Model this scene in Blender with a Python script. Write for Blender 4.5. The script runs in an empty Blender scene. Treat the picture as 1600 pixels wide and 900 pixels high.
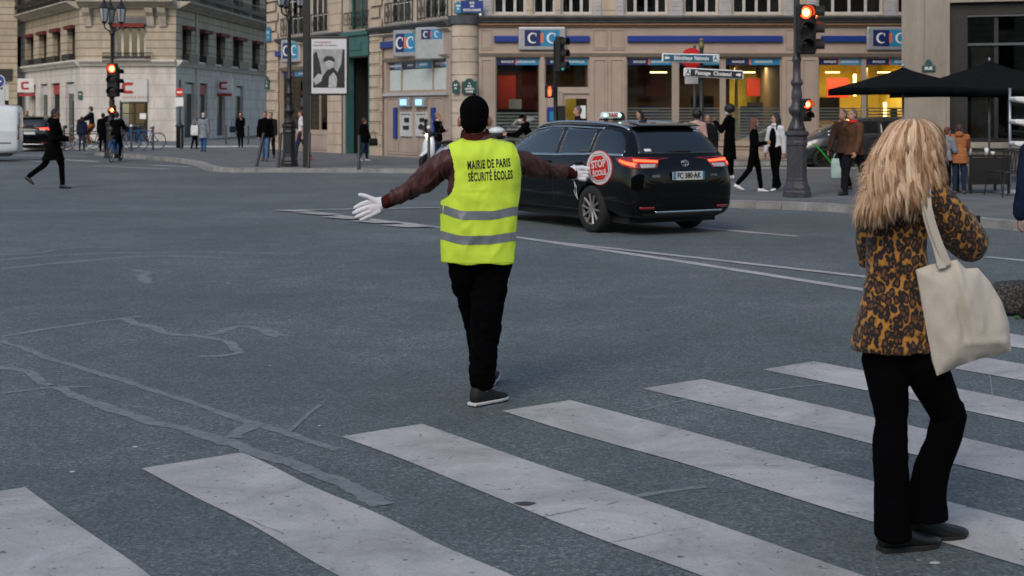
import bpy, bmesh, math, random
from mathutils import Vector, Matrix, Euler, noise
from mathutils.geometry import delaunay_2d_cdt
from mathutils.bvhtree import BVHTree
random.seed(7)
R = math.radians
PI = math.pi
V = Vector
sc = bpy.context.scene
C = sc.collection

# ---------------------------------------------------------------- camera, sky, sun, exposure
CAMH = 1.7
F = 2222.2
cam = bpy.data.cameras.new("camera")
camo = bpy.data.objects.new("camera", cam)
C.objects.link(camo)
camo.location = (0, 0, CAMH)
camo.rotation_euler = (R(90), 0, 0)
cam.lens = 50
cam.sensor_width = 36
cam.shift_y = -275 / 1600
cam.clip_start = 0.1
cam.clip_end = 2000
cam.dof.use_dof = True
cam.dof.focus_distance = 8.2
cam.dof.aperture_fstop = 5.6
sc.camera = camo
sc.render.resolution_x = 1024
sc.render.resolution_y = 576

world = bpy.data.worlds.new("World")
sc.world = world
world.use_nodes = True
wn = world.node_tree
sky = wn.nodes.new("ShaderNodeTexSky")
sky.sky_type = 'NISHITA'
sky.sun_disc = False
sky.sun_elevation = R(38)
sky.sun_rotation = R(200)
sky.air_density = 1.2
sky.dust_density = 2.0
sky.ozone_density = 0.4
bg = wn.nodes["Background"]
wn.links.new(sky.outputs[0], bg.inputs[0])
bg.inputs[1].default_value = 0.13
sun = bpy.data.lights.new("sun", 'SUN')
sun.energy = 0.9
sun.angle = R(25)
sun.color = (1.0, 0.95, 0.88)
suno = bpy.data.objects.new("sun", sun)
C.objects.link(suno)
suno.rotation_euler = (R(48), 0, R(-20))
vs = sc.view_settings
vs.view_transform = 'Standard'
vs.look = 'None'
vs.exposure = 0.25
vs.gamma = 1.0
sc.cycles.max_bounces = 6
sc.cycles.diffuse_bounces = 3
sc.cycles.glossy_bounces = 3
sc.cycles.transmission_bounces = 4
sc.cycles.transparent_max_bounces = 12
sc.cycles.caustics_reflective = False
sc.cycles.caustics_refractive = False

def gp(x, y, z=0.0):
    D = (CAMH - z) * F / (y - 175)
    return V(((x - 800) / F * D, D, z))
def pz(x, y, D):
    return V(((x - 800) / F * D, D, CAMH - (y - 175) / F * D))

# ---------------------------------------------------------------- tagging
def tag(o, label=None, cat=None, group=None, kind=None):
    if label: o['label'] = label
    if cat: o['category'] = cat
    if group: o['group'] = group
    if kind: o['kind'] = kind
    return o
def empty(name, loc=(0, 0, 0), rz=0.0, label=None, cat=None, group=None):
    o = bpy.data.objects.new(name, None)
    C.objects.link(o)
    o.location = loc
    o.rotation_euler = (0, 0, rz)
    return tag(o, label, cat, group)
KIDS = {}
def copy_tree(o, parent=None):
    c = o.copy()
    C.objects.link(c)
    if parent: c.parent = parent
    for ch in KIDS.get(o.name, []):
        copy_tree(ch, c)
        KIDS.setdefault(c.name, [])
    return c
def link(name, me, mat, parent=None):
    o = bpy.data.objects.new(name, me)
    C.objects.link(o)
    if mat: 
        me.materials.clear()
        me.materials.append(mat)
    if parent:
        o.parent = parent
        KIDS.setdefault(parent.name, []).append(o)
    return o

# ---------------------------------------------------------------- materials
MATS = {}
def mat(name, col, rough=0.7, metal=0.0, var=0.12, vscale=6.0, bump=0.0, bscale=60.0, spec=0.5, coat=0.0, emit=None, es=0.0, sheen=0.0):
    m = bpy.data.materials.new(name)
    MATS[name] = m
    m.use_nodes = True
    nt = m.node_tree
    N, L = nt.nodes, nt.links
    b = N["Principled BSDF"]
    b.inputs["Roughness"].default_value = rough
    b.inputs["Metallic"].default_value = metal
    b.inputs["Specular IOR Level"].default_value = spec
    b.inputs["Coat Weight"].default_value = coat
    b.inputs["Sheen Weight"].default_value = sheen
    if emit:
        b.inputs["Emission Color"].default_value = (*emit, 1)
        b.inputs["Emission Strength"].default_value = es
    tc = N.new("ShaderNodeTexCoord")
    if var > 0:
        n = N.new("ShaderNodeTexNoise")
        n.inputs["Scale"].default_value = vscale
        n.inputs["Detail"].default_value = 5
        L.new(tc.outputs["Object"], n.inputs["Vector"])
        mr = N.new("ShaderNodeMapRange")
        mr.inputs[1].default_value = 0.3
        mr.inputs[2].default_value = 0.7
        mr.inputs[3].default_value = 1 - var
        mr.inputs[4].default_value = 1 + var
        L.new(n.outputs[0], mr.inputs[0])
        mx = N.new("ShaderNodeVectorMath")
        mx.operation = 'SCALE'
        mx.inputs[0].default_value = col
        L.new(mr.outputs[0], mx.inputs["Scale"])
        L.new(mx.outputs[0], b.inputs["Base Color"])
    else:
        b.inputs["Base Color"].default_value = (*col, 1)
    if bump > 0:
        n2 = N.new("ShaderNodeTexNoise")
        n2.inputs["Scale"].default_value = bscale
        n2.inputs["Detail"].default_value = 4
        L.new(tc.outputs["Object"], n2.inputs["Vector"])
        bp = N.new("ShaderNodeBump")
        bp.inputs["Strength"].default_value = bump
        bp.inputs["Distance"].default_value = 0.01
        L.new(n2.outputs[0], bp.inputs["Height"])
        L.new(bp.outputs[0], b.inputs["Normal"])
    return m

def stone_mat(name, col, course=0.35, joint=0.03, block=0.0, dark=0.55, bump=0.5):
    """coursed ashlar: recessed joints every `course` metres, with blotchy weathering"""
    m = mat(name, col, 0.85, var=0.0)
    nt = m.node_tree
    N, L = nt.nodes, nt.links
    b = N["Principled BSDF"]
    tc = N.new("ShaderNodeTexCoord")
    sep = N.new("ShaderNodeSeparateXYZ")
    L.new(tc.outputs["Object"], sep.inputs[0])
    def math_(op, a, bb=None):
        n = N.new("ShaderNodeMath")
        n.operation = op
        for i, v in enumerate((a, bb)):
            if v is None: continue
            if isinstance(v, (int, float)): n.inputs[i].default_value = v
            else: L.new(v, n.inputs[i])
        return n.outputs[0]
    zz = math_('DIVIDE', sep.outputs[2], course)
    fr = math_('FRACT', zz)
    j = math_('LESS_THAN', fr, joint / course)
    if block > 0:
        row = math_('FLOOR', zz)
        off = math_('MULTIPLY', math_('MODULO', row, 2.0), 0.5)
        fx = math_('FRACT', math_('ADD', math_('DIVIDE', math_('ADD', sep.outputs[0], sep.outputs[1]), block), off))
        jx = math_('LESS_THAN', fx, joint * 0.6 / block)
        j = math_('MAXIMUM', j, jx)
    n = N.new("ShaderNodeTexNoise")
    n.inputs["Scale"].default_value = 1.1
    n.inputs["Detail"].default_value = 8
    n.inputs["Roughness"].default_value = 0.65
    mp = N.new("ShaderNodeMapping")
    mp.inputs["Scale"].default_value = (1.5, 1.5, 0.5)
    L.new(tc.outputs["Object"], mp.inputs[0])
    L.new(mp.outputs[0], n.inputs["Vector"])
    cr = N.new("ShaderNodeValToRGB")
    cr.color_ramp.elements[0].position = 0.3
    cr.color_ramp.elements[0].color = (*[c * 0.68 for c in col], 1)
    cr.color_ramp.elements[1].position = 0.7
    cr.color_ramp.elements[1].color = (*[c * 1.15 for c in col], 1)
    L.new(n.outputs[0], cr.inputs[0])
    mx = N.new("ShaderNodeMix")
    mx.data_type = 'RGBA'
    L.new(j, mx.inputs[0])
    L.new(cr.outputs[0], mx.inputs[6])
    mx.inputs[7].default_value = (*[c * dark for c in col], 1)
    L.new(mx.outputs[2], b.inputs["Base Color"])
    bp = N.new("ShaderNodeBump")
    bp.inputs["Strength"].default_value = bump
    bp.inputs["Distance"].default_value = 0.03
    L.new(math_('SUBTRACT', math_('MULTIPLY', n.outputs[0], 0.15), j), bp.inputs["Height"])
    L.new(bp.outputs[0], b.inputs["Normal"])
    return m

def glass_mat(name, tint=(0.8, 0.85, 0.85), mixf=0.12, rough=0.02):
    m = bpy.data.materials.new(name)
    MATS[name] = m
    m.use_nodes = True
    N, L = m.node_tree.nodes, m.node_tree.links
    N.remove(N["Principled BSDF"])
    out = N["Material Output"]
    tr = N.new("ShaderNodeBsdfTransparent")
    tr.inputs[0].default_value = (*tint, 1)
    gl = N.new("ShaderNodeBsdfGlossy")
    gl.inputs["Roughness"].default_value = rough
    fr = N.new("ShaderNodeFresnel")
    fr.inputs[0].default_value = 1.5
    ad = N.new("ShaderNodeMath")
    ad.operation = 'ADD'
    ad.inputs[1].default_value = mixf
    L.new(fr.outputs[0], ad.inputs[0])
    mx = N.new("ShaderNodeMixShader")
    L.new(ad.outputs[0], mx.inputs[0])
    L.new(tr.outputs[0], mx.inputs[1])
    L.new(gl.outputs[0], mx.inputs[2])
    L.new(mx.outputs[0], out.inputs[0])
    return m

def emis(name, col, s, base=None):
    return mat(name, base or col, 0.5, var=0, emit=col, es=s)

# ---------------------------------------------------------------- mesh builder
class MB:
    def __init__(s):
        s.v = []; s.f = []; s.T = None
    def add(s, vs_, fs, T=None):
        T = T or s.T
        o = len(s.v)
        s.v += [tuple(T @ V(p)) if T else tuple(p) for p in vs_]
        s.f += [tuple(i + o for i in f) for f in fs]
        return s
    def box(s, x0, x1, y0, y1, z0, z1, T=None):
        if x0 > x1: x0, x1 = x1, x0
        if y0 > y1: y0, y1 = y1, y0
        if z0 > z1: z0, z1 = z1, z0
        p = [(x, y, z) for z in (z0, z1) for y in (y0, y1) for x in (x0, x1)]
        return s.add(p, [(0, 2, 3, 1), (4, 5, 7, 6), (0, 1, 5, 4), (2, 6, 7, 3), (0, 4, 6, 2), (1, 3, 7, 5)], T)
    def rings(s, rs, cap0=True, cap1=True, T=None, closed=True):
        n = len(rs[0])
        vv = [p for r in rs for p in r]
        ff = []
        for i in range(len(rs) - 1):
            for k in range(n if closed else n - 1):
                a = i * n + k; b = i * n + (k + 1) % n
                ff.append((a, b, b + n, a + n))
        if cap0: ff.append(tuple(reversed(range(n))))
        if cap1: ff.append(tuple(range((len(rs) - 1) * n, len(rs) * n)))
        return s.add(vv, ff, T)
    def lathe(s, prof, n=20, c=(0, 0, 0), T=None, flat=None):
        rs = []
        for r, z in prof:
            rs.append([(c[0] + r * math.cos(2 * PI * (k + .5) / n), c[1] + r * math.sin(2 * PI * (k + .5) / n), c[2] + z) for k in range(n)])
        return s.rings(rs, T=T)
    def loft(s, secs, n=24, T=None, p=2.0):
        """secs: (cx,cy,cz,rx,ry) horizontal superellipse rings, bottom to top"""
        rs = []
        for cx, cy, cz, rx, ry in secs:
            r = []
            for k in range(n):
                a = 2 * PI * k / n
                ca, sa = math.cos(a), math.sin(a)
                e = 2 / p
                r.append((cx + rx * abs(ca) ** e * (1 if ca > 0 else -1), cy + ry * abs(sa) ** e * (1 if sa > 0 else -1), cz))
            rs.append(r)
        return s.rings(rs, T=T)
    def frame_(s, d, up=V((0, 0, 1))):
        d = V(d).normalized()
        if abs(d.dot(up)) > .98: up = V((0, 1, 0)) if abs(up.z) > .5 else V((0, 0, 1))
        a = d.cross(up).normalized(); b = a.cross(d).normalized()
        return a, b, d
    def tube(s, pts, rad, n=10, T=None, fl=1.0, capz=True, up=V((0, 0, 1))):
        pts = [V(p) for p in pts]
        if not hasattr(rad, '__len__'): rad = [rad] * len(pts)
        rs = []
        for i, p in enumerate(pts):
            d = (pts[min(i + 1, len(pts) - 1)] - pts[max(i - 1, 0)])
            a, b, _ = s.frame_(d, up)
            rs.append([tuple(p + a * rad[i] * math.cos(2 * PI * k / n) + b * rad[i] * fl * math.sin(2 * PI * k / n)) for k in range(n)])
        return s.rings(rs, capz, capz, T)
    def cap(s, p0, p1, r0, r1, n=12, T=None, fl=1.0, up=V((0, 0, 1))):
        """rounded tapered capsule"""
        p0 = V(p0); p1 = V(p1)
        d = (p1 - p0)
        L_ = d.length or 1e-6
        d = d / L_
        pts = []; rad = []
        for t in (-1, -.85, -.5, 0):
            pts.append(p0 + d * r0 * t); rad.append(max(r0 * math.sqrt(max(0, 1 - t * t)), r0 * .05))
        for t in (0, .5, .85, 1):
            pts.append(p1 + d * r1 * t); rad.append(max(r1 * math.sqrt(max(0, 1 - t * t)), r1 * .05))
        a, b, _ = s.frame_(d, up)
        rs = [[tuple(p + a * r * math.cos(2 * PI * k / n) + b * r * fl * math.sin(2 * PI * k / n)) for k in range(n)] for p, r in zip(pts, rad)]
        return s.rings(rs, T=T)
    def ell(s, c, r, n=16, T=None, rot=None):
        rs = []
        M = Matrix.Translation(V(c)) @ (rot.to_4x4() if rot else Matrix.Identity(4))
        m = n // 2
        for i in range(m + 1):
            t = -PI / 2 + PI * i / m
            cr = max(math.cos(t), 0.02)
            rs.append([tuple(M @ V((r[0] * cr * math.cos(2 * PI * k / n), r[1] * cr * math.sin(2 * PI * k / n), r[2] * math.sin(t)))) for k in range(n)])
        return s.rings(rs, T=T)
    def prism(s, poly, z0, z1, T=None):
        """poly in XY (ccw), extruded in z"""
        n = len(poly)
        vv = [(x, y, z0) for x, y in poly] + [(x, y, z1) for x, y in poly]
        ff = [tuple(reversed(range(n))), tuple(range(n, 2 * n))] + [(i, (i + 1) % n, (i + 1) % n + n, i + n) for i in range(n)]
        return s.add(vv, ff, T)
    def plate(s, poly, y0, y1, T=None):
        """poly in XZ, extruded in y"""
        M = Matrix(((1, 0, 0, 0), (0, 0, 1, 0), (0, 1, 0, 0), (0, 0, 0, 1)))
        return s.prism(poly, y0, y1, (T @ M) if T else M)
    def mesh(s, name="mesh"):
        me = bpy.data.meshes.new(name)
        me.from_pydata(s.v, [], s.f)
        me.update()
        bm = bmesh.new(); bm.from_mesh(me)
        bmesh.ops.recalc_face_normals(bm, faces=bm.faces)
        bm.to_mesh(me); bm.free()
        return me
    def build(s, name, m, parent=None, smooth=False, bevel=0.0, seg=2, auto=None):
        me = s.mesh(name)
        o = link(name, me, m, parent)
        if smooth:
            me.polygons.foreach_set("use_smooth", [True] * len(me.polygons))
        if auto:
            sharp(me, auto)
        if bevel > 0:
            b = o.modifiers.new("bevel", 'BEVEL')
            b.width = bevel; b.segments = seg; b.limit_method = 'ANGLE'; b.angle_limit = R(40)
        return o
def sharp(me, deg):
    bm = bmesh.new(); bm.from_mesh(me)
    for f in bm.faces: f.smooth = True
    for e in bm.edges:
        if len(e.link_faces) == 2 and e.calc_face_angle(0) > R(deg): e.smooth = False
    bm.to_mesh(me); bm.free()

def evaluated(me, mods):
    """apply modifiers to a mesh, return the new mesh"""
    o = bpy.data.objects.new("tmp", me)
    C.objects.link(o)
    for t, kw in mods:
        m = o.modifiers.new("m", t)
        for k, v in kw.items(): setattr(m, k, v)
    dg = bpy.context.evaluated_depsgraph_get()
    r = bpy.data.meshes.new_from_object(o.evaluated_get(dg))
    bpy.data.objects.remove(o)
    return r
def fuse(mb, name, m, parent=None, voxel=0.012, smooth=4, amp=0.0, fs=(6, 6, 6), amp2=0.0):
    me = evaluated(mb.mesh(), [('REMESH', dict(mode='VOXEL', voxel_size=voxel)), ('SMOOTH', dict(factor=0.5, iterations=smooth))])
    me.name = name
    if amp > 0:
        f3 = V(fs)
        nr = [v.normal.copy() for v in me.vertices]
        for v, n in zip(me.vertices, nr):
            q = V((v.co.x * f3.x, v.co.y * f3.y, v.co.z * f3.z))
            d = noise.noise(q) * amp
            if amp2: d += (0.5 - abs(noise.noise(q * 2.3 + V((7, 3, 1))))) * amp2
            v.co += n * d
    me.polygons.foreach_set("use_smooth", [True] * len(me.polygons))
    return link(name, me, m, parent)

def text_mesh(s, size=1.0, sx=1.0, bold=0.0, extrude=0.0, align='CENTER', shear=0.0, space=1.0):
    cu = bpy.data.curves.new("txt", 'FONT')
    cu.body = s; cu.size = size; cu.offset = bold; cu.extrude = extrude
    cu.align_x = align; cu.align_y = 'CENTER'; cu.resolution_u = 3; cu.shear = shear; cu.space_character = space
    o = bpy.data.objects.new("tmp", cu)
    C.objects.link(o)
    dg = bpy.context.evaluated_depsgraph_get()
    me = bpy.data.meshes.new_from_object(o.evaluated_get(dg))
    bpy.data.objects.remove(o)
    me.transform(Matrix.Diagonal((sx, 1, 1, 1)))
    return me
STAND = Matrix.Rotation(R(90), 4, 'X')   # XY text -> stands up facing -y
def text_on(parent, s, x, y, z, size, m, sx=1.0, bold=0.0, rz=0.0, name='lettering', roll=0.0, **k):
    me = text_mesh(s, size, sx, bold, 0.002, **k)
    me.transform(Matrix.Translation((x, y, z)) @ Matrix.Rotation(rz, 4, 'Z') @ STAND @ Matrix.Rotation(roll, 4, 'Z'))
    me.name = name
    return link(name, me, m, parent)

def cdt_panel(poly, res):
    """triangulate a 2-D polygon with interior grid points"""
    xs = [p[0] for p in poly]; ys = [p[1] for p in poly]
    bpts = []
    n = len(poly)
    for i in range(n):
        a = V(poly[i]); b = V(poly[(i + 1) % n])
        k = max(1, int((b - a).length / res))
        for j in range(k): bpts.append(a.lerp(b, j / k))
    edges = [(i, (i + 1) % len(bpts)) for i in range(len(bpts))]
    pts = list(bpts)
    x = min(xs) + res * .5
    while x < max(xs):
        y = min(ys) + res * .5
        while y < max(ys):
            pts.append(V((x, y))); y += res
        x += res
    ov, oe, of, *_ = delaunay_2d_cdt(pts, edges, [], 1, 1e-5)
    return ov, of
def project(bvh, poly, origin_fn, dirv, name, m, parent, off=0.004, res=0.04, thick=0.004, smooth=True, mesh2d=None):
    if mesh2d is None: ov, of = cdt_panel(poly, res)
    else: ov, of = mesh2d
    vv = []; ok = []
    dirv = V(dirv)
    for p in ov:
        h = bvh.ray_cast(origin_fn(p[0], p[1]), dirv)
        if h[0] is None:
            ok.append(False); vv.append(V((0, 0, 0)))
        else:
            nn = h[1] if h[1].dot(dirv) < 0 else -h[1]
            ok.append(True); vv.append(h[0] + nn * off)
    ff = [f for f in of if all(ok[i] for i in f)]
    mb = MB(); mb.add(vv, ff)
    me = bpy.data.meshes.new(name)
    me.from_pydata(mb.v, [], mb.f); me.update()
    bm = bmesh.new(); bm.from_mesh(me)
    bmesh.ops.delete(bm, geom=[v for v in bm.verts if not v.link_faces], context='VERTS')
    bmesh.ops.recalc_face_normals(bm, faces=bm.faces)
    s_ = sum(f.normal.dot(dirv) for f in bm.faces)
    if s_ > 0: bmesh.ops.reverse_faces(bm, faces=bm.faces)
    bm.to_mesh(me); bm.free()
    if smooth: me.polygons.foreach_set("use_smooth", [True] * len(me.polygons))
    o = link(name, me, m, parent)
    if thick:
        sm = o.modifiers.new("solid", 'SOLIDIFY'); sm.thickness = thick; sm.offset = -1
    return o
def bvh_of(me):
    return BVHTree.FromPolygons([v.co.copy() for v in me.vertices], [tuple(p.vertices) for p in me.polygons])
# ================================================================ MATERIALS
M = {}
def asphalt():
    m = mat("asphalt", (0.1, 0.1, 0.1), 0.72, var=0)
    N, L = m.node_tree.nodes, m.node_tree.links
    b = N["Principled BSDF"]
    tc = N.new("ShaderNodeTexCoord")
    def nz(s, d, r=0.6):
        n = N.new("ShaderNodeTexNoise"); n.inputs["Scale"].default_value = s; n.inputs["Detail"].default_value = d; n.inputs["Roughness"].default_value = r
        L.new(tc.outputs["Object"], n.inputs["Vector"]); return n
    big = nz(0.35, 5); mid = nz(2.5, 6, .7); fine = nz(60, 4, .85)
    vo = N.new("ShaderNodeTexVoronoi"); vo.inputs["Scale"].default_value = 75
    L.new(tc.outputs["Object"], vo.inputs["Vector"])
    cr = N.new("ShaderNodeValToRGB")
    e = cr.color_ramp.elements
    e[0].position = .20; e[0].color = (.016, .020, .021, 1)
    e[1].position = .85; e[1].color = (.42, .44, .46, 1)
    k = e.new(.45); k.color = (.072, .088, .093, 1)
    k = e.new(.62); k.color = (.122, .146, .152, 1)
    a1 = N.new("ShaderNodeMath"); a1.operation = 'MULTIPLY_ADD'; a1.inputs[1].default_value = .30
    L.new(big.outputs[0], a1.inputs[0])
    a2 = N.new("ShaderNodeMath"); a2.operation = 'MULTIPLY_ADD'; a2.inputs[1].default_value = .2
    L.new(mid.outputs[0], a2.inputs[0])
    a3 = N.new("ShaderNodeMath"); a3.operation = 'MULTIPLY_ADD'; a3.inputs[1].default_value = .50; a3.inputs[2].default_value = -.10
    L.new(fine.outputs[0], a3.inputs[0])
    L.new(a3.outputs[0], a2.inputs[2]); L.new(a2.outputs[0], a1.inputs[2])
    vc = N.new("ShaderNodeMath"); vc.operation = 'MULTIPLY_ADD'; vc.inputs[1].default_value = .26
    sp = N.new("ShaderNodeSeparateColor"); L.new(vo.outputs["Color"], sp.inputs[0])
    L.new(sp.outputs[0], vc.inputs[0]); L.new(a1.outputs[0], vc.inputs[2])
    L.new(vc.outputs[0], cr.inputs[0])
    L.new(cr.outputs[0], b.inputs["Base Color"])
    bp = N.new("ShaderNodeBump"); bp.inputs["Strength"].default_value = .6; bp.inputs["Distance"].default_value = .006
    ad = N.new("ShaderNodeMath"); ad.operation = 'ADD'
    L.new(fine.outputs[0], ad.inputs[0]); L.new(vo.outputs["Distance"], ad.inputs[1])
    L.new(ad.outputs[0], bp.inputs["Height"]); L.new(bp.outputs[0], b.inputs["Normal"])
    return m
def paint_road(name, hole=0.0):
    m = mat(name, (0.5, 0.49, 0.49), 0.75, var=0)
    N, L = m.node_tree.nodes, m.node_tree.links
    b = N["Principled BSDF"]
    tc = N.new("ShaderNodeTexCoord")
    def nz(s, d, r=0.6, dist=0):
        n = N.new("ShaderNodeTexNoise"); n.inputs["Scale"].default_value = s; n.inputs["Detail"].default_value = d; n.inputs["Roughness"].default_value = r
        n.inputs["Distortion"].default_value = dist
        L.new(tc.outputs["Object"], n.inputs["Vector"]); return n
    a = nz(1.4, 8, .7, .6); f = nz(75, 3, .7); w = nz(9, 8, .75, 1.0)
    cr = N.new("ShaderNodeValToRGB"); e = cr.color_ramp.elements
    e[0].position = .34; e[0].color = (.29, .285, .285, 1)
    e[1].position = .70; e[1].color = (.55, .535, .53, 1)
    L.new(a.outputs[0], cr.inputs[0])
    # worn specks where the asphalt shows through, and small dark chips
    mul = N.new("ShaderNodeMath"); mul.operation = 'MULTIPLY_ADD'; mul.inputs[1].default_value = .5
    L.new(f.outputs[0], mul.inputs[0]); 
    w5 = N.new("ShaderNodeMath"); w5.operation = 'MULTIPLY'; w5.inputs[1].default_value = .5
    L.new(w.outputs[0], w5.inputs[0]); L.new(w5.outputs[0], mul.inputs[2])
    c2 = N.new("ShaderNodeValToRGB"); e2 = c2.color_ramp.elements
    e2[0].position = .30 + hole; e2[0].color = (1, 1, 1, 1); e2[1].position = .37 + hole; e2[1].color = (0, 0, 0, 1)
    L.new(mul.outputs[0], c2.inputs[0])
    mx = N.new("ShaderNodeMix"); mx.data_type = 'RGBA'
    L.new(c2.outputs[0], mx.inputs[0]); L.new(cr.outputs[0], mx.inputs[6]); mx.inputs[7].default_value = (.14, .14, .14, 1)
    m2 = N.new("ShaderNodeMix"); m2.data_type = 'RGBA'; m2.blend_type = 'MULTIPLY'
    fr = N.new("ShaderNodeMapRange"); fr.inputs[1].default_value = .3; fr.inputs[2].default_value = .7; fr.inputs[3].default_value = .86; fr.inputs[4].default_value = 1.08
    L.new(f.outputs[0], fr.inputs[0])
    cb = N.new("ShaderNodeCombineColor")
    for i in range(3): L.new(fr.outputs[0], cb.inputs[i])
    m2.inputs[0].default_value = 1; L.new(mx.outputs[2], m2.inputs[6]); L.new(cb.outputs[0], m2.inputs[7])
    L.new(m2.outputs[2], b.inputs["Base Color"])
    bp = N.new("ShaderNodeBump"); bp.inputs["Strength"].default_value = .5; bp.inputs["Distance"].default_value = .004
    L.new(f.outputs[0], bp.inputs["Height"]); L.new(bp.outputs[0], b.inputs["Normal"])
    return m
M['asphalt'] = asphalt()
M['paint'] = paint_road("crosswalk paint")
M['paint2'] = paint_road("lane paint", .03)
M['seal'] = seal_mat() if 0 else mat("bitumen seal", (.175, .20, .208), .8, var=.15, vscale=9, bump=.3, bscale=80)
M['pave'] = mat("pavement asphalt", (.125, .13, .135), .9, var=.22, vscale=1.2, bump=.3, bscale=60)
M['granite'] = mat("granite kerb", (.26, .255, .245), .8, var=.3, vscale=3, bump=.3, bscale=50)
M['granite_pale'] = mat("pale granite", (.4, .39, .39), .8, var=.15, vscale=3)
M['ashlar'] = stone_mat("limestone ashlar", (.44, .37, .28), .42, .055, 0, dark=.45)
M['smooth_ashlar'] = stone_mat("pale shop stone", (.60, .555, .51), .62, .035, 2.6, dark=.68)
M['quoin'] = stone_mat("cream quoin stone", (.52, .42, .325), .42, .035, 0)
M['lime'] = stone_mat("plain limestone", (.31, .27, .225), 2.4, .03, 1.05, dark=.6)
M['trim'] = mat("stone trim", (.44, .39, .32), .85, var=.25, vscale=2, bump=.2)
M['slate'] = mat("lead covered ledge", (.10, .105, .115), .6, var=.3, vscale=3)
M['front'] = mat("brown painted shopfront", (.38, .30, .25), .6, var=.1, vscale=1.5)
M['white_wood'] = mat("white painted wood", (.50, .485, .475), .6, var=.1, vscale=4)
M['dark_wood'] = mat("dark painted wood", (.05, .045, .04), .6, var=.2)
M['grey_wood'] = mat("grey painted wood", (.42, .41, .42), .6, var=.1, vscale=4)
M['teal'] = mat("teal painted wood", (.035, .12, .12), .5, var=.15, vscale=3)
M['black_iron'] = mat("black iron", (.012, .012, .013), .45, var=.3, vscale=8, bump=.1)
M['grey_iron'] = mat("grey painted cast iron", (.045, .045, .055), .45, var=.3, vscale=8, bump=.15, bscale=25)
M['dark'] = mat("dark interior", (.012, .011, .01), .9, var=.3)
M['curtain'] = mat("pale curtain", (.30, .28, .25), .9, var=.25, vscale=5)
M['glass'] = glass_mat("shop glass", (.88, .9, .9), .015)
M['upglass'] = glass_mat("window glass", (.55, .57, .57), .03)
M['teal_glass'] = mat("teal shop glass", (.008, .028, .032), .08, var=.5, vscale=1.5)
M['frost'] = mat("frosted film", (.5, .52, .52), .6, var=.1)
M['blue'] = mat("royal blue enamel", (.006, .034, .22), .4, var=.05)
M['navy'] = mat("navy enamel", (.008, .02, .11), .35, var=.05)
M['sky_blue'] = mat("light blue enamel", (.02, .22, .42), .35, var=.05)
M['silver'] = mat("silver sign casing", (.42, .43, .45), .35, .5, var=.08)
M['white'] = mat("white enamel", (.75, .75, .75), .4, var=.04)
M['orange'] = mat("orange enamel", (.65, .16, .06), .4, var=.04)
M['red'] = mat("red enamel", (.55, .012, .012), .4, var=.08)
M['dark_red'] = mat("dark red cloth", (.10, .014, .012), .8, var=.2)
M['green_plate'] = mat("dark green enamel", (.015, .07, .07), .4, var=.1)
M['steel'] = mat("brushed steel", (.38, .39, .41), .35, .7, var=.08)
M['rubber'] = mat("black rubber", (.012, .012, .012), .85, var=.2, bump=.1)
M['black_plastic'] = mat("black plastic", (.012, .012, .013), .5, var=.2)
M['yellow_wall'] = mat("yellow lit wall", (.62, .50, .10), .8, var=.2, vscale=1.0)
M['brown_wall'] = mat("brown room wall", (.12, .08, .05), .8, var=.35, vscale=1.0)
M['red_panel'] = mat("red room panel", (.5, .03, .012), .6, var=.15, vscale=1.0)
M['lamp_w'] = emis("lit room lamp", (1, .75, .32), 4.0)
M['red_on'] = emis("lit red lens", (1, .035, .01), 9.0)
M['red_core'] = emis("lit red lens core", (1, .16, .03), 30.0)
M['green_on'] = emis("lit green lens", (.05, .8, .6), .35)
M['lens_off'] = mat("unlit lens", (.02, .015, .015), .2, var=.1)

def worn(m, scale, lo, hi):
    # worn through: transparent specks where the layer has gone
    N, L = m.node_tree.nodes, m.node_tree.links
    b = N["Principled BSDF"]; out = N["Material Output"]
    tc = N.new("ShaderNodeTexCoord"); n = N.new("ShaderNodeTexNoise"); n.inputs["Scale"].default_value = scale; n.inputs["Detail"].default_value = 8; n.inputs["Roughness"].default_value = .75
    L.new(tc.outputs["Object"], n.inputs["Vector"])
    mr = N.new("ShaderNodeMapRange"); mr.inputs[1].default_value = lo; mr.inputs[2].default_value = hi
    L.new(n.outputs[0], mr.inputs[0])
    tr = N.new("ShaderNodeBsdfTransparent"); mx = N.new("ShaderNodeMixShader")
    L.new(mr.outputs[0], mx.inputs[0]); L.new(tr.outputs[0], mx.inputs[1]); L.new(b.outputs[0], mx.inputs[2]); L.new(mx.outputs[0], out.inputs[0])
worn(M['seal'], 22, .20, .48)
worn(M['paint'], 16, .335, .40)
worn(M['paint2'], 26, .33, .42)
# ================================================================ GROUND
def flat(name, pts, m, z=0.0, thick=None, kind='structure'):
    mb = MB()
    mb.add([(p[0], p[1], z) for p in pts], [tuple(range(len(pts)))])
    o = mb.build(name, m)
    tag(o, kind=kind)
    return o
flat("road", [(-400, -60), (400, -60), (400, 700), (-400, 700)], M['asphalt'])

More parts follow.
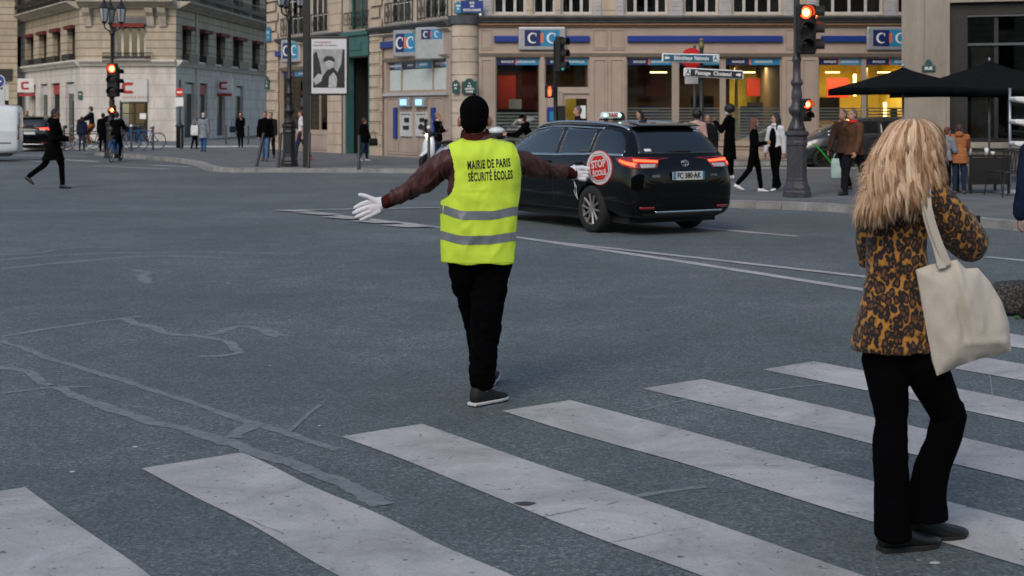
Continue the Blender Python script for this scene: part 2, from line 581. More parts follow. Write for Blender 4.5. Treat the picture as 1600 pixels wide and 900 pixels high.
# pavements, with kerb stones as a row of granite blocks along the front path
def smoothpath(pts, n=6):
    pts = [V((p[0], p[1], 0)) for p in pts]
    out = []
    for i in range(len(pts) - 1):
        p0 = pts[max(i - 1, 0)]; p1 = pts[i]; p2 = pts[i + 1]; p3 = pts[min(i + 2, len(pts) - 1)]
        for k in range(n):
            t = k / n
            out.append(.5 * ((2 * p1) + (-p0 + p2) * t + (2 * p0 - 5 * p1 + 4 * p2 - p3) * t * t + (-p0 + 3 * p1 - 3 * p2 + p3) * t ** 3))
    out.append(pts[-1])
    return out
def kerb(name, path, h, w, m, inward, jl=1.0):
    """one kerb: blocks with thin joints following path; inward: +1 left of travel"""
    mb = MB()
    segs = []
    acc = 0.0
    for a, b in zip(path, path[1:]):
        d = (b - a); L_ = d.length
        if L_ < 1e-4: continue
        d = d / L_
        nrm = V((-d.y, d.x, 0)) * inward
        k = max(1, round(L_ / jl))
        for i in range(k):
            s0 = a + d * (L_ * i / k + .006); s1 = a + d * (L_ * (i + 1) / k - .002)
            q = [s0, s1, s1 + nrm * w, s0 + nrm * w]
            if inward < 0: q.reverse()
            c = .018
            lo = [(p.x, p.y, -.05) for p in q]
            hi = [(p.x, p.y, h - c) for p in q]
            o0 = s0 + nrm * c; o1 = s1 + nrm * c
            q2 = [o0, o1, s1 + nrm * w, s0 + nrm * w]
            if inward < 0: q2.reverse()
            top = [(p.x, p.y, h) for p in q2]
            mb.rings([lo, hi, top])
    o = mb.build(name, m)
    tag(o, kind='structure')
    return o
# right pavement (in front of the cafe)
frontR = [gp(1000, 321), gp(1140, 324.5), gp(1300, 331), gp(1420, 342), gp(1530, 355), gp(1600, 362), gp(1720, 374), gp(2000, 410)]
leftR = [V((-.2, 40.35, 0)), gp(806, 280), gp(850, 298), gp(920, 315)]
pathR = smoothpath(leftR + frontR, 4)
polyR = [(p.x, p.y) for p in pathR] + [(30, 16), (30, 40.5), (pathR[0].x, 40.5)]
flat("pavement_right", [(x, y) for x, y in polyR], M['pave'], .118, .2)
kerb("kerb_right", pathR, .125, .3, M['granite'], 1)
kerb("kerb_back", [V((pathR[0].x, 40.4, 0)), V((30, 40.4, 0))], .125, .55, M['granite_pale'], -1)
# far pavement in front of the bank and round to the left
frontF = [gp(148, 243), gp(200, 247), gp(260, 252), gp(300, 258), gp(322, 266), gp(350, 269), gp(400, 269.5), gp(560, 270), gp(660, 271), gp(712, 269), gp(742, 264)]
pathF = smoothpath(frontF, 4)
cornerF = [V((-1.4, 45.3, 0)), V((0, 45.2, 0)), V((30, 45.2, 0))]
polyF = [(p.x, p.y) for p in pathF + cornerF] + [(30, 49), (-3, 49), (-9, 64), (gp(148, 243).x - 1.5, 64)]
flat("pavement_far", polyF, M['pave'], .118, .2)
kerb("kerb_far", pathF + cornerF, .125, .3, M['granite'], 1)
flat("pavement_left", [(-60, 64), (-8, 64), (-8, 130), (-60, 130)], M['pave'], .17, .3)
kerb("kerb_left", [V((-60, 63.9, 0)), V((-8.5, 63.9, 0))], .175, .5, M['granite_pale'], 1)

# zebra crossing
O2 = V((-1.746, 6.785, 0)); STEP = V((.8497, .6479, 0)); E2 = V((.5785, -.8157, 0)); E1 = V((.8157, .5785, 0))
E1 = V((.40, .30, 0)).normalized()
def strip(name, a, b, wdt, m, z=.004, seg=24, wob=.0, side=None, e1=None):
    mb = MB()
    d = (b - a)
    n_ = side or V((-d.y, d.x, 0)).normalized()
    rs = []
    for i in range(seg + 1):
        p = a + d * (i / seg)
        w1 = noise.noise(p * 1.1) * wob; w2 = noise.noise(p * 1.3 + V((9, 9, 0))) * wob
        rs.append((p + n_ * w1, p + n_ * (wdt + w2)))
    vv = []
    for l, r in rs: vv += [(l.x, l.y, z), (r.x, r.y, z)]
    mb.add(vv, [(2 * i, 2 * i + 1, 2 * i + 3, 2 * i + 2) for i in range(seg)])
    o = mb.build(name, m)
    tag(o, kind='structure')
    return o
for k in range(-1, 9):
    a = O2 + STEP * k
    e = V((.381, .288, 0)).normalized()
    strip("crosswalk_stripe", a + e * random.uniform(-.01, .01), a + E2 * 6.5, .505, M['paint'], .004, 90, .03, side=e)
# lane lines (pixel-traced ground lines)
def lane(pts, w=.13, seg=10, z=.005):
    g = [gp(*p) for p in pts]
    for a, b in zip(g, g[1:]):
        strip("lane_marking", a, b, w, M['paint2'], z, seg, .008)
lane([(448, 328.5), (690, 357), (812, 373), (1080, 413), (1352, 456)], .15, 14)
lane([(840, 377.5), (1080, 404), (1362, 436)], .14, 14, .0085)
lane([(462, 329.5), (690, 325.5)], .16, 10, .012)
for a, b in (((424, 329.5), (460, 332)), ((458, 333.5), (500, 337)), ((500, 340), (540, 343.5)), ((545, 346.5), (588, 350)), ((592, 353), (636, 356.5))):
    g1, g2 = gp(*a), gp(*b)
    strip("lane_marking", g1, g2, .42, M['paint2'], .016, 4, 0, side=V((.9, .25, 0)).normalized())
lane([(1085, 356.5), (1242, 370)], .14)
lane([(1340, 383), (1420, 390)], .14); lane([(1535, 402.5), (1700, 418)], .14)
lane([(617, 267.5), (668, 268.5)], .2)
lane([(25, 243), (128, 245)], .3); lane([(75, 248.5), (145, 253)], .35); lane([(0, 250), (70, 253)], .3)
lane([(145, 259.5), (258, 264.5)], .2); lane([(233, 258.5), (290, 261)], .3)

# bitumen crack seals
def seal(pts, w, closed=False, z=.0025):
    g = [gp(*p) for p in pts]
    pth = smoothpath(g, 16)
    vv = []; 
    for i, p in enumerate(pth):
        d = (pth[min(i + 1, len(pth) - 1)] - pth[max(i - 1, 0)]).normalized()
        n_ = V((-d.y, d.x, 0))
        ww = w * .5 * (1 + .5 * noise.noise(p * 4) + .45 * noise.noise(p * 17))
        o_ = n_ * noise.noise(p * 3 + V((5, 0, 0))) * w * .5
        vv += [tuple(p + o_ + n_ * ww + V((0, 0, z))), tuple(p + o_ - n_ * ww + V((0, 0, z)))]
    mb = MB(); mb.add(vv, [(2 * i, 2 * i + 1, 2 * i + 3, 2 * i + 2) for i in range(len(pth) - 1)])
    tag(mb.build("road_crack_seal", M['seal']), kind='structure')
def c5(l): return [(x / 2, y / 2 + 250) for x, y in l]
def c6(l): return [(x / 2, y / 2 + 600) for x, y in l]
seal(c5([(-60, 560), (0, 553), (200, 520), (380, 497), (435, 488)]), .07)
seal(c5([(380, 497), (470, 525), (520, 540), (640, 548), (740, 522), (800, 525), (880, 552)]), .10, z=.0028)
seal(c5([(600, 545), (700, 570), (750, 600), (690, 612), (620, 615)]), .08, z=.0031)
seal(c5([(0, 565), (100, 600), (200, 635), (330, 675), (450, 712), (560, 745), (700, 795), (800, 825), (900, 855), (1000, 890), (1060, 905)]), .06)
seal(c5([(-40, 645), (0, 650), (90, 665), (130, 695), (160, 705)]), .07)
seal(c5([(-60, 735), (0, 730), (170, 712), (290, 708)]), .05, z=.0028)
seal(c5([(180, 712), (240, 745), (330, 775), (430, 805), (500, 830), (600, 850), (700, 880), (770, 895)]) + c6([(850, 235), (950, 265), (1050, 310), (1150, 350), (1210, 378)]), .09, z=.0031)
seal(c5([(730, 870), (800, 825)]), .10, z=.0034)
seal(c5([(900, 850), (960, 800), (1000, 765)]), .03, z=.0034)
seal(c5([(-20, 315), (200, 297), (400, 290), (600, 288), (840, 292), (950, 290)]), .10)
seal(c5([(0, 340), (300, 312), (430, 303), (560, 300), (700, 306)]), .12, z=.0028)
seal(c5([(0, 298), (120, 290), (240, 273), (360, 275)]), .08, z=.0031)
seal(c5([(420, 343), (460, 352), (440, 365), (470, 385)]), .12)
seal(c5([(0, 158), (200, 160), (420, 156), (620, 152)]), .12)
seal([(1000, 643), (1090, 622), (1180, 612), (1300, 600)], .03)
seal([(960, 780), (1100, 760)], .05)

M['crack'] = mat("crack in paint", (.05, .055, .055), .9, var=.2)
def crack(pts, w, z=.0065, name="road_crack"):
    g = [gp(*p) for p in pts]; pth = smoothpath(g, 12); vv = []
    for i, p in enumerate(pth):
        d = (pth[min(i + 1, len(pth) - 1)] - pth[max(i - 1, 0)]).normalized(); n_ = V((-d.y, d.x, 0))
        ww = .55 * w * max(.1, .5 + .9 * noise.noise(p * 13)); o_ = n_ * noise.noise(p * 9) * .03
        vv += [tuple(p + o_ + n_ * ww + V((0, 0, z))), tuple(p + o_ - n_ * ww + V((0, 0, z)))]
    tag(MB().add(vv, [(2 * i, 2 * i + 1, 2 * i + 3, 2 * i + 2) for i in range(len(pth) - 1)]).build(name, M['crack']), kind='structure')
crack([(1010, 727), (1090, 729), (1160, 728), (1230, 729)], .004)
crack([(1262, 733), (1285, 730), (1300, 727), (1318, 726)], .010)
crack([(935, 853), (1000, 840), (1090, 824)], .004)
crack([(330, 797), (380, 810), (440, 834)], .004)
crack([(840, 810), (900, 800), (965, 785)], .004)
crack([(608, 722), (640, 721)], .006); crack([(666, 719), (676, 718)], .006); crack([(700, 718), (706, 717)], .007)
g_ = gp(820, 789)
tag(MB().add([(g_.x + .045 * math.cos(a) * (1 + .2 * math.sin(3 * a)), g_.y + .03 * math.sin(a), .0068) for a in [2 * PI * k / 18 for k in range(18)]], [tuple(range(18))]).build('road_stain', M['crack']), kind='structure')
# ================================================================ BUILDINGS
class Facade:
    """a facade in local coordinates: x along the wall, y into the building, z up"""
    def __init__(s, P0, P1, z0=0.0):
        s.P0 = V(P0); d = V(P1) - s.P0
        s.L = d.length; s.a = math.atan2(d.y, d.x); s.z0 = z0
        s.d = d.normalized()
    def root(s, name, label, cat, group=None):
        s.o = empty(name, (s.P0.x, s.P0.y, 0), s.a, label, cat, group)
        return s.o
    def u(s, px):
        k = (px - 800) / F            # X = k*Y ; P0 + u d
        return (k * s.P0.y - s.P0.x) / (s.d.x - k * s.d.y)
    def D(s, u): return s.P0.y + u * s.d.y
    def z(s, px, py): return CAMH - (py - 175) / F * s.D(s.u(px))
    def w(s, u, y, z):
        c, n = s.d, V((-s.d.y, s.d.x))
        return V((s.P0.x + c.x * u + n.x * y, s.P0.y + c.y * u + n.y * y, z))
def wall_mb(L0, L1, z0, z1, ops, depth=.3, mb=None, y=0.0):
    """wall face from u=L0..L1 with rectangular openings and their reveals"""
    mb = mb or MB()
    us = sorted(set([L0, L1] + [min(max(o[i], L0), L1) for o in ops for i in (0, 1)]))
    zs = sorted(set([z0, z1] + [min(max(o[i], z0), z1) for o in ops for i in (2, 3)]))
    for a, b in zip(us, us[1:]):
        zc = None
        for c, d in zip(zs, zs[1:]):
            mu, mz = (a + b) / 2, (c + d) / 2
            hole = any(o[0] < mu < o[1] and o[2] < mz < o[3] for o in ops)
            if hole:
                if zc is not None: mb.add([(a, y, zc), (b, y, zc), (b, y, c), (a, y, c)], [(0, 1, 2, 3)]); zc = None
            elif zc is None: zc = c
        if zc is not None: mb.add([(a, y, zc), (b, y, zc), (b, y, z1), (a, y, z1)], [(0, 1, 2, 3)])
    for u0, u1, a, b in ops:
        mb.add([(u0, y, a), (u1, y, a), (u1, y + depth, a), (u0, y + depth, a)], [(0, 1, 2, 3)])
        mb.add([(u0, y, b), (u1, y, b), (u1, y + depth, b), (u0, y + depth, b)], [(3, 2, 1, 0)])
        mb.add([(u0, y, a), (u0, y, b), (u0, y + depth, b), (u0, y + depth, a)], [(3, 2, 1, 0)])
        mb.add([(u1, y, a), (u1, y, b), (u1, y + depth, b), (u1, y + depth, a)], [(0, 1, 2, 3)])
    return mb
def french_window(root, u0, u1, z0, z1, y=.18, n=2, fm=None, pm='upglass', rail=False, bars=0, fw=.07, backing='curtain'):
    """window: frame (part) > pane, curtain (sub-parts)"""
    mb = MB()
    t = .05
    mb.box(u0, u0 + fw, y, y + t, z0, z1).box(u1 - fw, u1, y, y + t, z0, z1)
    mb.box(u0 + fw, u1 - fw, y, y + t, z0, z0 + fw).box(u0 + fw, u1 - fw, y, y + t, z1 - fw, z1)
    for i in range(1, n):
        x = u0 + (u1 - u0) * i / n
        mb.box(x - fw * .55, x + fw * .55, y + .003, y + t, z0 + fw, z1 - fw)
    for i in range(bars):
        zz = z0 + (z1 - z0) * (i + 1) / (bars + 1)
        mb.box(u0 + fw, u1 - fw, y + .006, y + t - .006, zz - .018, zz + .018)
    f = mb.build('window', fm or M['white_wood'], root)
    p = MB().box(u0 + fw * .5, u1 - fw * .5, y + .025, y + .032, z0 + fw * .5, z1 - fw * .5).build('pane', M[pm], f)
    if backing == 'curtain':
        w_ = (u1 - u0)
        MB().box(u0 + .02, u0 + w_ * .22, y + .12, y + .14, z0, z1).build('curtain', M['curtain'], f)
        MB().box(u1 - w_ * .22, u1 - .02, y + .12, y + .14, z0, z1).build('curtain', M['curtain'], f)
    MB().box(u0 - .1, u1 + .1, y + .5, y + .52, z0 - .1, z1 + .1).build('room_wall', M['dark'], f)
    return f
def railing(root, u0, u1, z0, h, y=-.12, n=None, name='balcony_railing', dep=.3):
    mb = MB()
    mb.box(u0, u1, y - .02, y + .02, z0 + h - .04, z0 + h).box(u0, u1, y - .015, y + .015, z0 + .04, z0 + .07)
    n = n or max(3, int((u1 - u0) / .14))
    for i in range(n + 1):
        x = u0 + (u1 - u0) * i / n
        mb.box(x - .011, x + .011, y - .011, y + .011, z0, z0 + h - .04)
        if i < n: # scroll ornament
            xm = x + (u1 - u0) / n / 2
            mb.box(xm - .035, xm + .035, y - .006, y + .006, z0 + h * .35, z0 + h * .6)
    for x in (u0, u1): mb.box(x - .012, x + .012, y, y + dep, z0 + h - .035, z0 + h - .004)
    return mb.build(name, M['black_iron'], root)
def cornice(root, u0, u1, z0, z1, out, m, name='cornice', steps=3, ends=True):
    """stepped moulding"""
    mb = MB()
    prof = [(0.02, z0)]
    for i in range(steps):
        t = (i + 1) / steps
        prof += [(-out * t * .92, z0 + (z1 - z0) * (i + .35) / steps), (-out * t, z0 + (z1 - z0) * (i + .6) / steps)]
    prof += [(-out, z1), (0.02, z1)]
    rs = [[(u, y, z) for y, z in prof] for u in (u0, u1)]
    mb.rings(rs)
    return mb.build(name, m, root)

# ---------------------------------------------------------------- the bank, right-hand (frontal) facade
DB = 47.0
ZL = 1.7 + 142 / F * DB      # ledge centre
fr = Facade(((705 - 800) / F * DB, DB), (16, DB))
bank = fr.root('bank_building', 'beige bank building with brown shopfront ground floor and white framed windows above, behind the taxi', 'building')
def bx(p): return fr.u(p)
def bz(y): return 1.7 + (175 - y) / F * DB
zb = .10
gfl = bz(92); gsill = bz(228)
bays = [(774, 921), (979, 1222), (1279, 1440)]
more_bays = [(1490, 1640)]
gops = [(bx(774), bx(844), zb + .35, bz(89)), (bx(851), bx(921), bz(138), bz(89)), (bx(880), bx(921), zb + .02, bz(146)),
        (bx(979), bx(1222), bz(222), bz(89)), (bx(1279), bx(1440), bz(222), bz(89)), (bx(1490), bx(1500), bz(222), bz(89))]
UW = [(770, 822), (832, 868), (876, 925), (976, 1044), (1068, 1123), (1144, 1222), (1277, 1380), (1402, 1455), (1475, 1530)]
uz0, uz1 = bz(22), bz(22) + 2.05
ops2 = []
for fl in range(3):
    for a, b in UW: ops2.append((bx(a), bx(b), uz0 + fl * 3.0, uz1 + fl * 3.0))
xc = bx(748)
wall_mb(xc, fr.L, zb - .2, bz(35), gops, .25).build('shopfront', M['front'], bank)
wall_mb(bx(752), fr.L, bz(35), 14.0, ops2, .25).build('upper_wall', M['quoin'], bank)
cornice(bank, xc, fr.L, bz(43), bz(37.5), .16, M['orange'] and mat("tan wood ledge", (.36, .21, .12), .6, var=.15), 'tan_ledge', 2)
cornice(bank, xc, fr.L, bz(37.4), bz(25), .28, M['slate'], 'lead_ledge', 2)
cornice(bank, bx(749), fr.L, bz(88), bz(82), .10, M['front'], 'shopfront_moulding', 2)
# pilaster panels: raised rails
def panel(root, u0, u1, z0, z1, m, y=0.0, w=.05, name='raised_panel'):
    mb = MB()
    o = .028
    mb.box(u0, u0 + w, y - o, y, z0, z1).box(u1 - w, u1, y - o, y, z0, z1).box(u0 + w, u1 - w, y - o, y, z0, z0 + w).box(u0 + w, u1 - w, y - o, y, z1 - w, z1)
    mb.box(u0 + w * 1.8, u1 - w * 1.8, y - o * .6, y, z0 + w * 1.8, z1 - w * 1.8)
    return mb.build(name, m, root, bevel=.006)
for a, b in ((751, 770), (926, 949), (953, 976), (1226, 1249), (1253, 1276), (1444, 1464), (1468, 1488)):
    panel(bank, bx(a), bx(b), bz(224), bz(92), M['front'])
    panel(bank, bx(a), bx(b), bz(78), bz(46), M['front'], w=.035)
    MB().box(bx(a) - .03, bx(b) + .03, -.09, 0, zb, bz(230)).build('plinth', M['front'], bank)
MB().box(bx(979), bx(1222), -.06, 0, bz(228), bz(222.5)).box(bx(1279), bx(1440), -.06, 0, bz(228), bz(222.5)).build('window_sill', M['front'], bank)
for a, b in ((984, 1052), (1062, 1130), (1140, 1218), (1284, 1352), (1358, 1436)):
    panel(bank, bx(a), bx(b), zb + .06, bz(232), M['front'], w=.035)
# corner pier, rounded, rusticated
mb = MB()
zc_ = zb - .1
rr = (bx(748) - bx(705)) / 2
while zc_ < bz(38):
    zt = min(zc_ + .42, bz(38))
    for (r0, z0, z1) in ((rr * 1.04, zc_, zt - .035), (rr * .98, zt - .035, zt)):
        mb.loft([(bx(726.5), .25, z0, r0, r0 * 1.1), (bx(726.5), .25, z1, r0, r0 * 1.1)], 28, p=2.6)
    zc_ = zt
mb.build('corner_pier', mat("corner pier stone", (.50, .42, .34), .85, var=.18, vscale=2), bank)
mb = MB(); mb.loft([(bx(726.5), .25, bz(38), rr * 1.15, rr * 1.3), (bx(726.5), .25, bz(25), rr * 1.3, rr * 1.5)], 28, p=2.6)
mb.build('pier_ledge', M['slate'], bank)
mb = MB(); mb.loft([(bx(726.5), .3, bz(25), rr * 1.02, rr * 1.1), (bx(726.5), .3, 14, rr * 1.02, rr * 1.1)], 28, p=2.6)
mb.build('corner_upper_wall', M['quoin'], bank)
for k in (719, 733):
    MB().box(bx(k) - .05, bx(k) + .05, -.25, 0.1, bz(66), bz(60)).box(bx(k) - .03, bx(k) + .03, -.22, -.1, bz(71), bz(66)).build('spot_lamp', M['front'], bank)
# upper windows with shutters
for fl in range(3):
    dz = fl * 3.0
    for a, b in UW:
        n = 4 if b - a > 60 else (3 if b - a > 48 else 2)
        french_window(bank, bx(a), bx(b), uz0 + dz, uz1 + dz, .16, n, M['white_wood'], fw=.085, bars=1 if fl else 2)
    MB().box(bx(752), fr.L, -.12, 0, uz0 - .34 + dz - (.001 if fl == 0 else 0), uz0 - .26 + dz).build('string_course', M['trim'], bank) if fl else None
for a, b in ((754, 769), (926, 940), (961, 975), (1045, 1067), (1124, 1143), (1223, 1240), (1260, 1276), (1381, 1400)):
    for dz in (0, 3.0):
        mb = MB(); u0, u1 = bx(a) + .02, bx(b) - .02
        mb.box(u0, u1, -.05, -.001, uz0 - .05 + dz, uz1 + dz)
        for i in range(14):
            z_ = uz0 + .12 + i * .135 + dz
            mb.box(u0 + .04, u1 - .04, -.066, -.05, z_, z_ + .08)
        mb.build('shutter', M['grey_wood'], bank)

# ground floor glazing
def glazing(root, u0, u1, z0, z1, muls, band=True, frost=True, y=.12):
    mb = MB(); w = .045
    mb.box(u0, u0 + w, y, y + .06, z0, z1).box(u1 - w, u1, y, y + .06, z0, z1)
    mb.box(u0 + w, u1 - w, y, y + .06, z0, z0 + w).box(u0 + w, u1 - w, y, y + .06, z1 - w, z1)
    for x, ww in muls: mb.box(x - ww / 2, x + ww / 2, y - .02, y + .06, z0 + w, z1 - w)
    f = mb.build('shop_window', mat("pale mullion", (.33, .27, .22), .5, var=.05) if 'mull' not in M else M['mull'], root)
    M['mull'] = f.data.materials[0]
    MB().box(u0 + .02, u1 - .02, y + .03, y + .036, z0 + .02, z1 - .02).build('pane', M['glass'], f)
    edges = [u0] + [x for x, _ in muls] + [u1]
    for a, b in zip(edges, edges[1:]):
        a += .05; b -= .05
        if band:
            mid = a + (b - a) * .46
            MB().box(a, mid, y + .012, y + .022, z1 - .26, z1 - .05).build('sign_band', M['navy'], f)
            MB().box(mid, b, y + .012, y + .022, z1 - .26, z1 - .05).build('sign_band', M['sky_blue'], f)
            MB().box(mid - .03, mid + .03, y + .006, y + .012, z1 - .25, z1 - .06).build('sign_band', M['orange'], f)
            text_on(f, 'BANQUE', a + (mid - a) * .55, y + .008, z1 - .155, .1, M['white'], bold=.003)
            text_on(f, 'ASSURANCES', mid + (b - mid) * .45, y + .008, z1 - .155, .1, M['white'], bold=.003)
        if frost:
            mb = MB(); h = (z1 - z0)
            for i in range(11):
                z_ = z0 + .08 + i * h * .036
                mb.box(a, b, y + .040, y + .043, z_, z_ + h * (.029 - .0013 * i))
            mb.build('frosted_stripe', M['frost'], f)
    return f
glazing(bank, bx(774), bx(844), zb + .35, bz(89), [])
glazing(bank, bx(851), bx(921), bz(138), bz(89), [], frost=False)
glazing(bank, bx(979), bx(1222), bz(222), bz(89), [(bx(1056), .24), (bx(1130), .2)])
glazing(bank, bx(1279), bx(1440), bz(222), bz(89), [(bx(1351), .16)])
# entrance door
u0, u1 = bx(880), bx(921)
mb = MB(); mb.box(u0, u0 + .08, .06, .12, zb + .02, bz(146)).box(u1 - .08, u1, .06, .12, zb + .02, bz(146)).box(u0 + .08, u1 - .08, .06, .12, bz(154), bz(146)).box(u0 + .08, u1 - .08, .06, .12, zb + .02, zb + .3)
dr = mb.build('door', M['front'], bank)
MB().box(u0 + .06, u1 - .06, .09, .096, zb + .28, bz(153)).build('pane', M['glass'], dr)
MB().box(u1 - .3, u1 - .12, .05, .058, bz(185), bz(165)).build('notice', M['white'], dr)
MB().box(u0 + .1, u0 + .14, .0, .05, bz(205), bz(185)).build('handle', M['steel'], dr)
panel(bank, bx(852), bx(878), bz(224), bz(142), M['front'], w=.045)
# rooms behind the glass: brown and yellow walls, red panels, lit lamps
def room(u0, u1, z0, z1, dep, walls, items):
    mb = MB()
    mb.box(u0, u1, dep, dep + .1, z0, z1).box(u0 - .1, u0, .4, dep, z0, z1).box(u1, u1 + .1, .4, dep, z0, z1)
    mb.box(u0, u1, .4, dep, z1, z1 + .1).box(u0, u1, .4, dep, z0 - .1, z0)
    r = mb.build('room', walls, bank)
    for nm, a, b, c, d, y, m in items:
        k = (DB + y) / DB
        a, b, c, d = 800 + (a - 800) * k, 800 + (b - 800) * k, 175 + (c - 175) * k, 175 + (d - 175) * k
        MB().box(bx(a), bx(b), y, y + .08, max(bz(d), z0 + .02), min(bz(c), z1 - .02)).build(nm, M[m], r)
    return r
# note: things deeper in the room are placed by their own size, a little wider than the opening
rm = room(bx(776), bx(842), zb, bz(80), 3.0, M['brown_wall'], [('wall_panel', 778, 840, 112, 172, 2.6, 'dark_red'), ('wall_panel', 778, 806, 118, 170, 2.4, 'red_panel'), ('notice_board', 795, 815, 155, 170, 1.8, 'frost')])
rm = room(bx(979), bx(1222), zb, bz(80), 5.5, M['brown_wall'], [
    ('wall_panel', 1140, 1221, 95, 240, 4.9, 'yellow_wall'), ('wall_panel', 1167, 1198, 122, 150, 4.2, 'red_panel'), ('wall_panel', 1010, 1040, 120, 150, 5.0, 'dark_red'),
    ('lit_tube', 1016, 1042, 112, 114, 3.0, 'lamp_w'), ('lit_tube', 1209, 1214, 122, 165, 3.4, 'lamp_w'), ('lit_tube', 1160, 1180, 112, 114, 2.6, 'lamp_w'), ('lit_tube', 1175, 1190, 168, 171, 3.8, 'lamp_w'),
    ('cabinet', 1168, 1200, 160, 215, 3.6, 'dark'), ('cabinet', 1080, 1115, 150, 215, 3.0, 'dark'), ('pillar', 1148, 1153, 92, 220, 2.8, 'yellow_wall')])
rm2 = room(bx(1279), bx(1440), zb, bz(80), 5.5, M['yellow_wall'], [
    ('wall_panel', 1292, 1326, 122, 153, 4.0, 'red_panel'), ('cabinet', 1281, 1312, 152, 190, 2.6, 'dark'), ('lit_tube', 1290, 1312, 112, 114, 2.6, 'lamp_w'), ('lit_tube', 1334, 1338, 116, 150, 3.4, 'lamp_w'),
    ('lit_tube', 1381, 1387, 160, 215, 4.4, 'lamp_w'), ('wall_panel', 1350, 1356, 90, 220, 3.0, 'brown_wall'), ('cabinet', 1392, 1430, 170, 215, 3.0, 'dark'), ('lit_tube', 1372, 1400, 112, 114, 2.6, 'lamp_w')])
rm3 = room(bx(851), bx(921), zb, bz(80), 3.5, M['brown_wall'], [('wall_panel', 884, 900, 150, 200, 2.6, 'yellow_wall'), ('lit_tube', 886, 905, 147, 149, 2.0, 'lamp_w')])
for (rx, ry, rw, en) in ((bx(1200), 3.0, 2.2, 100), (bx(1350), 3.0, 2.5, 150), (bx(1030), 3.0, 2.0, 10), (bx(885), 1.8, .8, 12), (bx(808), 1.6, .8, 8)):
    l = bpy.data.lights.new("room_lamp", 'AREA'); l.energy = en; l.size = rw; l.shape = 'RECTANGLE'; l.size_y = .4; l.color = (1, .74, .36)
    lo = bpy.data.objects.new("room_lamp", l); C.objects.link(lo); lo.location = fr.w(rx, ry, 3.25)
# posters standing inside the windows
def poster_in(px0, px1, py0, py1, ca, cb, label):
    r = empty('window_poster', fr.w((bx(px0) + bx(px1)) / 2, .45, 0), 0, label, 'poster')
    w = (bx(px1) - bx(px0)) / 2
    MB().box(-w, w, 0, .03, bz(py1), bz(py0)).build('board', M['navy'], r)
    MB().plate([(-w * .8, bz(py0) - .25), (-w * .2, bz(py0) - .35), (w * .8, bz(py1) + .25), (w * .7, bz(py1) + .1), (-w * .1, bz(py1) + .3)], -.006, 0).build('picture', ca, r)
    MB().box(-w * .9, w * .9, -.005, 0, bz(py0) - .16, bz(py0) - .12).build('headline', cb, r)
poster_in(1002, 1032, 166, 205, mat("coral print", (.5, .10, .09), .5, var=.3), mat("yellow print", (.5, .42, .05), .5), 'dark blue window poster with a coral figure inside the bank window above the taxi')
poster_in(1160, 1193, 166, 216, mat("cyan print", (.04, .22, .24), .5, var=.4), M['green_on'] if 0 else mat("lime print", (.25, .4, .05), .5), 'window poster with a cyan shape inside the bank, behind the two young women')

# bank signs
def bank_sign(loc, w, h, label, rz=0.0, dep=.14, split=(.47, .53), small=False):
    r = empty('bank_sign', loc, rz, label, 'sign', 'bank signs on the shopfront')
    MB().box(-w / 2, w / 2, -dep, 0, -h / 2, h / 2).build('casing', M['silver'], r, bevel=.05, seg=3)
    if small: x0, x1, z0, z1 = -w * .28, w * .42, h * .12, h * .42
    else: x0, x1, z0, z1 = -w * .37, w * .37, -h * .32, h * .36
    xm = x0 + (x1 - x0) * .46
    MB().box(x0, xm, -dep - .012, -dep, z0, z1).build('logo_field', M['navy'], r)
    MB().box(xm, x1, -dep - .012, -dep, z0, z1).build('logo_field', M['sky_blue'], r)
    hh = z1 - z0; cz = (z0 + z1) / 2
    MB().box(xm - hh * .02, xm + hh * .17, -dep - .018, -dep - .012, z0 + hh * .2, z1 - hh * .2).build('letter', M['orange'], r)
    for cx, op in (((x0 + xm) / 2, 0), ((xm + hh * .17 + x1) / 2, 0)):
        mb = MB(); n = 22; ro = hh * .33; ri = hh * .21
        rs = []
        for i in range(n + 1):
            a = R(48) + R(264) * i / n
            t = .55 + .45 * math.sin(PI * i / n)          # stroke swells in the middle like a serif C
            rin = ro - (ro - ri) * (.35 + .75 * math.sin(PI * i / n))
            rs.append(((cx + ro * math.cos(a) * .95, cz + ro * math.sin(a)), (cx + rin * math.cos(a) * .9, cz + rin * math.sin(a) * 1.04)))
        vv = []
        for (o_, i_) in rs: vv += [(o_[0], -dep - .019, o_[1]), (i_[0], -dep - .019, i_[1])]
        mb.add(vv, [(2 * i, 2 * i + 1, 2 * i + 3, 2 * i + 2) for i in range(n)])
        e = rs[0]; mb.box(e[0][0] - hh * .03, e[0][0] + hh * .015, -dep - .021, -dep - .0195, e[1][1] - hh * .12, e[0][1] + hh * .04)
        mb.build('letter', M['white'], r)
    return r
def fw_(px, py, y=0): return fr.w(bx(px), y, bz(py))
bank_sign(fw_(847, 60.5), bx(884) - bx(810), bz(42) - bz(79), 'wide silver bank sign with white C letters above the bank entrance')
bank_sign(fw_(1390, 60.5), bx(1427) - bx(1353), bz(42) - bz(79), 'wide silver bank sign partly hidden by the stone building on the right')
def blue_bar(a, b, label, root=None, y0=56, y1=66):
    o = MB().box(bx(a), bx(b), -.11, 0, bz(y1), bz(y0)).build('blue_bar', M['blue'], None, bevel=.02)
    o.location = (fr.P0.x, fr.P0.y, 0)
    return tag(o, label, 'sign', 'blue bars on the bank frieze')
blue_bar(772, 809, 'short blue bar left of the wide bank sign above the entrance')
blue_bar(885, 921, 'short blue bar right of the wide bank sign above the entrance')
blue_bar(980, 1222, 'longest blue bar, above the direction signs')
blue_bar(1282, 1352, 'medium blue bar beside the bank sign at the right, above the red lit window')

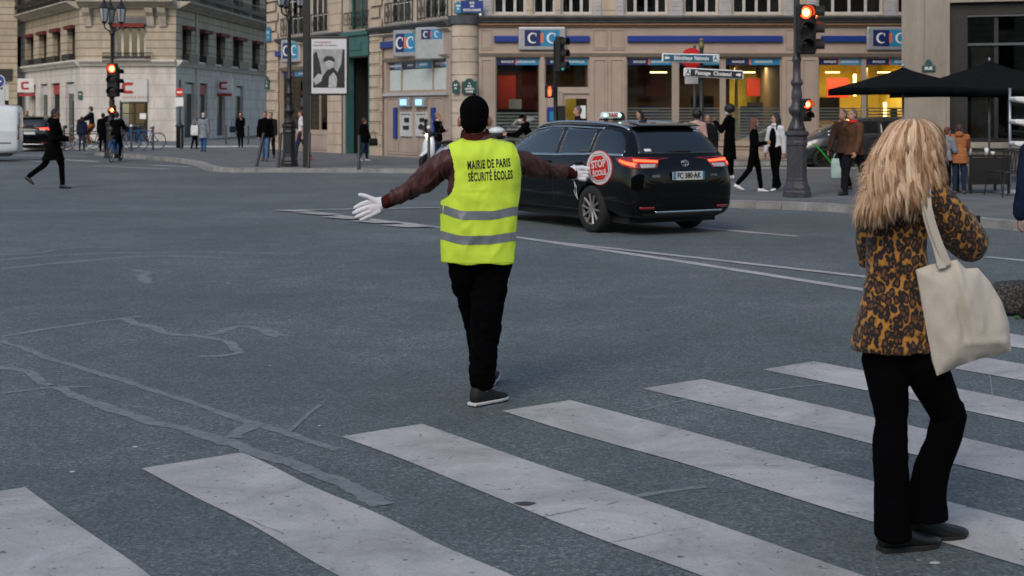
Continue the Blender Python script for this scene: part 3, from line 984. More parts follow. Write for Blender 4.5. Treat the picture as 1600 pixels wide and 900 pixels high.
# ---------------------------------------------------------------- the bank, left-hand (oblique) facade
fl_ = Facade(((427 - 800) / F * 60.6, 60.6), ((705 - 800) / F * DB, DB))
bl = fl_.root('corner_building', 'cream stone side of the bank building with teal doorway and two cash machines', 'building')
uu = fl_.u
zz = fl_.z
def LW(px, py, y=0): return fl_.w(uu(px), y, zz(px, py))
U0 = uu(420); UE = fl_.L
zg = ZL - .45
shop = (uu(444), uu(534), 1.55, 3.62); door_ = (uu(541), uu(579), .1, 3.75); atm = (uu(603), uu(697), 2.95, 3.95)
shop = (uu(438), uu(534), .95, zz(480, 108))
atm = (uu(603), uu(697), zz(650, 143), zz(650, 94))
ups = []
for a, b in ((441, 477), (480, 515), (604, 645), (655, 700)):
    ups.append((uu(a), uu(b)))
upl = []
for f_ in range(3):
    for a, b in ups: upl.append((a, b, ZL + .15 + 3 * f_, ZL + 2.3 + 3 * f_))
    upl.append((uu(545), uu(575), ZL - .15 + 3 * f_, ZL + 2.3 + 3 * f_))
wall_mb(U0, UE, -.1, ZL + .1, [shop, door_, atm], .3).build('ground_floor_wall', M['front'], bl)
wall_mb(U0 - .0, UE, ZL + .1, 14.0, upl, .3).build('upper_wall', mat("cream plaster", (.46, .39, .32), .85, var=.15), bl)
for a, b in ((420, 437), (514, 536), (581, 600)):
    wall_mb(uu(a) - .02, uu(b), -.1, ZL + (.0 if a != 514 else 9), [], .1, y=-.06).build('quoin_pier', M['quoin'], bl)
    mb = MB(); z_ = .1
    k = 0
    while z_ < 8:
        w_ = uu(b) - uu(a)
        if a != 514: mb.box(uu(a), uu(a) + w_ * (.95 if k % 2 else .75), -.10, -.062, z_, z_ + .36)
        z_ += .42; k += 1
    if mb.v: mb.build('quoin_block', M['quoin'], bl, bevel=.01)
cornice(bl, uu(438), uu(537), ZL - .32, ZL - .2, .15, M['trim'], 'tan_ledge', 2)
cornice(bl, uu(438), uu(537), ZL - .19, ZL + .06, .3, M['slate'], 'lead_ledge', 2)
cornice(bl, uu(582), UE, ZL - .32, ZL - .2, .15, M['trim'], 'tan_ledge', 2)
cornice(bl, uu(582), UE, ZL - .19, ZL + .06, .3, M['slate'], 'lead_ledge', 2)
cornice(bl, uu(438), uu(537), shop[3] + .03, shop[3] + .15, .1, M['front'], 'shopfront_moulding', 2)
cornice(bl, uu(600), UE - .1, atm[3] + .03, atm[3] + .15, .1, M['front'], 'shopfront_moulding', 2)
for f_ in range(3):
    for a, b in ups:
        w_ = french_window(bl, a, b, ZL + .15 + 3 * f_, ZL + 2.3 + 3 * f_, .2, 4 if b - a > 1.5 else 3, M['white_wood'], fw=.08, bars=2)
        railing(bl, a - .05, b + .05, ZL + .15 + 3 * f_, .75, -.05, 8, dep=.06)
    french_window(bl, uu(545), uu(575), ZL - .15 + 3 * f_, ZL + 2.3 + 3 * f_, .12, 2, M['teal'], fw=.12, bars=2)
    railing(bl, uu(542), uu(578), ZL + .25 + 3 * f_, .5, -.12, 6, dep=.1)
# teal portal
mb = MB()
mb.box(uu(541), uu(579), -.12, -.02, 3.78, 4.55).box(uu(539), uu(581), -.2, -.02, 4.55, 4.72).box(uu(541), uu(541) + .1, -.05, .28, .1, 3.78).box(uu(579) - .1, uu(579), -.05, .28, .1, 3.78)
mb.box(uu(552), uu(568), -.15, -.12, 4.0, 4.3)
mb.build('portal_surround', M['teal'], bl, bevel=.02)
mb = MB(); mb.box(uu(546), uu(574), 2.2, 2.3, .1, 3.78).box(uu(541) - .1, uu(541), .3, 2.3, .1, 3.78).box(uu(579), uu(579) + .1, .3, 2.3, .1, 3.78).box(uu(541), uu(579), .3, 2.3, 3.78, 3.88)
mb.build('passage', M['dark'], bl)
# shop window left
f = glazing(bl, shop[0], shop[1], shop[2], shop[3], [((shop[0] + shop[1]) / 2 - .3, .1), ((shop[0] + shop[1]) / 2 + .8, .08)], frost=False)
mb = MB(); mb.box(shop[0], shop[1], 1.9, 2.0, .3, 4).build('room', M['brown_wall'], bl)
MB().box(shop[0] + 2.6, shop[0] + 3.4, 1.5, 1.55, 1.4, 2.9).build('wall_panel', M['yellow_wall'], bl)
MB().box(shop[0] + 2.8, shop[0] + 3.2, 1.4, 1.45, 1.8, 2.2).build('wall_panel', M['red_panel'], bl)
panel(bl, shop[0] + .1, shop[1] - .1, .2, .85, M['front'])
# frosted window above the cash machines
f = glazing(bl, atm[0], atm[1], atm[2], atm[3], [(uu(623), .07), (uu(672), .07)], frost=False)
MB().box(atm[0] + .05, atm[1] - .05, .138, .146, atm[2] + .05, atm[3] - .3).build('frosted_pane', mat('pale frosted film', (.52, .57, .56), .5, var=.05), bl)
MB().box(uu(601), UE - .15, -.1, 0, atm[2] - .14, atm[2] - .05).build('window_sill', M['grey_wood'], bl)
zt = atm[2] - .2
for a, b in ((605, 623), (624, 654), (655, 676), (677, 694)):
    panel(bl, uu(a), uu(b), .2, zt, M['front'], w=.05)
for k, (a, b) in enumerate(((628, 645), (652, 669))):
    r = empty('cash_machine', fl_.w((uu(a) + uu(b)) / 2, 0, 0), fl_.a, ('left of two grey cash machines in the brown wall, under a lit display box', 'right of two grey cash machines in the brown wall, next to the blond woman')[k], 'cash machine', 'cash machines in the brown wall')
    w = (uu(b) - uu(a)) / 2 * 1.05
    zt0, zt1 = zz(a, 213), zz(a, 175)
    mb = MB(); t = .07
    mb.box(-w, -w + t, -.08, 0, zt0, zt1).box(w - t, w, -.08, 0, zt0, zt1).box(-w + t, w - t, -.08, 0, zt1 - t, zt1).box(-w + t, w - t, -.08, 0, zt0, zt0 + t * 2.5)
    mb.build('surround', M['white_wood'], r, bevel=.01)
    MB().box(-w + t, w - t, -.035, -.03, zt0 + t, zt1 - t).build('recess', M['frost'], r)
    MB().box(-w * .3, w * .45, -.06, -.036, zt0 + .5, zt1 - .2).build('screen', M['dark'], r)
    MB().box(-w * .45, w * .45, -.075, -.036, zt0 + .25, zt0 + .38).build('keypad', M['black_plastic'], r)
    r2 = empty('display_box', fl_.w((uu(a) + uu(b)) / 2 + .02, 0, zz(a, 160)), fl_.a, ('small grey box with lit blue screen above the left cash machine', 'small grey box with lit blue screen above the right cash machine')[k], 'display', 'small display boxes above the cash machines')
    MB().box(-w * .95, w * .95, -.18, 0, -.17, .17).build('casing', M['silver'], r2, bevel=.03)
    MB().box(-w * .5, w * .6, -.19, -.182, -.1, .1).build('screen', emis("lit blue screen", (.25, .5, 1.0), 1.3) if k == 0 else MATS["lit blue screen"], r2)
for k, a in enumerate((620, 679)):
    o = MB().box(-.13, .13, -.1, 0, zz(a, 216), zz(a, 168)).build('wall_sign', M['blue'], None, bevel=.02)
    o.location = fl_.w(uu(a), 0, 0); o.rotation_euler.z = fl_.a
    tag(o, ('tall blue panel on the wall left of the cash machines', 'tall blue panel on the wall right of the cash machines')[k], 'panel', 'blue panels by the cash machines')
def blue_bar_l(a, b, y, label):
    o = MB().box(0, uu(b) - uu(a), -.12, 0, -.12, .12).build('blue_bar', M['blue'], None, bevel=.02)
    o.location = LW(a, y); o.rotation_euler.z = fl_.a
    tag(o, label, 'sign', 'blue bars on the bank frieze')
blue_bar_l(598, 625, 71, 'short blue bar left of the two bank signs above the cash machines')
blue_bar_l(433, 449, 84.5, 'short blue bar left of the small bank sign behind the lamp post')
bank_sign(LW(641, 68), 1.25, .95, 'silver bank sign left of the taller one, above the cash machines', fl_.a + R(18), .25)
bank_sign(LW(679, 68), 1.2, 1.1, 'tall silver bank sign box with a small logo, left of the rounded corner', fl_.a + R(28), .3, small=True)
bank_sign(LW(461, 80), 1.3, .95, 'silver bank sign behind the black lamp post left of the poster', fl_.a + R(15), .25)

# street name plates
def plate(loc, rz, w, h, lines, m, label, arch=0.0, size=.1, sx=1.0):
    r = empty('street_sign', loc, rz, label, 'street sign')
    pts = [(-w / 2, -h / 2), (w / 2, -h / 2), (w / 2, h / 2)]
    if arch: pts += [(w * .28, h / 2)] + [(w * .28 * math.cos(PI * i / 8), h / 2 + arch * math.sin(PI * i / 8)) for i in range(1, 8)] + [(-w * .28, h / 2)]
    pts += [(-w / 2, h / 2)]
    MB().plate(pts, -.03, 0).build('board', m, r)
    e = .02
    mb = MB(); mb.box(-w / 2, w / 2, -.035, -.031, h / 2 - e, h / 2).box(-w / 2, w / 2, -.035, -.031, -h / 2, -h / 2 + e).box(-w / 2, -w / 2 + e, -.035, -.031, -h / 2 + e, h / 2 - e).box(w / 2 - e, w / 2, -.035, -.031, -h / 2 + e, h / 2 - e)
    mb.build('rim', M['green_plate'], r)
    for t, zo, s_ in lines: text_on(r, t, 0, -.036, zo, s_, M['white'], sx=sx, bold=.004)
    return r
yo = -.35
plate(fw_(738, 12, yo), 0, .74, .42, [('RUE', .13, .11), ('DES', .02, .09), ('PETITS CHAMPS', -.11, .105)], M['blue'], 'blue street name plate on the rounded corner above the ledge', .12, sx=.78)
plate(fw_(717, 14, yo + .05), R(-18), .26, .34, [('RUE', .08, .08), ('DE', -.02, .06)], M['sky_blue'], 'small pale blue plate left of the blue street name plate on the corner', .06)
plate(fw_(734, 137, yo), 0, .5, .4, [('2e', .14, .07), ('RUE', .04, .09), ('DES PETITS', -.05, .08), ('CHAMPS', -.14, .08)], M['green_plate'], 'wide dark green street plate on the corner pier beside the smaller one', .1, sx=.75)
plate(fw_(713, 137, yo + .05), R(-20), .24, .38, [('RUE', .08, .08), ('DE', -.03, .07)], M['green_plate'], 'narrow dark green street plate left of the wide one on the corner pier', .06, sx=.8)
plate(LW(424, 55, -.12), fl_.a, .55, .55, [('RUE', .1, .12), ('DE', -.1, .1)], M['sky_blue'], 'pale blue street plate high on the cream pier left of the first lamp post window', .1)
plate(LW(422, 132, -.12), fl_.a, .5, .42, [('2e', .1, .1), ('RUE', -.06, .1)], M['green_plate'], 'small green street plate low on the cream pier behind the man in blue jeans', .14)

# ---------------------------------------------------------------- left building: chamfered corner, two flanks
DL = 75.0
lz = lambda y: 1.7 + (175 - y) / F * DL
SL = F / DL
c0 = V(((125 - 800) / SL, DL)); c1 = V(((275 - 800) / SL, DL))
M['pale_trim'] = mat('pale stone trim', (.60, .56, .50), .8, var=.15, vscale=2)
def left_upper(root, L0, L1, ops1, m, gops=(), gm=None, h=24.0):
    zc = lz(103)
    wall_mb(L0, L1, -.1, zc, list(gops), .3).build('ground_floor_wall', gm or M['smooth_ashlar'], root)
    allops = [(a, b, lz(94) + 3.15 * k, lz(38) + 3.15 * k) for k in range(5) for a, b in ops1]
    wall_mb(L0, L1, zc, h, allops, .35).build('upper_wall', m, root)
    cornice(root, L0, L1, zc - .05, zc + .32, .34, M['pale_trim'], 'cornice', 2)
    cornice(root, L0, L1, lz(14), lz(2), .75, M['trim'], 'balcony_slab', 3)
    railing(root, L0, L1, lz(2), .9, -.7, int((L1 - L0) / .2))
    for k in (2, 3, 4):
        cornice(root, L0, L1, lz(10) + 3.15 * (k - 1), lz(2) + 3.15 * (k - 1), .2, M['trim'], 'string_course', 2)
    return allops
fB = Facade(c0, c1)
rB = fB.root('corner_building', 'pale stone corner building with rounded red letter sign over its doorway, left background', 'building')
gB = [(fB.u(187), fB.u(231), .17, lz(123))]
left_upper(rB, 0, fB.L, [(fB.u(177), fB.u(227))], M['ashlar'], gB)
for k in range(5):
    dz = 3.15 * k
    french_window(rB, fB.u(177), fB.u(227), lz(94) + dz, lz(38) + dz, .25, 4, M['white_wood'], fw=.12)
    MB().box(fB.u(174), fB.u(230), -.1, .22, lz(33) + dz - .5 + .3, lz(33) + dz + .2).build('window_head', M['slate'], rB)
    railing(rB, fB.u(163), fB.u(238), lz(97) + dz, .5, -.35, 30, dep=.35)
mb = MB()
mb.add([(fB.u(177), -.02, lz(35)), (fB.u(227), -.02, lz(35)), (fB.u(227), -.35, lz(41)), (fB.u(177), -.35, lz(41)), (fB.u(177), -.35, lz(43)), (fB.u(227), -.35, lz(43))], [(0, 1, 2, 3), (3, 2, 5, 4)])
mb.build('red_awning', mat("red awning cloth", (.16, .015, .012), .7), rB)
MB().box(fB.u(178), fB.u(226), .75, .8, lz(94), lz(38)).build('room_wall', mat("greenish room wall", (.16, .15, .06), .8, var=.3), rB)
for px_ in (138, 236, 255):
    mb = MB(); u_ = fB.u(px_)
    mb.rings([[(u_ - .2, 0, z), (u_ + .2, 0, z), (u_ + .2, -d_, z), (u_ - .2, -d_, z)] for z, d_ in ((lz(42), .08), (lz(34), .2), (lz(26), .3), (lz(20), .5), (lz(13.5), .6))])
    mb.build('console', M['trim'], rB, bevel=.02)
# doorway
mb = MB(); u0, u1 = gB[0][0], gB[0][1]
mb.box(u0, u0 + .1, .1, .2, .17, lz(160)).box(u1 - .1, u1, .1, .2, .17, lz(160)).box(u0 + .1, u1 - .1, .1, .2, lz(162), lz(160)).box((u0 + u1) / 2 - .05, (u0 + u1) / 2 + .05, .1, .2, .17, lz(162)).box(u0 + .1, u1 - .1, .1, .2, lz(178), lz(176.5))
dB = mb.build('door', M['black_iron'], rB)
MB().box(u0, u1, 1.8, 1.9, .17, lz(159)).box(u0, u1, .2, 1.8, .12, .17).build('room_wall', M['brown_wall'], rB)
MB().box(u0 + .05, u1 - .05, .14, .15, .2, lz(160)).build('pane', M['glass'], dB)
MB().box(u1 - .45, u1 - .12, .08, .1, lz(186), lz(177)).build('notice', M['white'], dB)
# sign with the C
r = empty('shop_sign', fB.w((u0 + u1) / 2, 0, lz(141)), fB.a, 'large pale sign board with a bold red letter above the dark doorway', 'sign')
w_, h_ = (u1 - u0) / 2, (lz(124) - lz(158)) / 2
MB().box(-w_, w_, -.12, 0, -h_, h_).build('board', mat("pale sign board", (.55, .53, .52), .5, var=.03), r)
def c_letter(r, cx, cz, ro, ri, y, m, sq=1.0):
    vv = []; n = 18
    for i in range(n + 1):
        a = R(42) + R(276) * i / n
        k = 1 / max(abs(math.cos(a)) ** 4 + abs(math.sin(a)) ** 4, .01) ** .25 if sq > 1 else 1
        vv += [(cx + ro * k * math.cos(a) * 1.15, y, cz + ro * k * math.sin(a)), (cx + ri * k * math.cos(a) * 1.15, y, cz + ri * k * math.sin(a))]
    MB().add(vv, [(2 * i, 2 * i + 1, 2 * i + 3, 2 * i + 2) for i in range(n)]).build('letter', m, r)
M['deep_red'] = mat("deep red letter", (.35, .01, .012), .4)
c_letter(r, -w_ * .35, h_ * .2, .30, .14, -.125, M['deep_red'], 2)
text_on(r, 'service poce', .1, -.124, -h_ * .62, .26, mat("faded lettering", (.35, .22, .2), .6), bold=.004)
plate(fB.w(fB.u(122) + .12, -.03, lz(149)), 0, .22, .45, [('RUE', .05, .08)], M['green_plate'], 'tiny dark plate on the pale wall right of the cyclists group window', 0)

# left flank
fA = Facade(((-60 - 800) / F * 101.6, 101.6), c0)
kA = Facade(c0, ((32 - 800) / F * 87.8, 87.8))
fA = Facade(V((c0.x, c0.y)) + (V(kA.d) * 24), c0)
rA = fA.root('building_flank', 'long left flank of the pale corner building with narrow shop windows and small red blinds', 'building')
wA = [(fA.u(a), fA.u(b)) for a, b in ((-40, -30), (-20, -10), (3, 13.5), (22, 32.5), (41, 52.5), (61, 73), (82, 94.5), (105, 117.5))]
gA = [(fA.u(a), fA.u(b), .35 if i != 2 else .17, fA.z(b, t)) for i, (a, b, t) in enumerate(((49, 55.5, 142), (63, 74.5, 128), (80, 93.5, 127), (102, 116, 125)))]
gA = [(a, b, c, lz(127)) for a, b, c, d in gA]
doorA = (fA.u(20), fA.u(33), .17, lz(125))
left_upper(rA, 0, fA.L, wA, M['ashlar'], gA + [doorA])
for k in range(5):
    for a, b in wA:
        french_window(rA, a, b, lz(94) + 3.15 * k, lz(38) + 3.15 * k, .28, 2, M['dark_wood'], fw=.1, backing=None)
        if k < 2:
            MB().box(a + .02, b - .02, -.32, .05, lz(96) + 3.15 * k, lz(83) + 3.15 * k).build('window_box', M['black_iron'], rA)
            MB().box(a + .05, b - .05, -.22, .1, lz(43) + 3.15 * k, lz(37) + 3.15 * k).build('blind', M['dark_red'], rA)
for i, (a, b, c, d) in enumerate(gA):
    f = MB().box(a, b, .2, .25, c, d).build('shop_window', M['teal_glass'] if i != 2 else M['dark'], rA)
    MB().box(a + .1, b - .1, .12, .19, d - .62, d - .1).build('window_sign', M['white_wood'] if i != 2 else M['deep_red'], f)
MB().box(doorA[0], doorA[1], .4, .45, .17, doorA[3]).build('door', mat("brown door", (.10, .03, .02), .6), rA)
for a, b in ((20, 24), (30, 34)):
    MB().box(fA.u(a) - .2, fA.u(b) - .2, -.25, -.01, .1, lz(122)).build('door_pilaster', M['trim'], rA)
def small_c(fac, px_, py_, label, sgn=1):
    r = empty('projecting_sign', fac.w(fac.u(px_), -.35, fac.z(px_, py_)), 0, label, 'sign', 'small projecting letter signs')
    MB().box(-.5, .5, -.12, .12, -.42, .42).build('box', mat("white sign box", (.62, .6, .6), .5) if "white sign box" not in MATS else MATS["white sign box"], r, bevel=.04)
    c_letter(r, 0, 0, .24, .12, -.128, M['deep_red'], 2)
    MB().box(-.45, .45, .0, .04, -.62, -.45).build('light_bar', M['deep_red'], r)
small_c(fA, 50.5, 134, 'small white projecting sign with a red C, left end of the pale building')
# right flank
fC = Facade(c1, V((c1.x + 1.05, c1.y + 18.6)) if 0 else V((((402 - 800) / F) * 93.6, 93.6)))
fC = Facade(c1, V(c1) + V(fC.d) * 34)
rC = fC.root('building_flank', 'right flank of the pale corner building receding behind the bank, with small dark balconies', 'building')
wC = [(fC.u(a), fC.u(b)) for a, b in ((285, 299), (312, 326), (338, 352), (364, 380), (394, 406), (415, 422))]
gC = [(fC.u(a), fC.u(b), .3, lz(127)) for a, b in ((288, 304), (312, 324.5), (339, 352), (367.5, 380))]
left_upper(rC, 0, fC.L, wC, M['ashlar'], gC)
for k in range(5):
    for a, b in wC:
        french_window(rC, a, b, lz(94) + 3.15 * k, lz(38) + 3.15 * k, .28, 2, M['dark_wood'], fw=.12, backing=None)
        if k < 3:
            MB().box(a + .02, b - .02, -.4, .05, lz(96) + 3.15 * k, lz(82) + 3.15 * k).build('window_box', M['black_iron'], rC)
            MB().box(a + .05, b - .05, -.3, .1, lz(44) + 3.15 * k, lz(38) + 3.15 * k).build('blind', M['dark_red'], rC)
for i, (a, b, c, d) in enumerate(gC):
    f = MB().box(a, b, .2, .25, c, d).build('shop_window', M['teal_glass'], rC)
    MB().box(a + .2, b - .2, .12, .19, d - .62, d - .1).build('window_sign', M['white_wood'] if i != 1 else M['deep_red'], f)
small_c(fC, 341, 134, 'small white projecting sign with a red C on the right flank of the pale building')
MB().box(fC.u(305), fC.u(307), -.08, 0, .1, 8).build('downpipe', M['trim'], rC)

# building further left, behind the van
e0 = V(fA.P0)
rD = empty('shop_building', (0, 0, 0), 0, 'darker building at the far left edge behind the white van, with a black shopfront', 'building')
fD = Facade(((-420 - 800) / F * 84, 84), ((27 - 800) / F * 86, 86))
rD.location = (fD.P0.x, fD.P0.y, 0); rD.rotation_euler.z = fD.a
opsD = [(x, x + 1.3, 5.0 + 3.15 * k, 7.1 + 3.15 * k) for k in range(4) for x in [fD.L - 2.4 * j - 1.6 for j in range(1, 6)]]
wall_mb(0, fD.L, -.1, 20, opsD + [(fD.L - 5, fD.L - .5, .3, 3.7)], .3).build('wall', M['ashlar'], rD)
for o_ in opsD: french_window(rD, *o_, .25, 2, M['grey_wood'], fw=.1)
MB().box(fD.L - 5, fD.L - .5, .2, .3, .3, 2.4).build('shop_window', M['dark'], rD)
MB().box(fD.L - 5.2, fD.L - .3, -.1, .0, 3.6, 4.3).build('fascia', M['black_iron'], rD)
MB().box(fD.L - 5, fD.L - .5, .15, .3, 2.4, 3.6).build('frosted_pane', M['frost'], rD)

# ---------------------------------------------------------------- stone building on the right
fR = Facade(((1410 - 800) / F * 36.0, 36.0), (20, 32.5))
rR = fR.root('stone_building', 'smooth limestone building with a tall black framed opening behind the parasols, right edge', 'building')
def rz_(p): return fR.z(1500, p)
op = (fR.u(1484), fR.L - 1.0, fR.z(1484, 222), fR.z(1484, 4))
op2 = (fR.u(1484), fR.L - 1.0, fR.z(1484, 4) + .9, fR.z(1484, 4) + 4.4)
wall_mb(0, fR.L, -.1, 15, [op, op2], .45).build('wall', M['lime'], rR)
MB().box(-.02, 0, .001, 9.0, -.1, 15).build('side_wall', M['lime'], rR)
MB().box(fR.u(1480), fR.L - .8, -.12, -.001, op[2] - .14, op[2] - .005).build('window_sill', M['trim'], rR)
for o_ in (op, op2):
    mb = MB(); a, b, c, d = o_
    mb.box(a, a + .42, .2, .34, c, d)
    k = a + .42
    for x in (a + 1.05, a + 3.2, a + 5.4): mb.box(x, x + .1, .22, .32, c, d)
    mb.box(a + .42, b, .23, .31, d - .3, d).box(a + .42, b, .23, .31, c, c + .1)
    mb.build('window_frame', M['black_iron'], rR)
    MB().box(a + .42, b, .15, .2, d - 1.08, d - 1.02).box(a + .42, b, .15, .2, d - .36, d - .32).build('glazing_bar', M['steel'] if 0 else mat("dim steel bar", (.10, .11, .12), .4, .5) if "dim steel bar" not in MATS else MATS["dim steel bar"], rR)
    MB().box(a + .4, b, .26, .27, c, d).build('pane', M['upglass'], rR)
    MB().box(a + .5, a + 1.1, .6, .62, c, d - 1.1).build('curtain', M['curtain'], rR)
    MB().box(a, b, 2.5, 2.6, c - .5, d + .2).build('room_wall', M['dark'], rR)
plate(fR.w(fR.u(1451), -.02, fR.z(1451, 107)), fR.a, .32, .14, [('RUE', .0, .1)], M['green_plate'], 'small arched green street plate on the limestone wall above the parasol', .16)

# unseen building added behind the viewer for reflections and to block sky light
rX = empty('added_reflection_block', (-45, -24, 0), 0, 'long cream apartment block added unseen behind the viewer for reflections', 'building')
opsX = [(x * 3.2 + 1, x * 3.2 + 2.2, .6 + 3.3 * k, 2.9 + 3.3 * k) for k in range(5) for x in range(28)]
mb = wall_mb(0, 90, -.1, 16, opsX, .3); 
mb.v = [(x, -y, z) for x, y, z in mb.v]; mb.f = [tuple(reversed(f)) for f in mb.f]
mb.build('wall', M['ashlar'], rX)
MB().box(0, 90, -1.0, -.3, 0, 16).build('room_wall', M['dark'], rX)
# ================================================================ PEOPLE
def skin_mat(name, c):
    m = mat(name, c, .5, var=.08, vscale=20, bump=.05)
    m.node_tree.nodes["Principled BSDF"].inputs["Subsurface Weight"].default_value = .1
    m.node_tree.nodes["Principled BSDF"].inputs["Subsurface Radius"].default_value = (.02, .008, .004)
    return m
M['skin'] = skin_mat("fair skin", (.48, .25, .17))
M['skin_tan'] = skin_mat("tan skin", (.34, .16, .10))
M['skin_dark'] = skin_mat("brown skin", (.16, .07, .045))
def cloth(name, c, rough=.9, var=.18, bump=.25, bs=35):
    return mat(name, c, rough, var=var, vscale=5, bump=bump, bscale=bs, spec=.03)
M['c_black'] = cloth("black cloth", (.0028, .0028, .0032))
M['c_char'] = cloth("charcoal cloth", (.013, .013, .016))
M['c_navy'] = cloth("navy cloth", (.012, .018, .04))
M['c_jean'] = cloth("blue denim", (.07, .14, .26))
M['c_djean'] = cloth("dark denim", (.02, .035, .07))
M['c_grey'] = cloth("grey cloth", (.20, .23, .26))
M['c_white'] = cloth("white cloth", (.62, .62, .64))
M['c_brown'] = cloth("brown tweed", (.10, .052, .032))
M['c_brown2'] = cloth("dark brown tweed", (.06, .035, .025))
M['c_pink'] = cloth("pale pink cloth", (.5, .32, .28))
M['c_orange'] = cloth("tan puffer", (.34, .13, .055), .6)
M['c_rust'] = cloth("rust cloth", (.24, .085, .03))
M['c_bluebr'] = cloth("bright blue cloth", (.025, .10, .28))
M['c_leather'] = mat("black leather", (.004, .004, .004), .4, var=.2)
M['shoe_white'] = mat("white sneaker", (.7, .7, .7), .5, var=.05)
M['shoe_brown'] = mat("brown leather", (.09, .04, .02), .4, var=.1)
M['shoe_red'] = mat("red sneaker", (.5, .02, .02), .5, var=.1)
M['h_black'] = mat("black hair", (.008, .007, .007), .55, var=.4, vscale=40, bump=.5, bscale=90)
M['h_brown'] = mat("brown hair", (.05, .022, .012), .55, var=.4, vscale=40, bump=.5, bscale=90)
M['h_auburn'] = mat("auburn hair", (.11, .035, .018), .55, var=.4, vscale=40, bump=.5, bscale=90)
M['h_grey'] = mat("grey hair", (.10, .09, .085), .6, var=.4, vscale=40, bump=.5, bscale=90)
M['h_white'] = mat("white hair", (.55, .52, .48), .6, var=.3, vscale=40, bump=.5, bscale=90)
M['h_blond'] = mat("dark blond hair", (.22, .14, .08), .6, var=.3, vscale=40, bump=.5, bscale=90)
M['eye'] = mat("dark eye", (.01, .007, .006), .2, var=0)
M['lip'] = mat("lip", (.30, .09, .08), .5, var=0)
M['mask'] = mat("face mask", (.55, .62, .68), .7, var=.05)

def hand(mb, w, d, n, side=1, curl=.5, s=1.0, spread=.06, thumb=.9):
    """palm + four fingers + thumb; w wrist, d pointing direction, n palm normal, side: +1 thumb towards d x n"""
    w = V(w); d = V(d).normalized(); n = (V(n) - d * V(n).dot(d)).normalized(); l = d.cross(n) * side
    kn = []
    for i, off in enumerate((.030, .010, -.011, -.030)):
        k = w + (d * (.085 - abs(i - 1) * .004) + l * off) * s
        mb.cap(w + l * off * .55 * s + d * .01 * s, k, .0135 * s, .0115 * s, 8)
        L_ = (.070, .078, .072, .057)[i] * s
        p = k; ang = curl * .55; dd = d
        for j, fr_ in enumerate((.45, .32, .23)):
            a = ang + j * curl * .75
            dd = (d * math.cos(a) + n * math.sin(a) + l * spread * (1.5 - i)).normalized()
            q = p + dd * L_ * fr_
            mb.cap(p, q, (.0105 - j * .0012) * s, (.0095 - j * .0012) * s, 8)
            p = q
    tb = w + (d * .022 + l * .026) * s
    t1 = tb + (l * thumb + d * .75 + n * .35).normalized() * .038 * s
    t2 = t1 + (l * thumb * .35 + d * 1.0 + n * (.3 + curl * .4)).normalized() * .030 * s
    mb.cap(w + d * .012 * s + l * .01 * s, tb, .014 * s, .0135 * s, 8).cap(tb, t1, .0135 * s, .011 * s, 8).cap(t1, t2, .011 * s, .009 * s, 8)

def shoe_mesh(name, ank, yaw, pitch, m, parent, s=1.0, roll=0):
    mb = MB()
    T = Matrix.Translation(V(ank)) @ Matrix.Rotation(yaw, 4, 'Z') @ Matrix.Rotation(pitch, 4, 'X')
    rs = []
    for y, hw, zt, zb_ in ((-.068, .018, -.02, -.075), (-.055, .031, .0, -.088), (-.01, .035, .012, -.09), (.05, .039, -.012, -.09), (.10, .045, -.038, -.09), (.15, .042, -.05, -.088), (.178, .028, -.058, -.084), (.188, .010, -.066, -.078)):
        n = 12; r = []
        for k in range(n):
            a = 2 * PI * k / n
            ca, sa = math.cos(a), math.sin(a)
            zc, hz = (zt + zb_) / 2, (zt - zb_) / 2
            r.append((hw * s * abs(ca) ** .7 * (1 if ca > 0 else -1), y * s, (zc + hz * abs(sa) ** .7 * (1 if sa > 0 else -1)) * s))
        rs.append(r)
    mb.rings(rs, T=T)
    return mb.build(name, m, parent, smooth=True), T

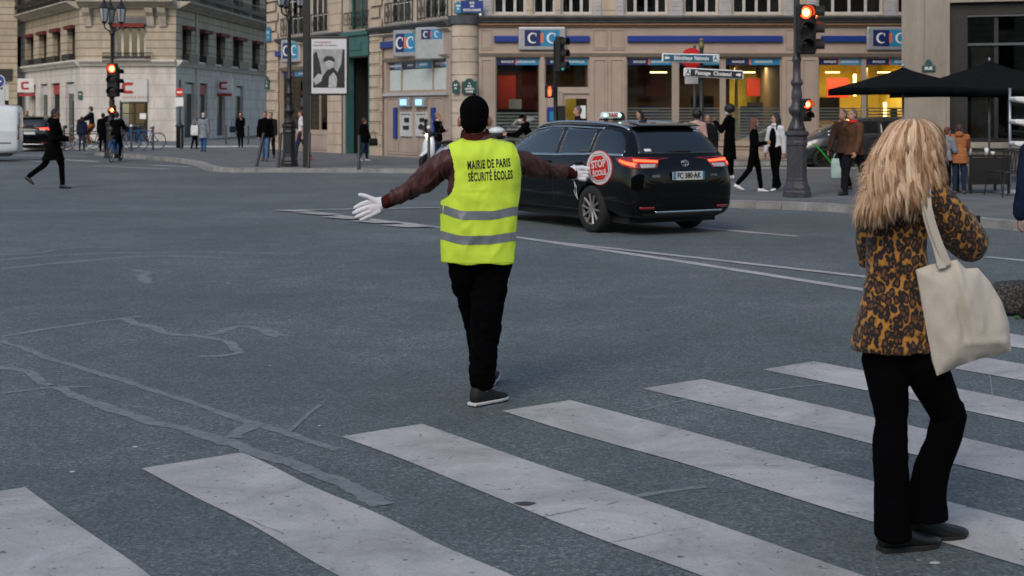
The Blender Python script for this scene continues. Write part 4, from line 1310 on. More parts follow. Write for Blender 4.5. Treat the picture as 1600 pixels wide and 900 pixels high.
STAND_POSE = dict(la=((-.16, .02, -1), (-.02, .22, -1)), ra=((.16, .02, -1), (.02, .22, -1)), ll=((-.04, 0, -1), (-.02, -.02, -1)), rl=((.04, 0, -1), (.02, -.02, -1)))
def WALK(k=1.0, sw=1):
    a = dict(STAND_POSE)
    f = ((0, .42 * k, -1), (0, .12 * k, -1)); b = ((0, -.28 * k, -1), (0, -.62 * k, -1))
    a['ll'], a['rl'] = (f, b) if sw > 0 else (b, f)
    g = ((.16, .3 * k, -1), (.02, .6 * k, -1)); h = ((.16, -.3 * k, -1), (.04, 0, -1))
    if sw > 0: a['ra'] = g; a['la'] = tuple((-x, y, z) for x, y, z in h)
    else: a['ra'] = h; a['la'] = tuple((-x, y, z) for x, y, z in g)
    return a
def person(label, loc, face, H=1.72, pose=None, lean=0.0, top='c_black', hem=.02, legs='c_black', shoes='c_leather', hair='short', hairm='h_black', skin='skin', head=(0, 0),
           bulk=1.0, flare=.0, bag=None, mask=False, hat=None, scarf=None, hood=False, sleeve=True, hip=None, voxel=.014, group=None, female=False, puff=False):
    P_ = dict(STAND_POSE); P_.update(pose or {})
    s = H / 1.75
    la, ra, ll, rl = [[V(v).normalized() for v in P_[k]] for k in ('la', 'ra', 'll', 'rl')]
    TH, SH = .435, .425
    drops = [-(t.z * TH + q.z * SH) for t, q in (ll, rl)]
    hz = (max(drops) + .09) if hip is None else hip / s
    P = V((0, 0, hz + .02))
    t = V((0, math.sin(lean), math.cos(lean)))
    sw = .150 if female else .168
    waist = P + t * .14; chest = P + t * .33; neck = P + t * .49
    sh = [P + t * .43 + V((-sw, 0, 0)), P + t * .43 + V((sw, 0, 0))]
    hips = [V((-.085, 0, hz)), V((.085, 0, hz))]
    elb = [sh[0] + la[0] * .285, sh[1] + ra[0] * .285]
    wri = [elb[0] + la[1] * .255, elb[1] + ra[1] * .255]
    kne = [hips[0] + ll[0] * TH, hips[1] + rl[0] * TH]
    ank = [kne[0] + ll[1] * SH, kne[1] + rl[1] * SH]
    hd = neck + V((0, .02 + math.sin(lean) * .06, .16))
    HT = Matrix.Translation(hd) @ Matrix.Rotation(head[0], 4, 'Z') @ Matrix.Rotation(-head[1], 4, 'X')
    b = MB()
    b.ell((0, -.012, .022), (.073, .092, .092), 18, T=HT).ell((0, .022, -.052), (.053, .060, .058), 14, T=HT)
    b.cap((0, .078, .012), (0, .098, -.022), .008, .013, 8, T=HT)
    for q in (-1, 1): b.ell((q * .074, -.004, -.008), (.012, .020, .032), 10, T=HT)
    b.cap(neck - t * .06, hd + V((0, -.015, -.05)), .056, .052, 12)
    b.cap(P, waist, .105, .095, 12, fl=.75).cap(waist, chest, .10, .12, 12, fl=.65).cap(sh[0] * .8 + sh[1] * .2, sh[1] * .8 + sh[0] * .2, .05, .05, 10)
    for i in (0, 1):
        b.cap(sh[i], elb[i], .042, .034, 10).cap(elb[i], wri[i], .034, .025, 10)
        b.cap(hips[i], kne[i], .07, .045, 10).cap(kne[i], ank[i], .045, .033, 10)
        dd = (wri[i] - elb[i]).normalized()
        nn = V((1, 0, 0)) * (1 if i == 0 else -1)
        hand(b, wri[i] + dd * .012, dd, nn + V((0, -.2, 0)), -1 if i == 0 else 1, .75)
    root = fuse(b, 'person', M[skin], None, voxel * .85, 3)
    root.location = loc; root.rotation_euler.z = face; root.scale = (s, s, s)
    tag(root, label, 'person', group)
    # top garment
    g = MB(); e = .010 * bulk
    for q in (0, 1): g.cap(neck + t * .0, sh[q].lerp(neck, .12) + t * .0, .058, .052 + e, 12)
    g.cap(P + t * .03, waist, .135 + e, .125 + e, 14, fl=.74).cap(waist, chest, .125 + e, .15 + e, 14, fl=.68).cap(chest, P + t * .42, .15 + e, .12 + e, 14, fl=.66)
    g.cap(sh[0] * .85 + sh[1] * .15 - t * .03, sh[1] * .85 + sh[0] * .15 - t * .03, .056 + e, .056 + e, 12)
    g.cap(neck - t * .05, neck + t * .015, .075, .066, 12)
    for i in (0, 1):
        if sleeve:
            g.cap(sh[i], elb[i], .064 + e, .052 + e, 12).cap(elb[i], elb[i].lerp(wri[i], .97), .052 + e, .038 + e, 12)
        else: g.cap(sh[i], sh[i].lerp(elb[i], .6), .064 + e, .056 + e, 12)
    if hem > .05:   # coat skirt down to hem metres below the hip
        zc = P.z; km = (kne[0] + kne[1]) / 2
        secs = []
        n_ = 6
        for j in range(n_ + 1):
            f_ = j / n_; z_ = waist.z * (1 - f_) + (zc - hem) * f_
            dep = max(0, zc - z_) / .45
            cx, cy = km.x * min(dep, 1.3), km.y * min(dep, 1.3)
            sp = abs(kne[0].y - kne[1].y) * .5 * min(dep, 1.2)
            secs.append((cx, cy * .8, z_, .145 + e + .05 * f_, .10 + e + .04 * f_ + sp * .8))
        g.loft(list(reversed(secs)), 20)
    if hood: g.ell(neck + V((0, -.09, .03)), (.10, .075, .07), 14)
    if puff:
        tp = fuse(g, 'jacket', M[top], root, voxel * .8, 2)
        for v in tp.data.vertices: v.co += v.normal * (.014 * abs(math.sin(v.co.z * 38)) ** .6)
    else:
        tp = fuse(g, 'jacket', M[top], root, voxel, 3, amp=.010, fs=(7, 7, 10), amp2=.008)
    # trousers
    g = MB()
    g.cap(hips[0], hips[1], .105, .105, 14, up=V((0, 1, 0)))
    for i in (0, 1):
        g.cap(hips[i], kne[i], .098, .068, 12).cap(kne[i], ank[i] + V((0, 0, .02)), .066, .050 + flare, 12)
    fuse(g, 'trousers', M[legs], root, voxel, 3, amp=.008, fs=(9, 9, 8), amp2=.008)
    for i in (0, 1):
        dz = ank[i].z - .09
        sd = (ll, rl)[i][1]
        pt = -min(max(dz * 3.5, 0), 1.0) if sd.y < -.2 else (.0 if dz < .03 else .15)
        shoe_mesh('shoe', ank[i], 0 + (.12 if i == 0 else -.12), pt, M[shoes], root)
    # hair
    if hat:
        g = MB(); g.ell((0, -.012, .05), (.084, .102, .078), 18, T=HT).ell((0, .09, .035), (.06, .06, .008), 14, T=HT)
        fuse(g, 'cap', M[hat], root, .009, 2)
    if hair != 'none':
        g = MB()
        g.ell((0, -.026, .036), (.081, .094, .092), 18, T=HT)
        if hair in ('short', 'long', 'wavy', 'bun'): g.ell((0, -.055, -.01), (.073, .060, .075), 14, T=HT)
        if hair == 'long':
            for q in (-.05, 0, .05): g.cap(HT @ V((q, -.07, .0)), HT @ V((q * 1.5, -.085, -.27)), .05, .032, 10)
            for q in (-1, 1): g.cap(HT @ V((q * .07, -.01, .0)), HT @ V((q * .095, .0, -.24)), .026, .022, 10)
        if hair == 'wavy':
            for q in (-1, 0, 1): g.cap(HT @ V((q * .05, -.06, .0)), HT @ V((q * .10, -.08, -.2)), .06, .05, 10)
            for q in (-1, 1): g.cap(HT @ V((q * .08, 0, .02)), HT @ V((q * .11, .0, -.17)), .035, .035, 10)
        if hair == 'curly': g.ell((0, -.03, .05), (.115, .12, .115), 18, T=HT)
        if hair == 'bun': g.ell((0, -.10, .09), (.04, .04, .04), 12, T=HT)
        fuse(g, 'hair', M[hairm], root, .011, 1, amp=.012 if hair in ('curly', 'wavy') else .004, fs=(28, 28, 14), amp2=.012 if hair in ('curly', 'wavy') else .005)
    for q in (-1, 1):
        MB().ell((q * .030, .074, .004), (.011, .008, .007), 8, T=HT).build('eye', M['eye'], root, smooth=True)
        MB().cap((q * .017, .083, .024), (q * .046, .073, .024), .004, .003, 6, T=HT).build('eyebrow', M[hairm], root, smooth=True)
    if mask: fuse(MB().ell((0, .035, -.045), (.060, .066, .052), 16, T=HT), 'face_mask', M['mask'], root, .009, 1)
    else: MB().ell((0, .080, -.052), (.022, .007, .006), 8, T=HT).build('mouth', M['lip'], root, smooth=True)
    if scarf: fuse(MB().ell(neck + V((0, .01, .03)), (.10, .10, .05), 16), 'scarf', M[scarf], root, .012, 2, amp=.01, fs=(12, 12, 20))
    return root

def hand_world(root, i):
    pass

def handbag(loc, rz, w, h, d, m, label, strap=.25, cat='bag', name='handbag'):
    r = empty(name, loc, rz, label, cat)
    mb = MB()
    mb.rings([[(x * k, y * q, z) for x, y in ((-w / 2, -d / 2), (w / 2, -d / 2), (w / 2, d / 2), (-w / 2, d / 2))] for z, k, q in ((-h / 2, .9, .8), (-h / 4, 1, 1), (h / 4, .97, .9), (h / 2, .9, .35))])
    mb.build('bag_body', m, r, bevel=.015)
    MB().tube([(-w * .3, 0, h * .45), (-w * .2, 0, h / 2 + strap * .7), (0, 0, h / 2 + strap), (w * .2, 0, h / 2 + strap * .7), (w * .3, 0, h * .45)], .009, 6).build('strap', m, r)
    return r

Z1 = .118; Z2 = .17
LEFT, RIGHT, AWAY, TOWARD = R(90), R(-90), 0.0, R(180)
hug = dict(la=((-.18, .25, -1), (.55, .9, .15)), ra=((.18, .25, -1), (-.55, .9, .15)))
# man crossing the road on the left
ps = dict(la=((-.1, .2, -1), (.45, .95, -.12)), ra=((.1, .2, -1), (-.45, .95, -.12)), ll=((0, .34, -1), (0, .05, -1)), rl=((0, -.42, -1), (0, -1.25, -1)))
person('man in knee length black coat striding right across the empty road at the left', gp(84, 295), RIGHT, 1.80, ps, R(3), 'c_black', .33, 'c_black', 'c_leather', 'short', 'h_black', 'skin_dark', (R(-8), 0), bulk=1.5, hood=True, scarf='c_black', voxel=.012)
person('man in black jacket and blue jeans walking towards the road beside the first lamp post', gp(414, 252, Z1), TOWARD, 1.62, WALK(.5), 0, 'c_black', .12, 'c_jean', 'shoe_brown', 'short', 'h_brown', 'skin', bulk=1.6, scarf='c_char')
person('dark clothed person close behind the man in blue jeans', gp(423, 247, Z1), TOWARD, 1.6, WALK(.5, -1), 0, 'c_char', .2, 'c_char', 'shoe_brown', 'short', 'h_brown')
o = person('white haired person in grey blue coat and mask with a white shoulder bag', gp(318, 237, Z1), TOWARD, 1.56, WALK(.35), 0, 'c_grey', .35, 'c_bluebr', 'c_leather', 'short', 'h_white', mask=True, bulk=2.2, scarf='c_char')
handbag(o.location + V((-.33, -.12, .85)), 0, .3, .4, .12, M['c_white'], 'white shoulder bag at the side of the white haired person')
o = person('woman in long black coat with a hand raised to her face, on the left pavement', gp(376, 231, Z1), TOWARD, 1.58, dict(la=((-.1, .3, -1), (.35, .6, 1)), **{k: v for k, v in WALK(.3).items() if k != 'la'}), 0, 'c_black', .42, 'c_black', 'c_leather', 'long', 'h_brown', female=True, bulk=1.2)
handbag(o.location + V((-.32, -.05, .82)), 0, .32, .28, .12, M['c_navy'], 'dark blue handbag beside the woman in long black coat', .3)
person('dark clothed person behind the no entry sign post at the left', gp(304, 233, Z1), RIGHT, 1.35, WALK(.4), R(20), 'c_char', .3, 'c_black', 'c_leather', 'short')
person('man in white tee shirt and red shoes walking left behind the poster pillar', gp(471, 251, Z1), LEFT, 1.68, WALK(.8), 0, 'c_white', .02, 'c_djean', 'shoe_red', 'short', 'h_brown', sleeve=False)
o = person('person in black coat and white sneakers walking right in front of the dark passage', gp(569, 252, Z1), R(-60), 1.42, WALK(.7), 0, 'c_black', .2, 'c_djean', 'shoe_white', 'short', 'h_brown', bulk=2)
handbag(o.location + V((.3, -.1, .62)), R(30), .3, .24, .1, M['c_leather'], 'black handbag carried by the person before the dark passage')
person('blond woman in black jacket and beige scarf standing by the right cash machine', gp(684, 257, Z1), R(-115), 1.56, hug, 0, 'c_black', .15, 'c_djean', 'c_leather', 'bun', 'h_blond', scarf='c_pink', bulk=1.4, female=True)
person('grey haired man in dark coat, head above the taxi roof by the bank door', gp(906, 278, Z1), LEFT, 1.74, WALK(.4), R(5), 'c_char', .3, 'c_black', 'c_leather', 'short', 'h_grey', head=(R(15), R(-8)), bulk=1.5)
person('person seen only as dark hair just above the taxi roof', gp(971, 274, Z1), AWAY, 1.58, None, 0, 'c_black', .2, 'c_black', 'c_leather', 'long', 'h_black', female=True)
person('woman in black hooded coat with hand at her cheek behind the taxi roof', gp(999, 276, Z1), R(140), 1.62, dict(ra=((.1, .35, -1), (-.3, .6, 1.1))), 0, 'c_black', .2, 'c_black', 'c_leather', 'long', 'h_black', hood=True, female=True, bulk=1.6)
person('person in pale pink coat with dark curly hair behind the sign pole', gp(1089, 287, Z1), AWAY, 1.62, None, 0, 'c_pink', .4, 'c_char', 'c_leather', 'curly', 'h_black', 'skin_dark', female=True, bulk=1.4)
person('older woman in dark jacket and short grey hair beside the rear of the taxi', gp(1106, 286, Z1), R(165), 1.55, WALK(.4), 0, 'c_char', .1, 'c_djean', 'c_leather', 'short', 'h_grey', bulk=1.5, female=True)
person('tall woman in long black coat with curly black hair looking up to the left', gp(1140, 280, Z1), R(60), 1.74, dict(la=((-.25, .5, -1), (.1, .7, .9))), 0, 'c_black', .5, 'c_black', 'shoe_white', 'curly', 'h_black', 'skin_dark', (R(10), R(12)), female=True, bulk=1.3, mask=True)
person('young woman with wavy auburn hair and black jacket walking beside the one in white', gp(1178, 300, Z1), R(-100), 1.50, dict(la=((-.1, .2, -1), (.5, .8, .1)), ra=((.1, .2, -1), (-.5, .8, .1)), ll=((0, .25, -1), (0, .12, -1)), rl=((0, -.25, -1), (0, -.8, -1))), 0, 'c_black', .05, 'c_black', 'shoe_white', 'wavy', 'h_auburn', female=True, voxel=.012)
o = person('young woman in white jacket and wide black trousers with long black hair', gp(1212, 298, Z1), R(130), 1.56, WALK(.45), 0, 'c_white', .04, 'c_black', 'shoe_white', 'long', 'h_black', female=True, flare=.035, head=(R(-25), 0), bulk=1.4, voxel=.012, scarf='c_white')
fuse(MB().ell((0, .10, 1.17), (.095, .055, .26), 14), 'sweater', M['c_black'], o, .012, 2)
person('grey haired man in brown tweed jacket walking in front, red scarf at his neck', gp(1336, 305, Z1), R(128), 1.68, WALK(.9, -1), R(7), 'c_brown', .14, 'c_char', 'c_leather', 'short', 'h_grey', 'skin', (0, R(-12)), bulk=1.6, scarf='red', voxel=.012)
person('man in darker brown coat walking half hidden behind the man in tweed', gp(1320, 300, Z1), R(135), 1.68, WALK(.9), R(7), 'c_brown2', .14, 'c_char', 'shoe_brown', 'short', 'h_grey', 'skin', (0, R(-15)), bulk=1.6)
handbag(gp(1308, 291, Z1) + V((0, 0, .38)), 0, .26, .42, .1, mat("pale green paper", (.42, .55, .5), .7), 'pale green paper carrier bag beside the two men in brown', .14, 'bag', 'carrier_bag')
o = person('person in tan orange puffer jacket bending over the cafe table, seen from behind', gp(1499, 303, Z1), R(-15), 1.36, dict(la=((-.1, .7, -1), (.1, 1, -.3)), ra=((.1, .7, -1), (-.1, 1, -.3))), R(10), 'c_orange', .2, 'c_djean', 'shoe_brown', 'short', 'h_brown', hood=True, bulk=3.0, puff=True)
person('child in pale grey jacket beside the tan puffer jacket, mostly hidden by blond hair', gp(1477, 303, Z1), R(-60), 1.30, hug, R(8), 'c_grey', .1, 'c_black', 'c_leather', 'short', 'h_auburn', bulk=1.6)
# person at the right edge
person('person in dark jacket and blue jeans cut off by the right edge of the picture', V((gp(1636, 500).x, 11.6, 0)), R(10), 1.72, STAND_POSE, 0, 'c_navy', .02, 'c_jean', 'c_leather', 'short', 'h_brown', bulk=1.8, flare=.01)
person('small figure in a pale blue top standing at the upstairs window under the red awning', V(((187 - 800) / F * 76.3, 76.3, lz(94) - .4)), TOWARD, 1.45, hug, 0, mat("pale blue top", (.35, .45, .5), .8).name and 'c_grey', .02, 'c_char', 'c_leather', 'short', 'h_brown', voxel=.02)
person('dark clothed person with a backpack standing at the left behind the bicycle wheel', gp(128, 236, Z2), AWAY, 1.36, STAND_POSE, 0, 'c_navy', .1, 'c_djean', 'c_leather', 'short', 'h_brown', bulk=2.4, hood=True, voxel=.018)
person('person in black coat standing right of the rider in rust trousers', gp(161, 238, Z2), AWAY, 1.50, STAND_POSE, 0, 'c_black', .45, 'c_black', 'c_leather', 'short', 'h_black', bulk=2.6, voxel=.018)
person('person in black standing in the shadow behind the street lamp on the left', gp(172, 234, Z2), TOWARD, 1.62, STAND_POSE, 0, 'c_black', .3, 'c_black', 'c_leather', 'short', 'h_black', bulk=2, voxel=.018)
person('pedestrian in dark coat behind the small black car at the left', gp(42, 228, Z2), TOWARD, 1.6, STAND_POSE, 0, 'c_black', .3, 'c_black', 'c_leather', 'short', 'h_auburn', bulk=1.6, voxel=.018)
sit = dict(la=((-.1, .75, -.6), (.1, .8, -.2)), ra=((.1, .75, -.6), (-.1, .8, -.2)), ll=((-.05, .95, -.45), (0, -.1, -1)), rl=((.05, .6, -1), (0, -.25, -1)))
R1 = person('rider in dark jacket and rust trousers seated on the long black bicycle', gp(144, 235, Z2) + V((0, 0, .0)), LEFT, 1.72, sit, R(6), 'c_char', .02, 'c_rust', 'shoe_white', 'short', 'h_brown', mask=True, hip=.98, bulk=1.5, scarf='c_grey', voxel=.016)
R2 = person('cyclist in black with pale grey hood riding on the road, seen from behind', gp(181, 253), AWAY, 1.70, sit, R(14), 'c_black', .02, 'c_black', 'c_leather', 'short', 'h_black', hip=.95, bulk=2, voxel=.016, scarf='c_grey')
R3 = person('masked cyclist in black jacket and black cap leaning forward between the guard and the taxi', gp(832, 277), LEFT, 1.70, dict(la=((-.1, .7, -.7), (.05, 1, .0)), ra=((.1, .7, -.7), (-.05, 1, .0)), ll=sit['ll'], rl=sit['rl']), R(28), 'c_black', .02, 'c_black', 'c_leather', 'short', 'h_black', hip=.92, bulk=1.8, mask=True, hat='c_black', hood=True, head=(0, R(-5)))
# ================================================================ THE SCHOOL CROSSING GUARD
GD = 8.27
GX = (746.3 - 800) / F * GD
def gq(px, py, dy=0.0):
    w = pz(px, py, GD + dy); return V((w.x - GX, dy, w.z))
M['maroon'] = mat("maroon bomber nylon", (.058, .016, .014), .58, var=.10, vscale=8, bump=.12, bscale=14, spec=.5)
M['rib'] = cloth("maroon rib knit", (.055, .014, .013), .9)
def hivis():
    m = mat("hi-vis yellow mesh", (.60, .80, .05), .75, var=.10, vscale=4, bump=.9, bscale=7)
    return m
M['hivis'] = hivis()
M['reflect'] = mat("silver reflective tape", (.20, .22, .25), .38, .25, var=.12, vscale=14)
M['vest_print'] = mat("black vest print", (.01, .012, .01), .7, var=0)
M['trouser'] = cloth("black trousers", (.0022, .0022, .0028), .95, bump=.4, bs=22)
M['glove'] = cloth("white cotton glove", (.72, .72, .77), .9, .04, .3, 120)
b = MB()
hc = gq(741.5, 184, 0)
HT = Matrix.Translation(hc) @ Matrix.Rotation(R(-4), 4, 'Z')
b.ell((0, -.008, .022), (.076, .096, .096), 26, T=HT).ell((0, .030, -.052), (.056, .064, .062), 18, T=HT).ell((0, -.035, -.045), (.060, .055, .05), 18, T=HT)
b.cap((0, .088, .012), (0, .110, -.022), .009, .014, 10, T=HT)
for q in (-1, 1):
    b.ell((q * .089, -.006, -.022), (.011, .022, .033), 14, T=HT, rot=Matrix.Rotation(R(-18 * q), 3, 'Z')).ell((q * .075, .0, -.035), (.012, .013, .018), 12, T=HT)
b.cap(gq(743, 222, .0), gq(742, 190, .005), .066, .062, 18)
b.cap(gq(747, 370, 0), gq(746, 245, 0), .10, .12, 16, fl=.5)
S = [gq(702, 250, 0), gq(800, 248, 0)]; E_ = [gq(651, 291, .10), gq(853, 266, .20)]; W_ = [gq(607, 314.5, .20), gq(893, 270.5, .38)]
for i in (0, 1): b.cap(S[i], E_[i], .030, .024, 12).cap(E_[i], W_[i], .024, .022, 12)
hp = [gq(726, 420, .02), gq(768, 420, 0)]; kn = [gq(750, 503, .32), gq(762, 508, .02)]; an = [gq(759, 588, .52), gq(755, 609, -.02)]
for i in (0, 1): b.cap(hp[i], kn[i], .055, .04, 12).cap(kn[i], an[i], .038, .034, 12)
guard = fuse(b, 'person', M['skin_tan'], None, .006, 3)
guard.location = (GX, GD, 0)
tag(guard, 'crossing guard in yellow vest and white gloves, arms spread, back to the camera', 'person')
guard['label'] = 'crossing guard in yellow vest and white gloves, arms spread, back to the camera'
# cap and cropped hair
g = MB(); g.ell((0, -.010, .036), (.0865, .106, .095), 28, T=HT).ell((0, -.014, .012), (.085, .10, .07), 28, T=HT); g.ell((0, .10, .03), (.062, .07, .009), 18, T=HT)
cp = fuse(g, 'cap', M['c_black'], guard, .005, 3)
0 and MB().tube([HT @ V((.0835 * math.cos(a), -.010 + .104 * math.sin(a), .0)) for a in [2 * PI * k / 40 for k in range(41)]], .005, 6, capz=False).build('cap_band', M['c_black'], cp, smooth=True)
MB().ell((0, -.010, .136), (.010, .010, .006), 10, T=HT).build('button', M['c_black'], cp, smooth=True)
fuse(MB().ell((0, -.026, -.022), (.079, .086, .072), 24, T=HT).ell((0, -.040, -.062), (.058, .05, .034), 20, T=HT), 'hair', M['c_black'], guard, .005, 2, amp=.002, fs=(80, 80, 40))
# bomber jacket
g = MB()
g.cap(gq(747, 362, 0), gq(748, 300, 0), .150, .180, 22, fl=.58).cap(gq(748, 300, 0), gq(748, 252, 0), .185, .175, 22, fl=.58)
g.cap(gq(712, 247, 0), gq(786, 245, 0), .075, .075, 18).cap(gq(722, 232, 0), gq(768, 230, 0), .06, .06, 18)
def sleeve(S_, E2_, W2_, r0, r1, r2, r3):
    g.cap(S_, S_.lerp(E2_, .55), r0, r1, 20).cap(S_.lerp(E2_, .55), E2_, r1, r2, 20).cap(E2_, E2_.lerp(W2_, .5), r2, (r2 + r3) / 2, 18).cap(E2_.lerp(W2_, .5), W2_, (r2 + r3) / 2, r3, 18)
sleeve(gq(704, 252, 0), gq(655, 288, .10), gq(620, 307, .17), .082, .074, .064, .050)
sleeve(gq(797, 252, .0), gq(850, 265, .20), gq(884, 270, .35), .078, .064, .054, .044)
jk = fuse(g, 'jacket', M['maroon'], guard, .0065, 4)
segs = [(gq(704, 252, 0), gq(620, 307, .17)), (gq(797, 252, 0), gq(884, 270, .35))]
nr = [v.normal.copy() for v in jk.data.vertices]
for v, n in zip(jk.data.vertices, nr):
    for a, c in segs:
        ax = (c - a); L_ = ax.length; ax = ax / L_
        t_ = (v.co - a).dot(ax)
        rad_ = (v.co - a - ax * t_)
        if rad_.length < .13 and t_ > -.06:
            q = V((t_ * 17 + rad_.dot(V((0, 0, 1))) * 16, rad_.y * 13, rad_.z * 11))
            d_ = (0.40 - abs(noise.noise(q + V((noise.noise(q * .4) * 2.5, 0, 0))))) * .026 + noise.noise(q * .5 + V((3, 1, 4))) * .014 + (.3 - abs(noise.noise(q * 2.1 + V((9, 2, 4))))) * .010
            d_ *= min(1, max(0, (t_ + .06) / .12))
            v.co += n * (d_ - .006)
            break
g = MB()
rs = []
for py, r_, dy in ((220, .090, 0), (214, .088, 0), (206, .082, .002), (203, .076, .004), (204, .070, .004), (212, .066, .0)):
    c_ = gq(742.5, py, dy)
    rs.append([(c_.x + r_ * math.cos(2 * PI * k / 36), c_.y + r_ * .92 * math.sin(2 * PI * k / 36) + .01, c_.z + .014 * math.sin(2 * PI * k / 36)) for k in range(36)])
g.rings(rs, False, False).build('collar', M['rib'], jk, smooth=True)
fuse(MB().cap(gq(624, 305.5, .165), gq(604, 315.5, .205), .044, .040, 16), 'cuff', M['rib'], jk, .006, 1, amp=.002, fs=(60, 60, 60))
fuse(MB().cap(gq(880, 269.5, .34), gq(895, 271, .385), .040, .036, 16), 'cuff', M['rib'], jk, .006, 1, amp=.002, fs=(60, 60, 60))

# vest as two shaped panels (back and front) meeting on the shoulders and sides
zq = lambda py: gq(746, py).z
xq = lambda px_: gq(px_, 300).x
def interp(tab, z):
    if z <= tab[0][0]: return tab[0][1]
    for (a, va), (c, vc) in zip(tab, tab[1:]):
        if z <= c:
            t_ = (z - a) / (c - a); t_ = t_ * t_ * (3 - 2 * t_) * .5 + t_ * .5
            return va + (vc - va) * t_
    return tab[-1][1]
left_e = [(zq(y), xq(x)) for y, x in ((408, 690.5), (380, 689.5), (330, 689), (314, 689.5), (311, 693), (306, 702), (298, 708), (285, 711.5), (270, 712), (250, 709), (236, 705), (225, 700.5), (214, 697))]
right_e = [(zq(y), xq(x)) for y, x in ((408, 803), (380, 805), (330, 808), (296, 812.5), (270, 814), (250, 812), (236, 808.5), (226, 803), (214, 798))]
full_l = xq(688.5); full_r = xq(814.5)
def ztop(x):
    tab = [(xq(697), zq(228.5)), (xq(711), zq(221)), (xq(722), zq(216)), (xq(732), zq(218)), (xq(746), zq(219)), (xq(758), zq(218)), (xq(766), zq(215.5)), (xq(780), zq(219)), (xq(798), zq(223)), (xq(806), zq(229))]
    return interp(tab, x)
def vy(x, z, side=-1):
    cx = (full_l + full_r) / 2; rx = (full_r - full_l) / 2 + .004
    u = min(abs((x - cx) / rx), 1)
    ry = .150 + .01 * math.sin((z - .8) * 4)
    y = ry * (1 - u ** 2.6) ** (1 / 2.2)
    zt_ = ztop(x)
    f_ = (z - (zt_ - .11)) / .11
    if f_ > 0: y *= math.sqrt(max(0, 1 - min(f_, 1) ** 2.2)) * .8 + .2
    # soft cloth folds
    q = V((x * 7, z * 4, 2.0 + side))
    y += .010 * noise.noise(q) + .005 * noise.noise(V((x * 22 + z * 9, z * 9 - x * 5, side)))
    y += .007 * math.sin(z * 9 + x * 14) * (1 - u) * (1 if z < 1.25 else .4)
    y += .030 * (.30 - abs(noise.noise(V((x * 5 + z * 3.2, z * 2.6 - x * 3, 4 + side))))) + .012 * (.3 - abs(noise.noise(V((x * 12 - z * 6, z * 7 + x * 4, 8 + side)))))
    return side * y
vb = MB()
NX, NZ = 64, 84
zh = zq(408.5)
def vest_panel(side):
    vv = []
    for j in range(NZ + 1):
        t_ = j / NZ
        row = []
        for i in range(NX + 1):
            s_ = i / NX
            s2 = .5 - .5 * math.cos(PI * s_)
            s2 = s2 * .6 + s_ * .4
            # first guess of z for edges
            z = zh + t_ * (zq(218) - zh)
            for _ in range(2):
                xl, xr = interp(left_e, z), interp(right_e, z)
                x = xl + (xr - xl) * s2
                z = zh + .006 * math.sin(x * 30) * (1 - t_) + t_ * (ztop(x) - zh)
            xl, xr = interp(left_e, z), interp(right_e, z)
            x = xl + (xr - xl) * s2
            row.append((x, vy(x, z, side), z))
        vv += row
    f_ = [(j * (NX + 1) + i, j * (NX + 1) + i + 1, (j + 1) * (NX + 1) + i + 1, (j + 1) * (NX + 1) + i) for j in range(NZ) for i in range(NX)]
    vb.add(vv, f_)
vest_panel(-1); vest_panel(1)
vo = vb.build('safety_vest', M['hivis'], guard, smooth=True)
bm = bmesh.new(); bm.from_mesh(vo.data); bmesh.ops.remove_doubles(bm, verts=bm.verts, dist=.004); bmesh.ops.recalc_face_normals(bm, faces=bm.faces); bm.to_mesh(vo.data); bm.free()
sm = vo.modifiers.new("solid", 'SOLIDIFY'); sm.thickness = .003; sm.offset = 1
def vest_strip(tabc, h, name, m, off=.0055, side=-1, x0=None, x1=None):
    mb = MB(); vv = []; n = 60
    for i in range(n + 1):
        s_ = i / n
        for j in range(4):
            x = xq(688.6) + (xq(812) - xq(688.6)) * s_
            z = interp(tabc, x) + h * (j / 3 - .5)
            xl, xr = interp(left_e, z), interp(right_e, z)
            x = xl + (xr - xl) * s_
            vv.append((x + (.003 if s_ > .98 else (-.003 if s_ < .02 else 0)), vy(x, z, side) + side * off, z))
    mb.add(vv, [(i * 4 + j, (i + 1) * 4 + j, (i + 1) * 4 + j + 1, i * 4 + j + 1) for i in range(n) for j in range(3)])
    return mb.build(name, m, vo, smooth=True)
for tb in ([(xq(689), zq(325)), (xq(727), zq(333.5)), (xq(770), zq(333.5)), (xq(808), zq(327.5))], [(xq(689), zq(365.5)), (xq(727), zq(371.5)), (xq(770), zq(371)), (xq(808), zq(366.5))]):
    vest_strip(tb, .050, 'reflective_band', M['reflect'])
    vest_strip(tb, .050, 'reflective_band', M['reflect'], side=1)
vest_strip([(xq(689), zq(406.5)), (xq(812), zq(406.5))], .004, 'hem_seam', mat("vest seam", (.42, .58, .03), .8), off=.004)
def vest_text(s, cx, cz, size, sx, roll):
    me = text_mesh(s, size, sx, .0018, 0, space=1.10)
    bm = bmesh.new(); bm.from_mesh(me)
    bmesh.ops.triangulate(bm, faces=bm.faces)
    bm.to_mesh(me); bm.free()
    c_, s_ = math.cos(roll), math.sin(roll)
    for v in me.vertices:
        x = cx + v.co.x * c_ - v.co.y * s_; z = cz + v.co.x * s_ + v.co.y * c_
        v.co = V((x, vy(x, z, -1) - .0065, z))
    me.name = 'lettering'
    link('lettering', me, M['vest_print'], vo)
    return me
def fit_text(s, width, hgt, cx, cz, roll):
    me = text_mesh(s, 1.0, 1.0, 0, 0)
    xs = [v.co.x for v in me.vertices]; w0 = max(xs) - min(xs)
    vest_text(s, cx, cz, hgt / .70, width / w0 * .70 / hgt, roll)
fit_text('MAIRIE DE PARIS', .222, .047, xq(764.5), zq(255), R(3.6))
fit_text('SÉCURITÉ ÉCOLES', .232, .047, xq(767), zq(273.5), R(3.6))

